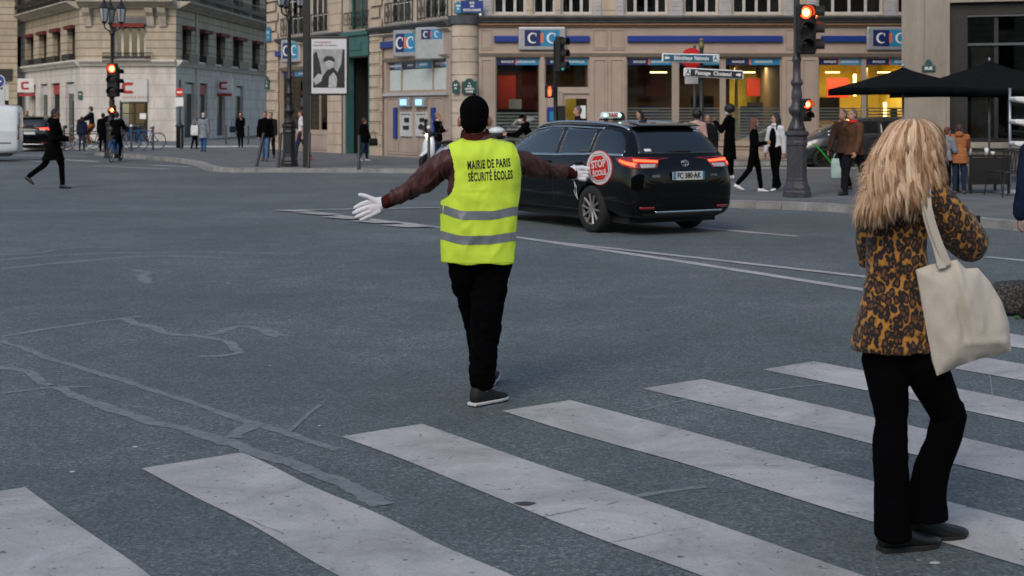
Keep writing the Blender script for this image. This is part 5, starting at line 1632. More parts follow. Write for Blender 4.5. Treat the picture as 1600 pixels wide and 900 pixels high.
# trousers
g = MB()
g.cap(gq(727, 408, 0), gq(770, 408, 0), .105, .105, 18, up=V((0, 1, 0)))
g.cap(gq(729, 420, .02), gq(746, 500, .28), .108, .082, 18).cap(gq(746, 500, .28), gq(757, 578, .50), .080, .072, 16)
g.cap(gq(768, 420, 0), gq(759, 512, .0), .106, .088, 18).cap(gq(759, 512, .0), gq(753.5, 594, -.02), .084, .070, 16)
fuse(g, 'trousers', M['trouser'], guard, .0085, 4, amp=.014, fs=(8, 8, 11), amp2=.012)
def sneaker(ank, yaw, pitch):
    s_, T = shoe_mesh('shoe', ank, yaw, pitch, mat("dark sneaker", (.007, .007, .008), .7, bump=.3) if "dark sneaker" not in MATS else MATS["dark sneaker"], guard, 1.12)
    mb = MB(); rs = []
    for z in (-.104, -.094, -.086):
        k = 1.04 if z > -.1 else .98
        rs.append([(x * k * 1.12, y * 1.12, z) for x, y in ((-.03, -.075), (.03, -.075), (.038, 0), (.040, .05), (.048, .11), (.040, .165), (.012, .198), (-.012, .198), (-.040, .165), (-.048, .11), (-.040, .05), (-.038, 0))])
    mb.rings(rs, T=T).build('sole', mat("white rubber sole", (.6, .6, .6), .6, var=.08) if "white rubber sole" not in MATS else MATS["white rubber sole"], s_, bevel=.004)
    mb = MB(); mb.box(-.035, .035, -.075, .19, -.112, -.1045, T=T).build('tread', M['rubber'], s_)
    return s_
sneaker(gq(752, 603, -.02) , R(-42), R(0))
sneaker(gq(761, 578, .54), R(-10), R(8))

# gloves: left hand open, fingers traced one by one
g = MB()
dyh = .22
def G7(x, y, dy=0): return gq(540 + x / 11.25, 280 + y / 11.25, dyh + dy)
wr0, wr1 = G7(600, 370, .0), G7(640, 520, .0)
for tip, mid, kn_, r0, r1 in (((165, 500), (275, 445), (400, 400), .0165, .0118), ((150, 592), (270, 545), (405, 490), .0168, .0122), ((195, 665), (300, 620), (415, 575), .0158, .0115), ((270, 712), (350, 680), (440, 640), .0138, .0103)):
    a, m_, k_ = G7(*tip, .02), G7(*mid, .012), G7(*kn_)
    g.cap(k_, m_, r0, (r0 + r1) / 2 + .001, 12).cap(m_, a, (r0 + r1) / 2 + .001, r1, 12)
    wpt = wr0.lerp(wr1, (kn_[1] - 400) / 240)
    g.cap(wpt, k_, .021, r0 * 1.12, 12)
g.cap(G7(610, 440), G7(470, 500), .034, .034, 14, fl=.62, up=V((0, 1, 0)))
g.cap(G7(545, 400), G7(430, 330, -.01), .024, .0155, 12).cap(G7(430, 330, -.01), G7(340, 292, -.015), .0155, .0145, 12).cap(G7(340, 292, -.015), G7(250, 272, -.015), .0145, .0115, 12)
fuse(g, 'glove', M['glove'], guard, .0028, 3, amp=.0015, fs=(60, 60, 60))
g = MB(); a, c = G7(600, 455), G7(650, 445)
g.tube([a, a.lerp(c, .5), c, c], [.042, .046, .049, .040], 20)
g.build('glove_cuff', M['glove'], guard, smooth=True)
# right hand: fist round the paddle handle
g = MB()
dr_ = .40
def G8(x, y, dy=0): return gq(870 + x / 9, 220 + y / 9, dr_ + dy)
g.cap(G8(240, 440), G8(330, 450), .040, .043, 16, fl=.8, up=V((0, 1, 0)))
for i, (yy, xe) in enumerate(((400, 405), (450, 425), (498, 420), (540, 385))):
    k_ = G8(330, yy - 8, -.015); p1 = G8(xe, yy, -.030); p2 = G8(xe + 12, yy + 4, .012); p3 = G8(xe - 35, yy + 6, .030)
    g.cap(G8(260, 455), k_, .020, .0155, 10).cap(k_, p1, .0150, .0140, 12).cap(p1, p2, .0140, .0125, 12).cap(p2, p3, .0125, .011, 10)
g.cap(G8(270, 400, -.01), G8(360, 378, -.028), .019, .0145, 12).cap(G8(360, 378, -.028), G8(448, 395, -.034), .0140, .0118, 12)
fuse(g, 'glove', M['glove'], guard, .0028, 3, amp=.0015, fs=(60, 60, 60))
g = MB(); a, c = G8(205, 440), G8(262, 450); g.tube([a, a.lerp(c, .5), c], [.043, .047, .044], 20); g.build('glove_cuff', M['glove'], guard, smooth=True)
# paddle
pd = empty('stop_paddle', pz(937, 262, GD + .40), 0, 'round red and white stop paddle held in the right glove of the guard', 'stop sign')
pd.rotation_euler = Matrix.Rotation(R(-46), 3, 'Z').to_4x4().to_euler()
Tr = Matrix.Rotation(R(-9), 4, 'Y')
M['stop_red'] = mat("stop red", (.60, .02, .012), .4, var=.05)
M['paddle_white'] = mat("paddle white", (.66, .62, .62), .45, var=.05)
def disc(r, y0, y1, n=48): return [(r * math.cos(2 * PI * (k + .5) / n), r * math.sin(2 * PI * (k + .5) / n)) for k in range(n)]
RR = .106
MB().plate(disc(RR, 0, 0), -.004, .004, T=Tr).build('rim', M['stop_red'], pd)
MB().plate(disc(RR * .965, 0, 0), -.0062, -.0045, T=Tr).build('disc', M['paddle_white'], pd)
def octo(r): return [(r * math.cos(PI / 4 * k + PI / 8), r * math.sin(PI / 4 * k + PI / 8)) for k in range(8)]
rs = [[(x, -.0067, z) for x, z in octo(RR * .86)], [(x, -.0067, z) for x, z in octo(RR * .835)]]
MB().rings(rs, False, False, T=Tr).build('octagon_line', M['vest_print'], pd)
MB().plate(octo(RR * .74), -.0085, -.0065, T=Tr).build('octagon', M['stop_red'], pd)
for s_, z_, sz, w_ in (('STOP', .022, .062, .118), ('ÉCOLE', -.034, .043, .112)):
    me = text_mesh(s_, sz, 1, .0022, 0); xs = [v.co.x for v in me.vertices]; w0 = max(xs) - min(xs)
    me.transform(Tr @ Matrix.Translation((0, -.0092, z_)) @ STAND @ Matrix.Diagonal((w_ / w0, 1, 1, 1)))
    me.name = 'lettering'; link('lettering', me, M['paddle_white'], pd)
MB().tube([Tr @ V((-RR * .9, .0, 0)), Tr @ V((-RR * 1.5, .0, -.002)), Tr @ V((-RR * 2.0, .0, -.004))], [.016, .014, .013], 14).build('handle', M['stop_red'], pd, smooth=True)
mb = MB(); mb.tube([G8(240, 560, .0) + V((GX, GD, 0)), pz(898.5, 291, GD + .38), pz(897, 299, GD + .38), pz(900, 306, GD + .38), pz(903, 312, GD + .38)], .0028, 6)
mb.tube([G8(240, 560, .0) + V((GX, GD, 0)), pz(900.5, 292, GD + .37), pz(900, 299, GD + .37), pz(901.5, 306, GD + .37), pz(903, 312, GD + .37)], .0028, 6)
ln = mb.build('lanyard', M['glove'], None, smooth=True)
ln.data.transform(pd.matrix_basis.inverted() if False else (Matrix.Translation(pd.location) @ Matrix.Rotation(R(-46), 4, 'Z')).inverted())
ln.parent = pd; KIDS.setdefault(pd.name, []).append(ln)

# ================================================================ THE WOMAN IN THE LEOPARD JACKET
WD = 5.55
WX = (1412 - 800) / F * WD
def wq(px, py, dy=0.0):
    w = pz(px, py, WD + dy); return V((w.x - WX, dy, w.z))
def leopard():
    m = mat("leopard print fleece", (.3, .12, .02), .85, var=0, sheen=.15)
    N, L = m.node_tree.nodes, m.node_tree.links
    b = N["Principled BSDF"]
    tc = N.new("ShaderNodeTexCoord")
    n0 = N.new("ShaderNodeTexNoise"); n0.inputs["Scale"].default_value = 40; n0.inputs["Detail"].default_value = 2
    L.new(tc.outputs["Object"], n0.inputs["Vector"])
    ma = N.new("ShaderNodeVectorMath"); ma.operation = 'MULTIPLY_ADD'; ma.inputs[1].default_value = (.016, .016, .016)
    L.new(n0.outputs["Color"], ma.inputs[0]); L.new(tc.outputs["Object"], ma.inputs[2])
    mp = N.new("ShaderNodeMapping"); mp.inputs["Scale"].default_value = (1.15, 1.0, .72)
    L.new(ma.outputs[0], mp.inputs[0])
    vo = N.new("ShaderNodeTexVoronoi"); vo.inputs["Scale"].default_value = 43; vo.inputs["Randomness"].default_value = .85
    L.new(mp.outputs[0], vo.inputs["Vector"])
    cr = N.new("ShaderNodeValToRGB"); cr.color_ramp.interpolation = 'EASE'; e = cr.color_ramp.elements
    e[0].position = .0; e[0].color = (.10, .034, .008, 1)
    e[1].position = 1; e[1].color = (.36, .17, .035, 1)
    for p_, c_ in ((.26, (.13, .042, .008)), (.33, (.008, .006, .005)), (.58, (.006, .004, .004)), (.63, (.26, .105, .014)), (.8, (.44, .20, .03))):
        k = e.new(p_); k.color = (*c_, 1)
    L.new(vo.outputs["Distance"], cr.inputs[0])
    n1 = N.new("ShaderNodeTexNoise"); n1.inputs["Scale"].default_value = 32; L.new(tc.outputs["Object"], n1.inputs["Vector"])
    c1_ = N.new("ShaderNodeValToRGB"); c1_.color_ramp.elements[0].position = .68; c1_.color_ramp.elements[1].position = .72
    L.new(n1.outputs[0], c1_.inputs[0])
    mx = N.new("ShaderNodeMix"); mx.data_type = 'RGBA'; L.new(c1_.outputs[0], mx.inputs[0]); L.new(cr.outputs[0], mx.inputs[6]); mx.inputs[7].default_value = (.17, .065, .012, 1)
    L.new(mx.outputs[2], b.inputs["Base Color"])
    n2 = N.new("ShaderNodeTexNoise"); n2.inputs["Scale"].default_value = 240; L.new(tc.outputs["Object"], n2.inputs["Vector"])
    bp = N.new("ShaderNodeBump"); bp.inputs["Strength"].default_value = .5; bp.inputs["Distance"].default_value = .004
    L.new(n2.outputs[0], bp.inputs["Height"]); L.new(bp.outputs[0], b.inputs["Normal"])
    return m
M['leopard'] = leopard()
b = MB()
hw = wq(1432, 236, .02)
HW = Matrix.Translation(hw) @ Matrix.Rotation(R(-55), 4, 'Z') @ Matrix.Rotation(R(-14), 4, 'X')
b.ell((0, -.008, .022), (.072, .090, .092), 24, T=HW).ell((0, .028, -.052), (.052, .058, .058), 18, T=HW).cap((0, .085, .010), (0, .104, -.022), .008, .012, 10, T=HW)
for q in (-1, 1): b.ell((q * .073, -.004, -.012), (.011, .020, .030), 12, T=HW)
b.cap(wq(1418, 295), wq(1428, 255), .052, .048, 16)
b.cap(wq(1396, 500), wq(1412, 325), .075, .085, 16, fl=.6)
wS = [wq(1372, 305, .06), wq(1458, 308, -.03)]; wE = [wq(1357, 402, .10), wq(1526, 388, .04)]; wW = [wq(1395, 360, .30), wq(1513, 366, .25)]
for i in (0, 1): b.cap(wS[i], wE[i], .028, .024, 12).cap(wE[i], wW[i], .024, .021, 12)
hand(b, wW[1], wq(1517, 350, .30) - wW[1], (-1, .2, .3), 1, .8, .92)
hand(b, wW[0], V((1, .5, .3)), (0, .2, 1), 1, .8, .92)
wh = [wq(1378, 548, .03), wq(1432, 548, .0)]
wk = [wq(1393, 675, -.02), wq(1479, 652, .06)]; wa = [wq(1397, 820, -.03), wq(1440, 806, .08)]
for i in (0, 1): b.cap(wh[i], wk[i], .07, .048, 12).cap(wk[i], wa[i], .045, .033, 12)
woman = fuse(b, 'person', M['skin'], None, .007, 3)
woman.location = (WX, WD, 0)
tag(woman, 'blond woman in leopard print jacket and flared black trousers on the zebra crossing', 'person')
g = MB()
def ring(px, py, hwd, dy=0, dep=.62):
    c_ = wq(px, py, dy); return (c_.x, c_.y, c_.z, hwd * WD / F, hwd * WD / F * dep)
g.loft([ring(1400, 547, 67, 0, .72), ring(1399, 520, 64, 0, .72), ring(1400, 480, 55, 0, .70), ring(1401, 430, 46), ring(1402, 390, 45), ring(1406, 350, 49), ring(1411, 318, 47), ring(1415, 298, 40), ring(1418, 284, 24)], 40, p=2.3)
g.cap(wq(1374, 312, .03), wq(1450, 308, -.02), .066, .066, 18)
g.cap(wq(1369, 318, .04), wq(1361, 398, .09), .064, .058, 18).cap(wq(1361, 398, .09), wq(1395, 362, .28), .056, .046, 16)
g.cap(wq(1455, 310, -.03), wq(1490, 350, .0), .075, .080, 20).cap(wq(1490, 350, 0), wq(1513, 380, .03), .080, .074, 20).cap(wq(1513, 380, .03), wq(1508, 372, .18), .072, .056, 16)
jw = fuse(g, 'jacket', M['leopard'], woman, .007, 4, amp=.010, fs=(7, 7, 9), amp2=.012)
# trousers, flared
g = MB()
g.cap(wh[0] + V((0.01, 0, -.01)), wh[1] + V((0, 0, -.01)), .086, .086, 18, up=V((0, 1, 0)))
kw = WD / F
g.cap(wq(1383, 558, .02), wq(1393, 650, -.01), .092, .064, 18).cap(wq(1393, 650, -.01), wq(1391, 720, -.02), .061, .066, 16)
g.loft([(wq(1396, 836, -.03).x, -.03, wq(0, 836).z, 28 * kw, .095), (wq(1395, 790, -.03).x, -.03, wq(0, 790).z, 27 * kw, .08), (wq(1391, 720, -.02).x, -.02, wq(0, 720).z, 26 * kw, .066), (wq(1392, 670, -.02).x, -.01, wq(0, 670).z, 24.5 * kw, .06)], 24)
g.cap(wq(1438, 560, 0), wq(1480, 645, .06), .090, .066, 18)
g.loft([(wq(1443, 818, .08).x, .08, wq(0, 818).z, 36 * kw, .10), (wq(1448, 780, .08).x, .08, wq(0, 780).z, 30 * kw, .072), (wq(1457, 735, .08).x, .08, wq(0, 735).z, 28 * kw, .066), (wq(1474, 690, .07).x, .07, wq(0, 690).z, 27 * kw, .064), (wq(1483, 655, .06).x, .06, wq(0, 655).z, 26.5 * kw, .066), (wq(1480, 630, .05).x, .05, wq(0, 630).z, 25 * kw, .066)], 24)
fuse(g, 'trousers', M['trouser'], woman, .008, 3, amp=.006, fs=(10, 10, 6), amp2=.006)
for a_, yw, pt in ((wq(1400, 820, -.03), R(-72), 0), (wq(1441, 807, .10), R(-78), R(0))):
    z0_ = a_.z
    a_ = V((a_.x, a_.y, max(z0_, .098)))
    s_, T = shoe_mesh('shoe', a_, yw, pt, M['c_leather'], woman, 1.05)
    MB().rings([[(x, y, z) for x, y in ((-.035, -.07), (.035, -.07), (.042, .02), (.05, .1), (.04, .165), (0, .198), (-.04, .165), (-.05, .1), (-.042, .02))] for z in (-.103, -.078)], T=T).build('sole', M['rubber'], s_, bevel=.004)
# hair: base volume and many individual locks
M['h_gold'] = None
def hair_mat():
    m = mat("honey blond hair", (.5, .3, .15), .34, var=0, spec=.7)
    N, L = m.node_tree.nodes, m.node_tree.links
    at = N.new("ShaderNodeAttribute"); at.attribute_name = "tint"
    cr = N.new("ShaderNodeValToRGB"); e = cr.color_ramp.elements
    e[0].position = 0; e[0].color = (.15, .06, .03, 1); e[1].position = 1; e[1].color = (.95, .78, .58, 1)
    k = e.new(.35); k.color = (.40, .21, .11, 1); k = e.new(.65); k.color = (.74, .50, .30, 1)
    L.new(at.outputs["Fac"], cr.inputs[0]); L.new(cr.outputs[0], N["Principled BSDF"].inputs["Base Color"])
    return m
M['h_gold'] = hair_mat()
rnd = random.Random(3)
hb = MB(); tint = []
ctr = wq(1425, 232, .0)
def lock(pts, r, tv, n=5, fl=.7):
    v0 = len(hb.v)
    rad = [r * (1 - .85 * (i / (len(pts) - 1)) ** 2) for i in range(len(pts))]
    rad[0] *= .5
    hb.tube(pts, rad, n, fl=fl, up=V((0, 1, 0)))
    tint.extend([tv] * (len(hb.v) - v0))
LEFTC = [(184, 1420), (187, 1407), (192, 1397), (200, 1388), (212, 1381), (230, 1373), (250, 1365), (280, 1359), (310, 1354), (350, 1350)]
RIGHTC = [(184, 1433), (187, 1446), (192, 1455), (200, 1463), (212, 1469), (230, 1472), (250, 1474), (280, 1477), (310, 1478), (350, 1476)]
def hair_point(s0, y, lay, side, dx=0.0):
    l, r = interp(LEFTC, y), interp(RIGHTC, y)
    x = l + (r - l) * (s0 * .5 + .5)
    dome = math.sqrt(max(0, 1 - ((y - 238) / 54) ** 2)) if y < 238 else 1.0
    u = min(abs(s0), 1)
    dep = .112 * dome * math.sqrt(max(0, 1 - u ** 2.2)) * (.82 + .22 * lay)
    y3 = -dep * side + .01
    if y > 262 and side > 0:
        q = min(1, (y - 262) / 40); y3 = y3 + (min(y3, -.05) - y3) * q - q * (.055 if s0 < .55 else .01)
    return x + dx, y, y3
for c_i in range(190):
    s_c = -1 + 2 * ((c_i * .618034) % 1.0)
    lay_c = ((c_i * .381) % 1.0)
    side = 1 if c_i % 9 else -1
    end_y = 350 + (5 if s_c < -.5 else 0) if s_c < .2 else 350 - (s_c - .2) * 74
    end_y += rnd.uniform(-30, 4) * (1 - .5 * lay_c)
    if side < 0: end_y = 258
    ph = s_c * 2.6 + lay_c * 2.2 + rnd.uniform(-.5, .5)
    am = rnd.uniform(7.0, 13.0) * (1.1 if s_c < 0 else .75); fq = 1.65 + .35 * math.sin(c_i * 1.7)
    width = rnd.uniform(6.0, 12.0)
    base = .55 + .5 * noise.noise(V((s_c * 5.5, lay_c * 3, 0))) + rnd.uniform(-.12, .16)
    if rnd.random() < .13: base = rnd.uniform(.15, .34)
    curl_ = -rnd.uniform(-6, 14) if s_c < .1 else rnd.uniform(-6, 8)
    for k in range(30):
        ox = rnd.uniform(-1, 1); oy = rnd.uniform(-.5, .5); ey = end_y - 10 * abs(ox) ** 1.5 + rnd.uniform(-4, 6)
        pts = []
        N_ = 16
        for i in range(N_):
            t_ = i / (N_ - 1)
            y = 184.6 + (ey - 184.6) * (t_ ** 1.35)
            taper = (.5 + .5 * math.sin(PI * min(1, t_ * 1.1))) * (1 if t_ < .7 else 1 - (t_ - .7) * 2.0)
            wave = am * math.sin(ph + fq * t_ * 6.28) * (t_ ** 1.5) + curl_ * max(0, t_ - .65) ** 1.3 * 3.0
            x, y_, y3 = hair_point(s_c, y, lay_c, side, wave + ox * width * .62 * taper)
            y3 += oy * .007 - .026 * math.cos(ph + fq * t_ * 6.28 + .6) * t_ + .008 * ox * ox
            pts.append(wq(x, y_, y3))
        lock(pts, rnd.uniform(.0010, .0018), min(max(base + rnd.uniform(-.08, .08), 0), 1), 4)
# fly-away strands on the left
for k in range(220):
    y0 = rnd.uniform(215, 320); x0 = interp([(184, 1400), (215, 1375), (260, 1352), (340, 1342)], y0)
    L_ = rnd.uniform(6, 24); pts = []
    for i in range(7):
        t_ = i / 6
        pts.append(wq(x0 + 6 - L_ * t_ + 3 * math.sin(k + t_ * 5), y0 + L_ * 1.0 * t_ + 4 * math.sin(k * 2 + t_ * 4), -.03))
    lock(pts, .0009, rnd.uniform(.4, .8), 4)
g = MB(); g.ell(wq(1425, 236, .0), (.088, .086, .108), 24)
g.loft([(wq(1385, 318).x, -.055, wq(0, 322).z, .075, .030), (wq(1398, 280).x, -.03, wq(0, 285).z, .115, .06), (wq(1420, 245).x, -.0, wq(0, 245).z, .115, .085)], 20)
hbase = evaluated(g.mesh(), [('REMESH', dict(mode='VOXEL', voxel_size=.01)), ('SMOOTH', dict(factor=.5, iterations=6))])
nb = len(hbase.vertices)
hb.add([tuple(v.co) for v in hbase.vertices], [tuple(p.vertices) for p in hbase.polygons])
tint.extend([.42] * nb)
me = bpy.data.meshes.new('hair'); me.from_pydata(hb.v, [], hb.f); me.update()
at = me.attributes.new("tint", 'FLOAT', 'POINT'); at.data.foreach_set("value", tint)
me.polygons.foreach_set("use_smooth", [True] * len(me.polygons))
link('hair', me, M['h_gold'], woman)

# tote bag: puffed cotton body traced as a closed pillow, with folds
M['canvas'] = cloth("cream cotton canvas", (.54, .49, .42), .9, .07, .25, 160)
tote = empty('tote_bag', (WX, WD, 0), 0, 'cream cotton tote bag hanging from the right shoulder of the blond woman', 'bag')
poly = [(1429, 421), (1450, 413), (1493, 405), (1506, 419), (1526, 418), (1545, 440), (1563, 470), (1575, 505), (1578, 549), (1558, 555), (1530, 560), (1498, 571), (1476, 581), (1462, 587), (1455, 565), (1444, 510), (1435, 455)]
p2 = [V((wq(x, y, -.12).x + .012, wq(x, y, -.12).z - .004)) for x, y in poly]
ov, of = cdt_panel(p2, .012)
def edge_d(p):
    m_ = 9
    for a, c in zip(p2, p2[1:] + p2[:1]):
        t_ = max(0, min(1, (p - a).dot(c - a) / max((c - a).length_squared, 1e-9)))
        m_ = min(m_, (p - (a + (c - a) * t_)).length)
    return m_
mb = MB()
fr_, bk_ = [], []
for p in ov:
    d_ = edge_d(p)
    bulge = .055 * (1 - math.exp(-d_ / .05))
    px_ = (p.x - .012 + WX) / (WD - .12) * F + 800; py_ = 175 - (p.y + .004 - 1.7) / (WD - .12) * F
    # long folds running from the straps down to the corners
    f1 = math.exp(-((px_ - (1478 + (py_ - 420) * .26)) / 7) ** 2) * .016 - math.exp(-((px_ - (1490 + (py_ - 420) * .22)) / 9) ** 2) * .014
    f2 = .007 * noise.noise(V((p.x * 16, p.y * 5, 1))) + .004 * noise.noise(V((p.x * 40, p.y * 12, 5)))
    fold = math.exp(-((py_ - (530 + (1578 - px_) * .05)) / 5) ** 2) * .008 * (1 if px_ > 1500 else 0)
    edge = min(1, d_ / .02)
    fr_.append((p.x, -.10 - bulge + (f1 + f2 * 2 - fold) * edge, p.y)); bk_.append((p.x, -.09 + bulge * .5, p.y))
mb.add(fr_, of); mb.add(bk_, [tuple(reversed(f)) for f in of])
tb_ = mb.build('bag_body', M['canvas'], tote, smooth=True)
bm = bmesh.new(); bm.from_mesh(tb_.data); bmesh.ops.remove_doubles(bm, verts=bm.verts, dist=.0012); bmesh.ops.recalc_face_normals(bm, faces=bm.faces); bm.to_mesh(tb_.data); bm.free()
def strap(pts, w=.030):
    P3 = smoothpath3([wq(*p) for p in pts])
    mb = MB(); rs = []
    for i, p in enumerate(P3):
        d_ = (P3[min(i + 1, len(P3) - 1)] - P3[max(i - 1, 0)]).normalized()
        s_ = d_.cross(V((0, 1, 0))).normalized() * w / 2
        n_ = V((0, .002, 0))
        rs.append([tuple(p + s_ + n_), tuple(p - s_ + n_), tuple(p - s_ - n_), tuple(p + s_ - n_)])
    mb.rings(rs).build('strap', M['canvas'], tote, smooth=False)
def smoothpath3(pts, n=6):
    out = []
    for i in range(len(pts) - 1):
        p0 = pts[max(i - 1, 0)]; p1 = pts[i]; p2_ = pts[i + 1]; p3 = pts[min(i + 2, len(pts) - 1)]
        for k in range(n):
            t = k / n
            out.append(.5 * ((2 * p1) + (-p0 + p2_) * t + (2 * p0 - 5 * p1 + 4 * p2_ - p3) * t * t + (-p0 + 3 * p1 - 3 * p2_ + p3) * t ** 3))
    out.append(pts[-1]); return out
strap([(1448, 280, .03), (1444, 290, -.09), (1444, 318, -.135), (1452, 352, -.135), (1464, 388, -.13), (1472, 419, -.135)])
strap([(1452, 282, .03), (1449, 290, -.10), (1449, 318, -.145), (1457, 352, -.145), (1470, 388, -.14), (1481, 414, -.13)])
MB().tube(smoothpath3([wq(1522, 560, -.11), wq(1530, 575, -.12), wq(1545, 585, -.12), wq(1549, 605, -.12), wq(1551, 625, -.12)]), .0009, 5).build('loose_thread', M['canvas'], tote)
ph = empty('phone', (WX, WD, 0), 0, 'dark phone in the raised right hand of the blond woman', 'phone')
c_ = wq(1519, 348, .33)
MB().box(c_.x - .035, c_.x + .035, c_.y + .0, c_.y + .009, c_.z - .07, c_.z + .03).build('casing', M['black_plastic'], ph, bevel=.003)
# ================================================================ VEHICLES
M['car_black'] = mat("black car paint", (.0012, .0012, .0016), .08, var=0, coat=.35, spec=.2)
M['car_grey'] = mat("dark grey car paint", (.02, .024, .03), .28, var=0, coat=1.0)
M['car_white'] = mat("white van paint", (.62, .66, .70), .35, var=.03, coat=.5)
M['car_glass'] = mat("dark car glass", (.006, .007, .008), .03, var=0, spec=.8, coat=.6)
M['chrome'] = mat("chrome", (.6, .6, .62), .18, 1.0, var=0)
M['alloy'] = mat("alloy wheel", (.36, .34, .33), .35, .7, var=.05)
M['tail_red'] = mat("red lamp plastic", (.25, .008, .008), .15, var=0, coat=.5)
M['tail_on'] = emis("lit tail lamp", (1, .05, .015), 5.0)
M['tail_clear'] = mat("clear lamp plastic", (.45, .42, .42), .15, var=.1, coat=.5)
M['plate_white'] = mat("number plate", (.62, .62, .60), .4, var=0)
M['matt_black'] = mat("matt black trim", (.006, .006, .006), .7, var=0)
WAGON = [(-2.30, .60, .34, .70, .56, .78, .46), (-2.27, .78, .27, .84, .70, .92, .58), (-2.19, .855, .22, .99, .775, 1.06, .64), (-2.06, .875, .2, 1.05, .80, 1.25, .615), (-1.90, .88, .2, 1.06, .805, 1.455, .58),
         (-1.6, .88, .2, 1.05, .81, 1.495, .60), (-1.0, .885, .2, 1.03, .82, 1.51, .62), (0, .88, .2, 1.0, .825, 1.515, .63), (.6, .88, .2, .98, .82, 1.475, .60), (1.0, .88, .2, .97, .81, 1.33, .585),
         (1.35, .88, .2, .95, .80, 1.12, .62), (1.6, .875, .2, .92, .78, .99, .66), (2.0, .84, .22, .80, .72, .86, .6), (2.24, .74, .28, .62, .6, .68, .5), (2.31, .6, .34, .5, .5, .56, .42)]
def wheel(root, x, y, r=.325, side=-1, m=None):
    T = Matrix.Translation((x, y, r)) @ Matrix.Rotation(R(90), 4, 'Y')
    mb = MB()
    prof = [(r * .66, -.10), (r * .70, -.105), (r * .93, -.10), (r * .99, -.07), (r, -.03), (r, .03), (r * .99, .07), (r * .93, .10), (r * .70, .105), (r * .66, .10)]
    rs = [[(p * math.cos(2 * PI * k / 40), p * math.sin(2 * PI * k / 40), z) for k in range(40)] for p, z in prof]
    t = mb.rings(rs, False, False, T=T).build('wheel', M['rubber'], root, smooth=True)
    o = .085 * side
    g = MB()
    g.rings([[(p * math.cos(2 * PI * k / 36), p * math.sin(2 * PI * k / 36), z) for k in range(36)] for p, z in ((r * .71, o - .02 * side), (r * .70, o + .004 * side), (r * .65, o + .004 * side), (r * .62, o - .03 * side))], False, False, T=T)
    for k in range(5):
        for s_ in (-1, 1):
            a = 2 * PI * k / 5 + s_ * .20
            a2 = 2 * PI * k / 5 + s_ * .34 + .12
            p0 = V((math.cos(a) * r * .14, math.sin(a) * r * .14, o - .012 * side)); p1 = V((math.cos(a2) * r * .65, math.sin(a2) * r * .65, o))
            g.tube([p0, (p0 + p1) / 2, p1], [.017, .015, .021], 6, T=T)
    g.lathe([(.002, o), (r * .17, o), (r * .17, o - .03 * side), (.002, o - .03 * side)], 16, T=T)
    g.build('rim', m or M['alloy'], t, auto=35)
    MB().lathe([(.002, o - .05 * side), (r * .66, o - .05 * side), (r * .66, o - .06 * side), (.002, o - .06 * side)], 24, T=T).build('brake_disc', M['matt_black'], t)
    return t
def car_body(root, st, paint, axles=(-1.30, 1.33), wr=.36, sub=2):
    mb = MB(); rs = []
    for y, w, zb_, zbl, wbl, zr, wr_ in st:
        h = [(0, zb_), (w * .82, zb_), (w * .97, zb_ + .10), (w, zb_ + (zbl - zb_) * .42), (w * .995, zb_ + (zbl - zb_) * .74), (wbl + .02, zbl - .035), (wbl, zbl), ((wbl + wr_) / 2 + .012, (zbl + zr) / 2), (wr_, zr - .055), (wr_ * .86, zr - .012), (wr_ * .5, zr + .004), (0, zr + .008)]
        r = [(x, y, z) for x, z in h] + [(-x, y, z) for x, z in reversed(h[1:-1])]
        rs.append(r)
    mb.rings(rs)
    me = evaluated(mb.mesh(), [('SUBSURF', dict(levels=sub, render_levels=sub))])
    cut = MB()
    for ya in axles:
        for s_ in (-1, 1):
            T = Matrix.Translation((s_ * .86, ya, .325)) @ Matrix.Rotation(R(90), 4, 'Y')
            cut.lathe([(wr, -.22), (wr, .22)], 36, T=T)
    co = bpy.data.objects.new("tmpcut", cut.mesh()); C.objects.link(co)
    me2 = evaluated(me, [('BOOLEAN', dict(operation='DIFFERENCE', object=co, solver='EXACT'))])
    bpy.data.objects.remove(co)
    bm = bmesh.new(); bm.from_mesh(me2)
    for f in bm.faces: f.smooth = True
    for e in bm.edges:
        if len(e.link_faces) == 2 and e.calc_face_angle(0) > R(50): e.smooth = False
    bm.to_mesh(me2); bm.free()
    o = link('body', me2, paint, root)
    return o, bvh_of(me)
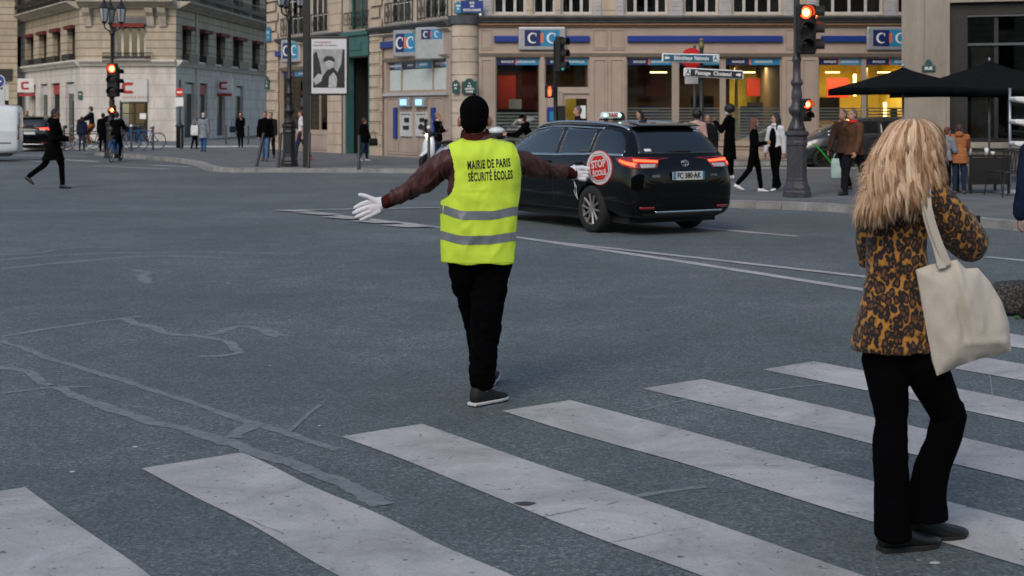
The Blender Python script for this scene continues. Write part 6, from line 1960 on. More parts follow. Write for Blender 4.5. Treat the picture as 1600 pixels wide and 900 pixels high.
def car(loc, rz, paint, label, st=WAGON, cat='car', name='parked_car', detail=True, lit=True, plate_txt=None, group=None, scale=1.0, rim=None):
    root = empty(name, loc, rz, label, cat, group)
    root.scale = (scale,) * 3
    body, bv = car_body(root, st, paint)
    for ya in (-1.30, 1.33):
        for s_ in (-1, 1): wheel(root, s_ * .78, ya, .325, s_, rim)
    MB().box(-.72, .72, -2.0, 2.0, .16, .4).build('underbody', M['matt_black'], root)
    sidef = {-1: (lambda a, b: V((-2, a, b)), (1, 0, 0)), 1: (lambda a, b: V((2, a, b)), (-1, 0, 0))}
    rear = (lambda a, b: V((a, -4, b)), (0, 1, 0)); front = (lambda a, b: V((a, 4, b)), (0, -1, 0))
    wins = [[(-1.20, 1.075), (-1.20, 1.415), (-1.45, 1.41), (-1.70, 1.37), (-1.86, 1.28), (-1.96, 1.15), (-1.97, 1.09), (-1.9, 1.075)],
            [(-.36, 1.055), (-.36, 1.425), (-.7, 1.425), (-1.14, 1.41), (-1.14, 1.08)],
            [(-.28, 1.05), (-.28, 1.425), (.1, 1.42), (.5, 1.375), (.85, 1.26), (1.12, 1.10), (1.16, 1.035), (.6, 1.04)]]
    for s_ in (-1, 1):
        of_, dv = sidef[s_]
        for w_ in wins: project(bv, w_, of_, dv, 'side_window', M['car_glass'], root, .004, .05)
        ch = [(-1.96, 1.055), (-1.2, 1.055), (-.3, 1.03), (.6, 1.015), (1.2, 1.01)]
        project(bv, [(a, b - .0) for a, b in ch] + [(a, b + .032) for a, b in reversed(ch)], of_, dv, 'chrome_strip', M['chrome'], root, .008, .05)
        ch = [(-1.25, 1.418), (-.3, 1.438), (.1, 1.434), (.5, 1.39), (.88, 1.272), (1.18, 1.10)]
        project(bv, [(a, b) for a, b in ch] + [(a, b + .022) for a, b in reversed(ch)], of_, dv, 'window_trim', M['chrome'], root, .007, .05)
        for y_ in (-1.17, -.32, 1.0):   # door shut lines
            project(bv, [(y_ - .004, .30), (y_ + .004, .30), (y_ + .004, 1.0), (y_ - .004, 1.0)], of_, dv, 'shut_line', M['matt_black'], root, .001, .05)
        project(bv, [(-.95, .27), (.98, .27), (.98, .31), (-.95, .31)], of_, dv, 'sill_trim', M['matt_black'], root, .006, .05)
        for y_ in (-.92, -.1): project(bv, [(y_ - .1, .93), (y_ + .1, .93), (y_ + .1, .955), (y_ - .1, .955)], of_, dv, 'door_handle', paint, root, .03, .05, thick=.02)
        MB().ell((s_ * .96, .93, 1.03), (.11, .055, .075), 14).build('wing_mirror', paint, root, smooth=True)
        rp = []
        for y_, up_ in ((-1.80, .0), (-1.66, .022), (-1.2, .034), (-.6, .036), (0, .036), (.4, .03), (.62, .0)):
            h_ = bv.ray_cast(V((s_ * .575, y_, 3)), V((0, 0, -1)))
            rp.append((s_ * .575, y_, h_[0].z + up_))
        MB().tube(smoothpath3([V(p) for p in rp], 3), .020, 8).build('roof_rail', M['chrome'], root, smooth=True)
    project(bv, [(-.66, 1.09), (.66, 1.09), (.56, 1.40), (-.56, 1.40)], rear[0], rear[1], 'rear_window', M['car_glass'], root, .004, .05)
    project(bv, [(-.66, 1.12), (.66, 1.12), (.54, 1.42), (-.54, 1.42)], front[0], front[1], 'windscreen', M['car_glass'], root, .004, .05)
    for s_ in (-1, 1):
        lit_m = M['tail_on'] if lit else M['tail_red']
        q = lambda pts: [(s_ * a, b) for a, b in pts]
        project(bv, q([(.40, 1.01), (.79, 1.045), (.79, .90), (.46, .90)]), rear[0], rear[1], 'tail_lamp', M['tail_red'], root, .006, .03)
        project(bv, q([(.42, 1.0), (.76, 1.02), (.76, .99), (.43, .975)]), rear[0], rear[1], 'tail_lamp', lit_m, root, .013, .03)
        project(bv, q([(.46, .955), (.70, .955), (.70, .905), (.49, .905)]), rear[0], rear[1], 'tail_lamp', M['tail_clear'], root, .012, .03)
        of_, dv = sidef[s_]
        project(bv, [(-2.20, .90), (-2.22, 1.04), (-2.1, 1.055), (-1.82, 1.03), (-2.0, .93)], of_, dv, 'tail_lamp', M['tail_red'], root, .006, .03)
        project(bv, [(-2.19, .93), (-2.2, .965), (-2.10, .985), (-1.93, 1.015), (-1.93, .99), (-2.06, .955)], of_, dv, 'tail_lamp', lit_m, root, .013, .03)
        project(bv, [(2.0, .68), (2.0, .78), (1.7, .84), (1.72, .74)], of_, dv, 'headlight', M['tail_clear'], root, .005, .04)
        project(bv, q([(.55, .72), (.75, .74), (.72, .62), (.58, .62)]), front[0], front[1], 'headlight', M['tail_clear'], root, .006, .04)
        project(bv, q([(.52, .395), (.74, .395), (.72, .36), (.52, .36)]), rear[0], rear[1], 'reflector', M['tail_red'], root, .006, .04)
    project(bv, [(-.50, .31), (.62, .31), (.62, .335), (-.50, .335)], rear[0], rear[1], 'bumper_strip', M['chrome'], root, .012, .05)
    project(bv, [(-.6, .24), (.6, .24), (.68, .30), (-.68, .30)], rear[0], rear[1], 'bumper_valance', M['matt_black'], root, .008, .05)
    project(bv, [(-.37, .70), (.37, .70), (.37, .72), (-.37, .72)], rear[0], rear[1], 'tailgate_line', M['matt_black'], root, .002, .05)
    # roof spoiler, wiper, aerial
    MB().rings([[(-.52, y, z), (.52, y, z), (.50, y, z + .018), (-.50, y, z + .018)] for y, z in ((-1.70, 1.490), (-1.84, 1.476), (-1.93, 1.452))]).build('spoiler', paint, root, bevel=.006)
    MB().tube([(.16, -2.17, 1.12), (-.05, -2.18, 1.125), (-.22, -2.175, 1.12)], [.018, .014, .006], 6, fl=.6).build('wiper', M['matt_black'], root, smooth=True)
    MB().rings([[(-.02, -1.35, 1.505), (.02, -1.35, 1.505), (.02, -1.18, 1.505), (-.02, -1.18, 1.505)], [(-.004, -1.40, 1.57), (.004, -1.40, 1.57), (.004, -1.36, 1.57), (-.004, -1.36, 1.57)]]).build('aerial_fin', M['matt_black'], root)
    # number plate
    T = Matrix.Translation((0.02, -2.325, .80))
    pl = MB().box(-.26, .26, -.008, .01, -.055, .055, T=T).build('number_plate', M['plate_white'], root)
    MB().box(-.26, -.215, -.010, -.0085, -.055, .055, T=T).box(.225, .26, -.010, -.0085, -.055, .055, T=T).build('plate_band', M['sky_blue'], pl)
    if plate_txt: text_on(pl, plate_txt, .02, -2.336, .80, .105, M['vest_print'], sx=.82, bold=.002)
    if detail: # round emblem: three interlocked ovals
        def oval(a, b_, cx=0, cz=0, n=28):
            return [V((cx + a * math.cos(2 * PI * k / n), -2.268, .965 + cz + b_ * math.sin(2 * PI * k / n))) for k in range(n + 1)]
        mb = MB(); mb.tube(oval(.060, .040), .005, 6, capz=False); mb.tube(oval(.019, .036, 0, -.001), .004, 6, capz=False); mb.tube(oval(.040, .014, 0, .018), .004, 6, capz=False)
        mb.build('emblem', M['chrome'], root, smooth=True)
        text_on(root, 'AURIS', -.50, -2.303, .80, .05, M['chrome'], bold=.002)
        text_on(root, 'HYBRID', .46, -2.303, .80, .035, M['chrome'], bold=.001)
        project(bv, [(-.56, 1.12), (-.46, 1.12), (-.46, 1.155), (-.56, 1.155)], rear[0], rear[1], 'sticker', M['white'], root, .009, .05)
    return root, bv
taxi, bv = car((1.22, 21.67, 0), R(30), M['car_black'], 'glossy black estate taxi with red tail lamps lit, driving away beside the crossing guard', name='taxi', cat='taxi', plate_txt='FC·380·AK', scale=1.03)
ts = empty('roof_sign', (0, 0, 0), 0); ts.parent = taxi; KIDS.setdefault(taxi.name, []).append(ts)
bpy.data.objects.remove(ts); KIDS[taxi.name].pop()
mb = MB(); mb.rings([[(x, y, z) for x, y in ((-.16, -.55), (.16, -.55), (.16, -.43), (-.16, -.43))] if i == 0 else [(x, y, z) for x, y in ((-.145, -.53), (.145, -.53), (.145, -.45), (-.145, -.45))] for i, z in enumerate((1.56, 1.65))])
rsn = mb.build('roof_sign', mat("pale taxi sign", (.55, .62, .62), .4, var=.03, emit=(.5, .8, .75), es=.15), taxi, bevel=.02, seg=3)
MB().box(-.10, -.06, -.52, -.46, 1.52, 1.58).box(.06, .10, -.52, -.46, 1.52, 1.58).box(-.19, .19, -.5, -.48, 1.53, 1.55).build('sign_foot', M['matt_black'], rsn)
text_on(rsn, 'TAXI', 0, -.557, 1.605, .07, M['stop_red'], bold=.003)
for s_ in (-1, 1): MB().ell((s_ * .125, -.545, 1.605), (.021, .014, .018), 12).build('sign_lamp', emis("lit greenish lamp", (.35, 1, .9), 5) if s_ < 0 else MATS["lit greenish lamp"], rsn, smooth=True)

cr_, _ = car(gp(1352, 266) + V((.2, 1.2, 0)), R(90), M['car_grey'], 'dark glossy car parked side-on before the red lit bank window, partly behind the parasol', detail=False, lit=False, scale=1.0, rim=M['matt_black'])
ck = MB(); ck.tube(smoothpath3([V((-.15, 0, .0)), V((.0, 0, -.1)), V((.25, 0, -.38)), V((.45, 0, -.62)), V((.62, 0, -.78)), V((.7, 0, -.85))]), .018, 8)
co_ = ck.build('charging_cable', mat("bright green cable", (.02, .45, .03), .4, var=0), None, smooth=True)
co_.location = pz(1277, 224, 41.0)
tag(co_, 'bright green charging cable slanting down in front of the dark parked car', 'cable')
cs_ = empty('charging_post', gp(1301, 262, 0) + V((0, -2.2, Z1)), 0, 'slim black charging post between the cable and the two men in brown', 'charging post')
MB().box(-.12, .12, -.09, .09, 0, 1.15).build('casing', M['black_plastic'], cs_, bevel=.02)
MB().box(-.08, .08, -.096, -.09, .8, 1.05).build('screen', M['car_glass'], cs_)
car(gp(44, 237) + V((-.2, 2.0, 0)), R(8), M['car_black'], 'small black car with orange red tail lamps lit, stopped right of the white van', detail=False, lit=True, plate_txt='GB·418·KX' if 0 else None, name='small_car')

# white van, rear three quarter
VAN = [(-2.35, .80, .35, 1.0, .80, 1.78, .68), (-2.33, .90, .30, 1.05, .90, 1.88, .76), (-2.2, .94, .25, 1.1, .94, 1.94, .80), (-1.0, .95, .22, 1.1, .95, 1.96, .81), (.4, .95, .22, 1.1, .95, 1.95, .81), (.9, .95, .22, 1.08, .93, 1.85, .78),
       (1.35, .94, .22, 1.05, .90, 1.45, .76), (1.7, .92, .22, 1.0, .86, 1.12, .74), (2.1, .88, .25, .85, .80, .95, .70), (2.3, .75, .30, .7, .66, .78, .55), (2.36, .6, .35, .55, .5, .6, .42)]
van = empty('white_van', V((-19.35, 48.9, 0)), R(104), 'white panel van cut off by the left edge of the picture', 'van')
bdy, bv2 = car_body(van, VAN, M['car_white'])
for ya in (-1.30, 1.33):
    for s_ in (-1, 1): wheel(van, s_ * .83, ya, .325, s_)
MB().box(-.8, .8, -2.0, 2.0, .18, .4).build('underbody', M['matt_black'], van)
rr_ = (lambda a, b: V((a, -4, b)), (0, 1, 0))
for s_ in (-1, 1):
    project(bv2, [(s_ * .78, .75), (s_ * .90, .75), (s_ * .88, 1.25), (s_ * .78, 1.25)], *rr_, 'tail_lamp', M['tail_red'], van, .006, .05)
    project(bv2, [(s_ * .08, 1.15), (s_ * .72, 1.15), (s_ * .66, 1.7), (s_ * .08, 1.7)], *rr_, 'rear_window', M['car_glass'], van, .006, .05)
    sf = (lambda a, b: V((s_ * 2, a, b)), (-s_, 0, 0))
    project(bv2, [(-2.1, .62), (2.0, .62), (2.0, .67), (-2.1, .67)], *sf, 'side_moulding', mat("grey moulding", (.2, .21, .22), .6) if "grey moulding" not in MATS else MATS["grey moulding"], van, .01, .08)
    for y_ in (-.55, .55): project(bv2, [(y_ - .005, .35), (y_ + .005, .35), (y_ + .005, 1.85), (y_ - .005, 1.85)], *sf, 'shut_line', M['matt_black'], van, .002, .05)
    project(bv2, [(.65, 1.12), (1.25, 1.12), (1.05, 1.55), (.65, 1.68)], *sf, 'side_window', M['car_glass'], van, .006, .06)

def bicycle(loc, rz, frame_m, label, group=None, basket=False):
    r = empty('bicycle', loc, rz, label, 'bicycle', group)
    rad = .34; wb = .54
    for y in (-wb, wb):
        T = Matrix.Translation((0, y, rad))
        mb = MB(); mb.tube([T @ V((0, rad * .96 * math.cos(a), rad * .96 * math.sin(a))) for a in [2 * PI * k / 36 for k in range(37)]], .017, 6, capz=False, up=V((1, 0, 0)))
        w_ = mb.build('wheel', M['rubber'], r, smooth=True)
        mb = MB()
        mb.tube([T @ V((0, rad * .90 * math.cos(a), rad * .90 * math.sin(a))) for a in [2 * PI * k / 36 for k in range(37)]], .008, 5, capz=False, up=V((1, 0, 0)))
        for k in range(14):
            a = 2 * PI * k / 14
            mb.tube([T @ V((0, 0, 0)), T @ V((0, rad * .9 * math.cos(a), rad * .9 * math.sin(a)))], .0022, 4)
        mb.build('spokes', M['steel'], w_)
    mb = MB(); bb = V((0, -.08, .28)); st = V((0, -.26, .80)); hd_ = V((0, .36, .78)); hl = V((0, .40, .62)); ra_ = V((0, -wb, rad)); fa = V((0, wb, rad))
    for a, b_ in ((bb, st), (bb, hl), (st * .9 + bb * .1, hd_), (bb, ra_), (st * .85 + bb * .15, ra_)): mb.tube([a, b_], .019, 8)
    mb.tube([hd_ + V((0, -.02, .12)), hl, fa], .016, 8)
    mb.build('frame', frame_m, r, smooth=True)
    MB().tube([(-.28, .22, .98), (-.2, .34, .97), (0, .36, .93), (.2, .34, .97), (.28, .22, .98)], .013, 8).build('handlebar', M['steel'], r, smooth=True)
    MB().ell((0, -.27, .87), (.08, .13, .03), 14).build('saddle', M['matt_black'], r, smooth=True)
    mb = MB(); mb.tube([(-.09, -.08, .14), (-.09, -.08, .28), (.09, -.08, .28), (.09, -.08, .42)], .010, 6)
    mb.build('crank', M['steel'], r)
    for y in (-wb, wb): MB().rings([[V((x, y + (rad + .035) * math.cos(a), rad + (rad + .035) * math.sin(a))) for x in (-.025, .025)] for a in [PI * k / 14 for k in range(2, 13)]], False, False, closed=False).build('mudguard', frame_m, r)
    if basket:
        MB().rings([[(x * k, .55 + y * k, z) for x, y in ((-.16, -.12), (.16, -.12), (.16, .12), (-.16, .12))] for z, k in ((.72, .8), (.96, 1))], True, False).build('basket', M['matt_black'], r)
    return r
bicycle(R1.location.copy(), LEFT, M['black_iron'], 'long black bicycle under the rider in rust trousers at the left')
bicycle(R2.location.copy(), AWAY, M['c_bluebr'], 'blue hire bicycle ridden away on the road by the cyclist in black')
bicycle(R3.location.copy(), LEFT, mat("lime green paint", (.10, .42, .02), .4), 'green bicycle under the masked cyclist behind the guard', basket=True)
bicycle(gp(228, 233, Z2), R(80), M['c_bluebr'], 'blue hire bicycle parked broadside in front of the dark doorway', 'parked blue bicycles', True)
bicycle(gp(211, 234, Z2), R(50), M['c_bluebr'], 'blue hire bicycle parked at an angle left of the broadside one', 'parked blue bicycles', True)

bicycle(gp(118, 235, Z2) + V((0, .6, 0)), LEFT, M['black_iron'], 'dark bicycle at the left end of the group of riders', None)
def scooter(loc, rz, label):
    r = empty('motor_scooter', loc, rz, label, 'motor scooter')
    W = M['car_white']
    for y, rr2 in ((-.62, .25), (.68, .25)):
        T = Matrix.Translation((0, y, rr2)) @ Matrix.Rotation(R(90), 4, 'Y')
        prof = [(rr2 * .55, -.05), (rr2 * .9, -.06), (rr2, -.03), (rr2, .03), (rr2 * .9, .06), (rr2 * .55, .05)]
        w_ = MB().rings([[(p * math.cos(2 * PI * k / 28), p * math.sin(2 * PI * k / 28), z) for k in range(28)] for p, z in prof], True, True, T=T).build('wheel', M['rubber'], r, auto=40)
    def shell(name, secs, m):
        rs = [[(cx + rx * math.cos(2 * PI * k / 16), y, cz + rz2 * math.sin(2 * PI * k / 16)) for k in range(16)] for y, cx, cz, rx, rz2 in secs]
        me = evaluated(MB().rings(rs).mesh(), [('SUBSURF', dict(levels=1, render_levels=1))]); me.name = name
        me.polygons.foreach_set("use_smooth", [True] * len(me.polygons))
        return link(name, me, m, r)
    shell('rear_body', [(-.85, 0, .72, .06, .06), (-.75, 0, .68, .15, .14), (-.45, 0, .60, .18, .20), (-.1, 0, .45, .17, .15), (.0, 0, .35, .14, .06)], W)
    shell('floorboard', [(-.15, 0, .30, .16, .06), (.1, 0, .27, .18, .05), (.42, 0, .30, .16, .06)], M['matt_black'])
    shell('seat', [(-.80, 0, .84, .08, .04), (-.5, 0, .82, .14, .05), (-.1, 0, .78, .12, .05), (.02, 0, .76, .06, .03)], M['c_leather'])
    mb = MB(); mb.loft([(0, .50, .28, .16, .06), (0, .50, .55, .22, .08), (0, .47, .80, .20, .08), (0, .42, 1.0, .12, .07)], 18)
    mb.build('leg_shield', W, r, smooth=True)
    shell('mudguard', [(.42, 0, .48, .05, .05), (.55, 0, .54, .09, .06), (.7, 0, .55, .09, .05), (.92, 0, .42, .06, .04)], W)
    mb = MB(); mb.loft([(0, .44, .98, .10, .08), (0, .45, 1.05, .15, .11), (0, .42, 1.12, .12, .08)], 16); mb.build('handlebar_cover', M['matt_black'], r, smooth=True)
    MB().tube([(-.34, .32, 1.08), (-.2, .38, 1.08), (.2, .38, 1.08), (.34, .32, 1.08)], .016, 8).build('handlebar', M['matt_black'], r, smooth=True)
    MB().ell((0, .55, 1.02), (.075, .04, .06), 14).build('headlight', emis("lit headlight", (1, .9, .6), 6) if "lit headlight" not in MATS else MATS["lit headlight"], r, smooth=True)
    for s_ in (-1, 1):
        MB().tube([(s_ * .26, .36, 1.1), (s_ * .34, .36, 1.28)], .007, 6).build('mirror_stem', M['matt_black'], r)
        MB().ell((s_ * .35, .36, 1.32), (.06, .012, .04), 12).build('mirror', M['matt_black'], r, smooth=True)
    MB().rings([[(x * k, .48 + y, z) for x, y in ((-.18, .03), (0, .06), (.18, .03), (.17, .02), (0, .05), (-.17, .02))] for z, k, y in ((1.12, 1, 0), (1.5, .8, -.12))]).build('windscreen', M['glass'], r)
    return r
scooter(gp(684, 266), R(150), 'white motor scooter with lit headlight and clear windscreen behind the left arm of the guard')
s2 = scooter(gp(772, 270), R(20), 'second white motor scooter hidden behind the right shoulder of the guard')
tb = empty('helmet_case', s2.location + V((.08, -.25, 1.08)), 0, 'white topped round luggage case showing above the right shoulder of the guard', 'luggage case')
MB().ell((0, 0, -.03), (.25, .20, .13), 20).build('case', M['matt_black'], tb, smooth=True)
MB().ell((0, 0, .09), (.23, .19, .12), 20).build('lid', M['car_white'], tb, smooth=True)

# ================================================================ STREET FURNITURE
def lamp_post(loc, m, label, lanterns=True):
    r = empty('street_lamp', loc, 0, label, 'street lamp', 'ornate street lamps')
    MB().lathe([(.265, 0), (.265, .10), (.25, .13), (.25, .18), (.215, .24), (.20, .30), (.20, .34), (.188, .36), (.184, .95), (.20, .97), (.20, 1.02), (.19, 1.05), (.19, 1.12), (.225, 1.16), (.225, 1.22), (.16, 1.24)], 8).build('plinth', m, r, bevel=.008)
    MB().lathe([(.16, 1.235), (.14, 1.30), (.10, 1.38), (.075, 1.46), (.085, 1.50), (.14, 1.56), (.155, 1.62), (.15, 1.66), (.10, 1.71), (.085, 1.78), (.10, 1.86), (.095, 1.95), (.075, 2.05), (.11, 2.10), (.11, 2.16), (.075, 2.20), (.068, 2.5), (.085, 2.53), (.085, 2.58), (.062, 2.62), (.052, 4.2), (.085, 4.25), (.085, 4.32), (.05, 4.36), (.045, 4.55)], 20).build('column', m, r, smooth=True)
    mb = MB()   # fluting leaves round the neck
    for k in range(8):
        a = 2 * PI * k / 8
        mb.tube([(.15 * math.cos(a), .15 * math.sin(a), 1.24), (.12 * math.cos(a), .12 * math.sin(a), 1.34), (.085 * math.cos(a), .085 * math.sin(a), 1.46)], [.022, .02, .006], 6)
    mb.build('leaf_ornament', m, r, smooth=True)
    for k in range(3):
        a = R(90) + 2 * PI * k / 3 + R(25)
        ca, sa = math.cos(a), math.sin(a)
        mb = MB(); mb.tube(smoothpath3([V((0, 0, 4.3)), V((ca * .16, sa * .16, 4.38)), V((ca * .30, sa * .30, 4.46)), V((ca * .33, sa * .33, 4.62))]), .024, 8)
        mb.tube(smoothpath3([V((ca * .05, sa * .05, 4.45)), V((ca * .12, sa * .12, 4.55)), V((ca * .05, sa * .05, 4.62))]), .012, 6)
        arm = mb.build('arm', m, r, smooth=True)
        lx, ly = ca * .33, sa * .33
        mb = MB(); mb.lathe([(.05, 4.60), (.09, 4.64), (.10, 4.67)], 6, c=(lx, ly, 0)).lathe([(.185, 5.12), (.19, 5.15), (.11, 5.27), (.07, 5.30), (.075, 5.34), (.03, 5.40), (.02, 5.50)], 6, c=(lx, ly, 0))
        for q in range(6):
            b_ = 2 * PI * (q + .5) / 6
            mb.tube([(lx + .10 * math.cos(b_), ly + .10 * math.sin(b_), 4.66), (lx + .18 * math.cos(b_), ly + .18 * math.sin(b_), 5.13)], .010, 5)
        ln_ = mb.build('lantern', m, r)
        MB().lathe([(.085, 4.68), (.165, 5.11)], 6, c=(lx, ly, 0)).build('lantern_glass', mat("frosted lantern glass", (.33, .36, .40), .25, var=.1) if "frosted lantern glass" not in MATS else MATS["frosted lantern glass"], ln_)
    return r
L3 = gp(1245, 308, Z1); L2 = gp(452, 260, Z1); L1 = gp(175, 247, Z1)
lamp_post(L3, M['grey_iron'], 'grey ornate lamp post on the right pavement carrying red traffic lights')
lamp_post(L2, M['black_iron'], 'black ornate lamp post just left of the poster pillar')
lamp_post(L1, M['black_iron'], 'black lamp post with lanterns above a red traffic light, in front of the left building')
def signal(loc, rz, label, on=0, h=.9, w=.30, n=3, group='traffic signals', lit='red', big=True):
    r = empty('traffic_light', loc, rz, label, 'traffic light', group)
    MB().box(-w / 2, w / 2, -.10, .06, -h / 2, h / 2).build('housing', M['matt_black'], r, bevel=.035, seg=3)
    for k in range(n):
        z = h / 2 - h / n * (k + .5); rd = min(w, h / n) * .36
        on_ = (k == on)
        m = M['red_on'] if (on_ and lit == 'red') else (M['green_on'] if on_ else M['lens_off'])
        l = MB().ell((0, -.10, z), (rd, .018, rd), 16).build('lens', m, r, smooth=True)
        if on_ and lit == 'red': MB().ell((0, -.112, z), (rd * .62, .016, rd * .62), 12).build('lamp', M['red_core'], l, smooth=True)
        rs = [[(rr_2 * math.cos(a), y, z + rr_2 * math.sin(a)) for a in [R(-25) + R(230) * q / 14 for q in range(15)]] for rr_2, y in ((rd * 1.18, -.10), (rd * 1.22, -.26), (rd * 1.15, -.26), (rd * 1.1, -.10))]
        MB().rings(rs, False, False, closed=False).build('visor', M['matt_black'], r)
    MB().box(-.02, .02, .05, .14, -.2, -.16).box(-.02, .02, .05, .14, .16, .2).build('bracket', M['matt_black'], r)
    return r
signal(pz(1256.5, 46, L3.y - .16) , R(6), 'large traffic light showing red on the grey lamp post at the right', 0, .92, .31)
signal(pz(1266, 46, L3.y + .02), R(80), 'side traffic light on the grey lamp post, edge of its red lamp visible', 0, .92, .31)
signal(pz(1258.5, 172, L3.y - .2), R(8), 'small round cornered repeater light showing red, low on the grey lamp post', 0, .42, .19, 2)
signal(pz(176, 125, L1.y - .16), R(0), 'traffic light showing red on the lamp post in the left background', 0, 1.15, .36)
signal(pz(181, 128, L1.y + .1), R(70), 'side facing traffic light on the left background lamp post', 5, 1.0, .24)
signal(pz(176.5, 172, L1.y - .2), R(0), 'tiny lower red repeater light on the left background lamp post', 0, .34, .2, 1)
PC = V(((868 - 800) / F * 38, 38, Z1))
r = empty('signal_pole', PC, 0, 'slim black signal pole rising behind the taxi in front of the bank entrance', 'pole')
MB().lathe([(.13, 0), (.13, .5), (.08, .56), (.06, .6), (.055, 3.45), (.07, 3.47), (.0, 3.52)], 14).build('shaft', M['black_iron'], r, smooth=True)
MB().box(.06, .26, -.1, .1, 1.3, 1.75).build('control_box', M['matt_black'], r, bevel=.02)
signal(PC + V((.10, 0, 3.12)), R(62), 'dark traffic light turned aside with its lowest lamp green, above the pedestrian light', 2, .95, .30, lit='green')
r = empty('pedestrian_light', PC + V((-.16, -.1, 2.13)), 0, 'square pedestrian light with a lit red standing figure, left side of the signal pole', 'pedestrian light')
MB().box(-.13, .13, -.06, .08, -.17, .17).build('housing', M['matt_black'], r, bevel=.02)
mb = MB(); mb.ell((0, -.065, .095), (.032, .012, .032), 12); mb.plate([(-.045, -.02), (.045, -.02), (.05, .05), (-.05, .05)], -.07, -.062); mb.plate([(-.035, -.12), (.035, -.12), (.04, -.018), (-.04, -.018)], -.071, -.062)
fuse(mb, 'red_figure', M['red_on'], r, .006, 1)
o = empty('blue_box', fr.w(bx(864), -.25, Z1), 0, 'tall narrow blue box standing by the bank entrance behind the signal pole', 'box')
MB().box(-.2, .2, -.14, .14, 0, 1.75).build('casing', M['blue'], o, bevel=.02)
MB().box(-.12, .12, -.15, -.141, 1.3, 1.6).build('panel', M['sky_blue'], o)

# direction signs on a pole, no entry disc behind
PS = V(((1096 - 800) / F * 34, 34, Z1))
sgn = empty('sign_pole', PS, 0, 'thin black pole with a brass finial holding the two direction signs', 'pole')
MB().lathe([(.08, 0), (.08, .4), (.055, .45), (.05, 3.12)], 14).build('shaft', M['black_iron'], sgn, smooth=True)
MB().lathe([(.05, 3.1), (.07, 3.14), (.055, 3.2), (.055, 3.3), (.065, 3.32), (.0, 3.35)], 12).build('finial', mat("dull brass", (.25, .2, .1), .4, .6), sgn, smooth=True)
def arrow_sign(px0, px1, py0, py1, m, border, text, left, label, tilt, icon):
    c = pz((px0 + px1) / 2, (py0 + py1) / 2, 33.9); w = (px1 - px0) / F * 33.9 / 2; h = (py1 - py0) / F * 33.9 / 2
    r = empty('direction_sign', c, 0, label, 'direction sign')
    r.rotation_euler = (0, R(tilt), 0)
    MB().box(-w, w, -.04, .04, -h, h).build('board', border, r, bevel=.03)
    MB().box(-w * .95, w * .95, -.046, -.0405, -h * .78, h * .78).build('face', m, r, bevel=.01)
    s_ = -1 if left else 1
    ax = s_ * w * .84; a_ = h * .5
    MB().plate([(ax + s_ * a_, 0), (ax, a_), (ax, a_ * .45), (ax - s_ * a_ * 1.3, a_ * .45), (ax - s_ * a_ * 1.3, -a_ * .45), (ax, -a_ * .45), (ax, -a_)][::s_], -.052, -.047).build('arrow', M['white'], r)
    ix = -s_ * w * .86
    MB().box(ix - h * .55, ix + h * .55, -.050, -.047, -h * .65, h * .65).build('icon_field', M['white'], r)
    mb = MB(); mb.ell((ix, -.054, h * .36), (.022, .004, .022), 10).plate([(ix - .03, -h * .5), (ix - .005, -h * .1), (ix + .005, -h * .1), (ix + .04, -h * .5), (ix + .055, -h * .45), (ix + .025, h * .1), (ix - .02, h * .2), (ix - .05, -h * .4)], -.054, -.051)
    mb.build('icon', m, r)
    me = text_mesh(text, h * 1.25, 1, .003, .001); xs = [v.co.x for v in me.vertices]; w0 = max(xs) - min(xs)
    me.transform(Matrix.Translation((-s_ * w * .02, -.049, 0)) @ STAND @ Matrix.Diagonal((w * 1.2 / w0, 1, 1, 1)))
    me.name = 'lettering'; link('lettering', me, M['white'], r)
arrow_sign(1034, 1124, 84, 98, mat("petrol blue", (.015, .10, .16), .4), M['white'], 'Bibliothèque  Nationale', True, 'blue direction sign with left arrow reading Nationale, upper of the two', -1.5 * 0 + 1, 0)
arrow_sign(1068, 1162, 108, 122, mat("charcoal enamel", (.02, .022, .03), .4), M['white'], 'Passage  Choiseul', False, 'dark direction sign with right arrow reading Passage, lower of the two', 3, 0)
ne = empty('no_entry_sign', V(((1080 - 800) / F * 34.4, 34.4, 0)), 0, 'red no entry disc partly hidden behind the two direction signs', 'no entry sign')
MB().tube([(.08, 0, Z1), (.08, 0, 3.3)], .035, 10).build('pole', M['grey_iron'], ne, smooth=True)
zc_ = pz(0, 91, 34.4).z
MB().plate([(p[0], p[1] + zc_) for p in disc(.25, 0, 0)], -.06, -.04).build('disc', M['red'], ne)
MB().box(-.17, .17, -.066, -.0605, zc_ - .04, zc_ + .04).build('bar', M['white'], ne)
MB().box(-.16, .16, -.06, -.04, zc_ - .62, zc_ - .32).build('panel', M['white'], ne)
ne2 = empty('no_entry_sign', gp(281, 231, Z1), 0, 'round red no entry sign on a dark post at the far left pavement corner', 'no entry sign')
sc2 = ne2.location.y / F
MB().lathe([(.16, 0), (.16, .9), (.20, .95), (.20, 1.0), (.09, 1.05), (.045, 1.3), (.045, 3.0)], 12).build('pole', M['black_iron'], ne2, smooth=True)
MB().plate([(p[0] * 1, p[1] + (231 - 144) * sc2) for p in disc(6.3 * sc2, 0, 0)], -.08, -.06).build('disc', M['red'], ne2)
MB().box(-4.3 * sc2, 4.3 * sc2, -.086, -.081, (231 - 145.3) * sc2, (231 - 142.7) * sc2).build('bar', M['white'], ne2)
MB().box(-6 * sc2, 6 * sc2, -.08, -.06, (231 - 166) * sc2, (231 - 152) * sc2).build('panel', M['white'], ne2)
bs = empty('blue_round_sign', pz(0, 127, 60), 0, 'round blue road sign at the left edge above the white van', 'road sign')
bs.location.z = 0
MB().tube([(.03, .1, 0), (.03, .1, 3.3)], .04, 10).build('pole', M['grey_iron'], bs, smooth=True)
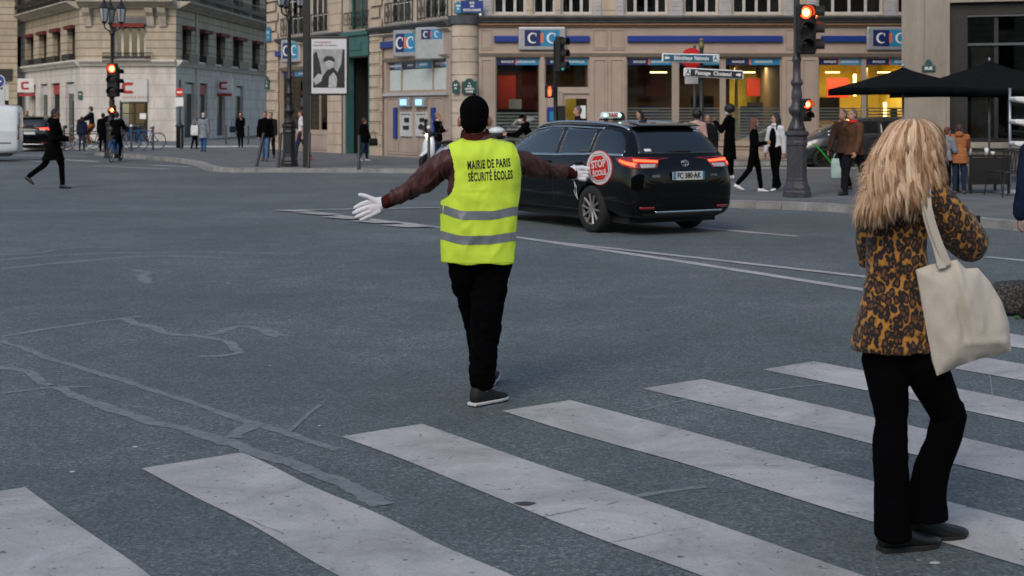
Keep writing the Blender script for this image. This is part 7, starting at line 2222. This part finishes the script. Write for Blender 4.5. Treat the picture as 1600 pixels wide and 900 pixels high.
MB().plate([(p[0] - .05, p[1] + pz(0, 127, 60).z) for p in disc(.27, 0, 0)], -.02, .02).build('disc', M['white'], bs)
MB().plate([(p[0] - .05, p[1] + pz(0, 127, 60).z) for p in disc(.24, 0, 0)], -.026, -.021).build('face', M['blue'], bs)
MB().box(-.2, .06, -.032, -.027, pz(0, 127, 60).z - .04, pz(0, 127, 60).z + .04).build('bar', M['white'], bs)
MB().box(-.2, .2, -.02, .02, pz(0, 127, 60).z - 1.1, pz(0, 127, 60).z - .35).build('panel', M['frost'], bs)

# poster pillar
PP = gp(479, 262, Z1)
pp = empty('poster_pillar', PP, 0, 'black mast holding a framed black and white poster, right of the second lamp post', 'advertising pillar')
MB().box(-.095, .095, -.08, .08, 0, 6.2).build('mast', M['black_iron'], pp, bevel=.01)
k_ = PP.y / F
def pq(x, y): return ((x - 479) * k_, (262 - y) * k_)
x0, z1_ = pq(484, 57); x1, z0_ = pq(545, 149)
MB().box(.095, x1, -.09, .09, z0_, z1_).build('frame', M['black_iron'], pp, bevel=.02)
a0, b1 = pq(487.5, 61); a1, b0 = pq(542, 146)
pos = MB().box(a0, a1, -.098, -.091, b0, b1).build('poster', mat("poster paper", (.60, .60, .62), .4, var=.02), pp)
a0, b1 = pq(490, 77); a1, b0 = pq(539, 137)
MB().box(a0, a1, -.101, -.0985, b0, b1).build('photo_field', mat("grey print", (.33, .33, .34), .5, var=.25, vscale=4), pos)
pk = mat("black print", (.012, .012, .013), .5); pw = mat("pale print", (.42, .42, .42), .5, var=.2, vscale=12)
def pp_plate(pts, m, off, nm='print'):
    P2_ = [pq(*p) for p in pts]
    MB().plate(P2_, -.1015 - off - .0015, -.1015 - off).build(nm, m, pos)
pp_plate([(490, 85), (495, 80), (500, 96), (503, 112), (505, 137), (490, 137)], pk, 0)
pp_plate([(513, 108), (521, 105), (527, 112), (532, 124), (535, 137), (500, 137), (503, 122)], pk, .002)
pp_plate([(509, 94), (514, 91), (521, 92), (523, 98), (520, 106), (515, 109), (510, 103)], pw, .005)
pp_plate([(506, 93), (510, 88), (519, 88), (524, 93), (523, 97), (515, 94), (507, 97)], pk, .008)
pp_plate([(490, 125), (498, 115), (505, 117), (503, 127), (494, 133)], pw, .008)
pp_plate([(515, 120), (522, 113), (528, 122), (526, 137), (514, 137)], pw, .008)
pp_plate([(536, 78), (539, 77), (539, 137), (531, 137), (526, 118), (534, 100)], pk, .010)
text_on(pos, 'photographies', (pq(505, 0)[0]), -.101, pq(0, 66)[1], .085, mat("dull red print", (.4, .16, .14), .5), bold=.001)
text_on(pos, 'exposition de rentrée', (pq(508, 0)[0]), -.101, pq(0, 71)[1], .075, pk)

# bollards
def bollard(loc, tilt, h, label, cap=False):
    r = empty('bollard', loc, 0, label, 'bollard', 'slim black pavement bollards')
    r.rotation_euler = (0, tilt, 0)
    MB().lathe([(.055, 0), (.055, .03), (.042, .04), (.042, h - .02), (.03, h), (.0, h + .01)], 12).build('post', M['black_iron'], r, smooth=True)
    if cap: MB().ell((0, 0, h + .04), (.06, .06, .06), 12).build('ball', M['white'], r, smooth=True)
    return r
bl_ = [(401, 260, 12, 1.0, 'bollard leaning right, left of the second lamp post', 0, Z1), (434.5, 262, 5, 1.0, 'slightly tilted bollard just left of the second lamp post', 0, Z1), (482, 263, 2, 1.0, 'bollard directly in front of the poster pillar foot', 0, Z1),
       (561, 265, 0, .95, 'upright bollard on the kerb in front of the dark passage', 0, Z1), (670, 262, 0, 1.1, 'bollard with white ball top beside the white scooter', 1, Z1),
       (100, 236, 0, .95, 'bollard right of the striding man in the long coat', 0, Z2), (205, 236, 0, .95, 'bollard with white top by the parked blue bicycles', 1, Z2), (239, 234, 0, .95, 'bollard with white top right of the parked blue bicycles', 1, Z2),
       (163, 238, 0, .8, 'short bollard below the person in black coat at the left', 0, Z2), (309, 229, 0, .9, 'bollard right of the far no entry post', 0, Z1), (353, 227, 0, .95, 'bollard between the white haired person and the woman in long black coat', 0, Z1),
       (388, 227, 0, .95, 'bollard right of the woman in long black coat', 0, Z1), (283, 233, 0, .9, 'bollard at the foot of the far no entry post', 0, Z1)]
for x, y, t, h, lb, cp_, z in bl_: bollard(gp(x, y, z), R(t), h, lb, bool(cp_))

# ================================================================ CAFE TERRACE
M['parasol'] = cloth("black parasol cloth", (.009, .010, .011), .85)
def parasol(loc, hw, z_e, z_t, label, val=.14):
    r = empty('parasol', loc, R(8), label, 'parasol', 'black cafe parasols')
    n = 10
    mb = MB(); rings_ = []
    for i in range(n + 1):
        t = i / n
        ring_ = []
        for (ax, ay), (bx_, by_) in (((-1, -1), (1, -1)), ((1, -1), (1, 1)), ((1, 1), (-1, 1)), ((-1, 1), (-1, -1))):
            for k in range(8):
                q = k / 8
                x, y = ax + (bx_ - ax) * q, ay + (by_ - ay) * q
                sag = .10 * math.sin(PI * q) * t * t * .5
                s_ = max(t, .01)
                ring_.append((x * hw * s_, y * hw * s_, z_t - (z_t - z_e) * (t ** .85) - sag * (-.5)))
        rings_.append(ring_)
    last = rings_[-1]
    rings_.append([(x * 1.0, y * 1.0, z - val) for x, y, z in last])
    c = mb.rings(rings_, True, False).build('canopy', M['parasol'], r, auto=30)
    sm_ = c.modifiers.new("solid", 'SOLIDIFY'); sm_.thickness = .004
    MB().tube([(0, 0, .05), (0, 0, z_t)], .024, 12).build('pole', M['steel'], r, smooth=True)
    MB().lathe([(.0, z_t), (.03, z_t + .01), (.025, z_t + .05), (0, z_t + .08)], 10).build('finial', M['steel'], r, smooth=True)
    mb = MB()
    for sx_, sy_ in ((1, 1), (1, -1), (-1, 1), (-1, -1)): mb.tube([(0, 0, z_t - .08), (sx_ * hw * .97, sy_ * hw * .97, z_e - .02)], .010, 6)
    mb.build('ribs', M['black_iron'], r)
    MB().lathe([(.28, 0), (.28, .05), (.05, .08), (.035, .3)], 20).build('base', M['grey_iron'], r)
    return r
c = pz(1411, 100, 30.5); parasol(V((c.x, c.y, Z1)), 1.22, pz(0, 143, 30.5).z - Z1 + .06, pz(0, 105, 30.5).z - Z1, 'left black parasol with its point above the blond woman')
c = pz(1580, 90, 30.5); parasol(V((c.x + .0, c.y + 1.4, Z1)), 1.65, pz(0, 142, 31.5).z - Z1, pz(0, 94, 31.5).z - Z1, 'right black parasol cut off by the picture edge')
def chair(loc, rz, label):
    r = empty('terrace_chair', loc, rz, label, 'chair', 'black terrace chairs')
    m = M['black_iron']
    MB().box(-.21, .21, -.20, .20, .44, .465).build('seat', m, r, bevel=.01)
    mb = MB()
    for i in range(7): x = -.18 + .06 * i; mb.tube([(x, -.20, .47), (x * 1.05, -.27, .84)], .008, 5)
    mb.tube([(-.20, -.27, .85), (0, -.30, .88), (.20, -.27, .85)], .014, 8)
    mb.build('backrest', m, r)
    for sx_ in (-1, 1):
        for y0_, y1_ in ((.18, .24), (-.18, -.28)):
            MB().tube([(sx_ * .19, y0_, .45), (sx_ * .22, y1_, 0)], .012, 6).build('leg', m, r)
    return r
tb_loc = gp(1536, 301, Z1)
t = empty('terrace_table', tb_loc, R(5), 'black cafe table beside the tan puffer jacket, cups on it', 'table')
MB().box(-.42, .42, -.35, .35, .71, .74).build('tabletop', M['matt_black'], t, bevel=.005)
for sx_ in (-1, 1):
    for sy_ in (-1, 1): MB().box(sx_ * .38 - .02, sx_ * .38 + .02, sy_ * .31 - .02, sy_ * .31 + .02, 0, .71).build('leg', M['matt_black'], t)
MB().box(-.40, .40, -.34, -.33, .18, .70).build('apron', M['matt_black'], t)
for dx, hh, lb in ((-.33, .13, 'white cup at the left end of the cafe table'), (.0, .14, 'tall white cup in the middle of the cafe table'), (.12, .07, 'low white cup at the right of the tall one on the cafe table')):
    o = MB().lathe([(.030, 0), (.036, hh * .5), (.042, hh), (.036, hh), (.028, .01)], 14).build('cup', M['white'], None, smooth=True)
    o.location = tb_loc + V((dx, -.2, .741)); tag(o, lb, 'cup', 'cups on the cafe table')
chair(gp(1566, 305, Z1), R(20), 'black terrace chair between the table and the grey metal stand')
chair(gp(1590, 308, Z1), R(-30), 'black terrace chair at the right edge under the white panels')
chair(gp(1516, 299, Z1) + V((0, .9, 0)), R(170), 'black terrace chair behind the cafe table')
st_ = empty('menu_stand', gp(1578, 301, Z1), 0, 'grey metal stand with three tilted white panels at the right edge', 'display stand')
MB().tube([(0, 0, .03), (0, 0, 2.05)], .026, 12).build('pole', M['steel'], st_, smooth=True)
MB().lathe([(.30, 0), (.30, .03), (.22, .05), (.04, .07)], 28).build('base', mat("pale stand base", (.42, .43, .44), .5, var=.1), st_, smooth=False)
for k, (py, m_) in enumerate(((160, 'white'), (195, 'white'), (229, 'white'))):
    z = Z1 * 0 + (301 - py) * st_.location.y / F
    mb = MB(); mb.plate([(-.03, z + .03), (.25, z - .02), (.62, z - .10), (.62, z + .10), (-.01, z + .11), (-.04, z + .08)], -.40, -.03)
    mb.build('panel', M['white'], st_, bevel=.02)
    if k == 1: MB().box(.02, .4, -.362, -.355, z - .0, z + .02).build('print', M['orange'], st_)
# boundary stone and weed
sb = MB(); sb.loft([(0, 0, -.02, .23, .21), (0, 0, .10, .245, .22), (0, 0, .20, .235, .21), (0, 0, .255, .20, .18), (0, 0, .275, .12, .10)], 36, p=2.4)
sb_me = evaluated(sb.mesh(), [('SUBSURF', dict(levels=2, render_levels=2))])
def stone():
    m = mat("mossy dark stone", (.06, .055, .05), .95, var=0)
    N, L = m.node_tree.nodes, m.node_tree.links
    tc = N.new("ShaderNodeTexCoord"); n = N.new("ShaderNodeTexNoise"); n.inputs["Scale"].default_value = 45; n.inputs["Detail"].default_value = 6; L.new(tc.outputs["Object"], n.inputs["Vector"])
    cr = N.new("ShaderNodeValToRGB"); e = cr.color_ramp.elements; e[0].position = .45; e[0].color = (.022, .020, .019, 1); e[1].position = .8; e[1].color = (.16, .15, .14, 1)
    L.new(n.outputs[0], cr.inputs[0]); L.new(cr.outputs[0], N["Principled BSDF"].inputs["Base Color"])
    bp = N.new("ShaderNodeBump"); bp.inputs["Strength"].default_value = .8; bp.inputs["Distance"].default_value = .01; L.new(n.outputs[0], bp.inputs["Height"]); L.new(bp.outputs[0], N["Principled BSDF"].inputs["Normal"])
    return m
for v in sb_me.vertices: v.co += v.normal * (.008 * noise.noise(v.co * 14) + .004 * noise.noise(v.co * 40))
sb_me.polygons.foreach_set("use_smooth", [True] * len(sb_me.polygons)); sb_me.name = 'boundary_stone'
so = link('boundary_stone', sb_me, stone()); c = gp(1592, 490); so.location = (c.x, c.y, 0)
tag(so, 'rounded dark speckled stone block on the road at the right edge beside the tote bag', 'stone')
wd = empty('weed', gp(1589, 499), 0, 'small green weed at the foot of the rounded stone block', 'weed')
mb = MB(); rw = random.Random(5)
for k in range(14):
    a = rw.uniform(0, 6.28); l_ = rw.uniform(.02, .05); h_ = rw.uniform(.01, .035)
    p0 = V((0, 0, 0)); p1 = V((math.cos(a) * l_ * .5, math.sin(a) * l_ * .5, h_)); p2_ = V((math.cos(a) * l_, math.sin(a) * l_, h_ * .8)); n_ = V((-math.sin(a), math.cos(a), 0)) * .007
    mb.add([p0 - n_ * .3, p0 + n_ * .3, p1 + n_, p1 - n_, p2_], [(0, 1, 2, 3), (3, 2, 4)])
mb.build('leaves', mat("weed green", (.05, .16, .03), .6), wd)
# small litter specks on the road
for k, (x, y) in enumerate(((357, 443), (422, 572), (211, 699), (499, 666), (910, 820), (1462, 880), (113, 738), (404, 411), (1460, 881))):
    o = MB().lathe([(.0, 0), (.016, .001), (.014, .003), (0, .004)], 7).build('litter', M['paint2'] if k % 2 else M['frost'], None)
    g_ = gp(x, y); o.location = (g_.x, g_.y, .002); o.scale = (rw.uniform(.6, 1.3), rw.uniform(.5, 1), 1)
    tag(o, 'tiny pale speck of litter lying on the dark road surface', 'litter', 'specks of litter on the road')
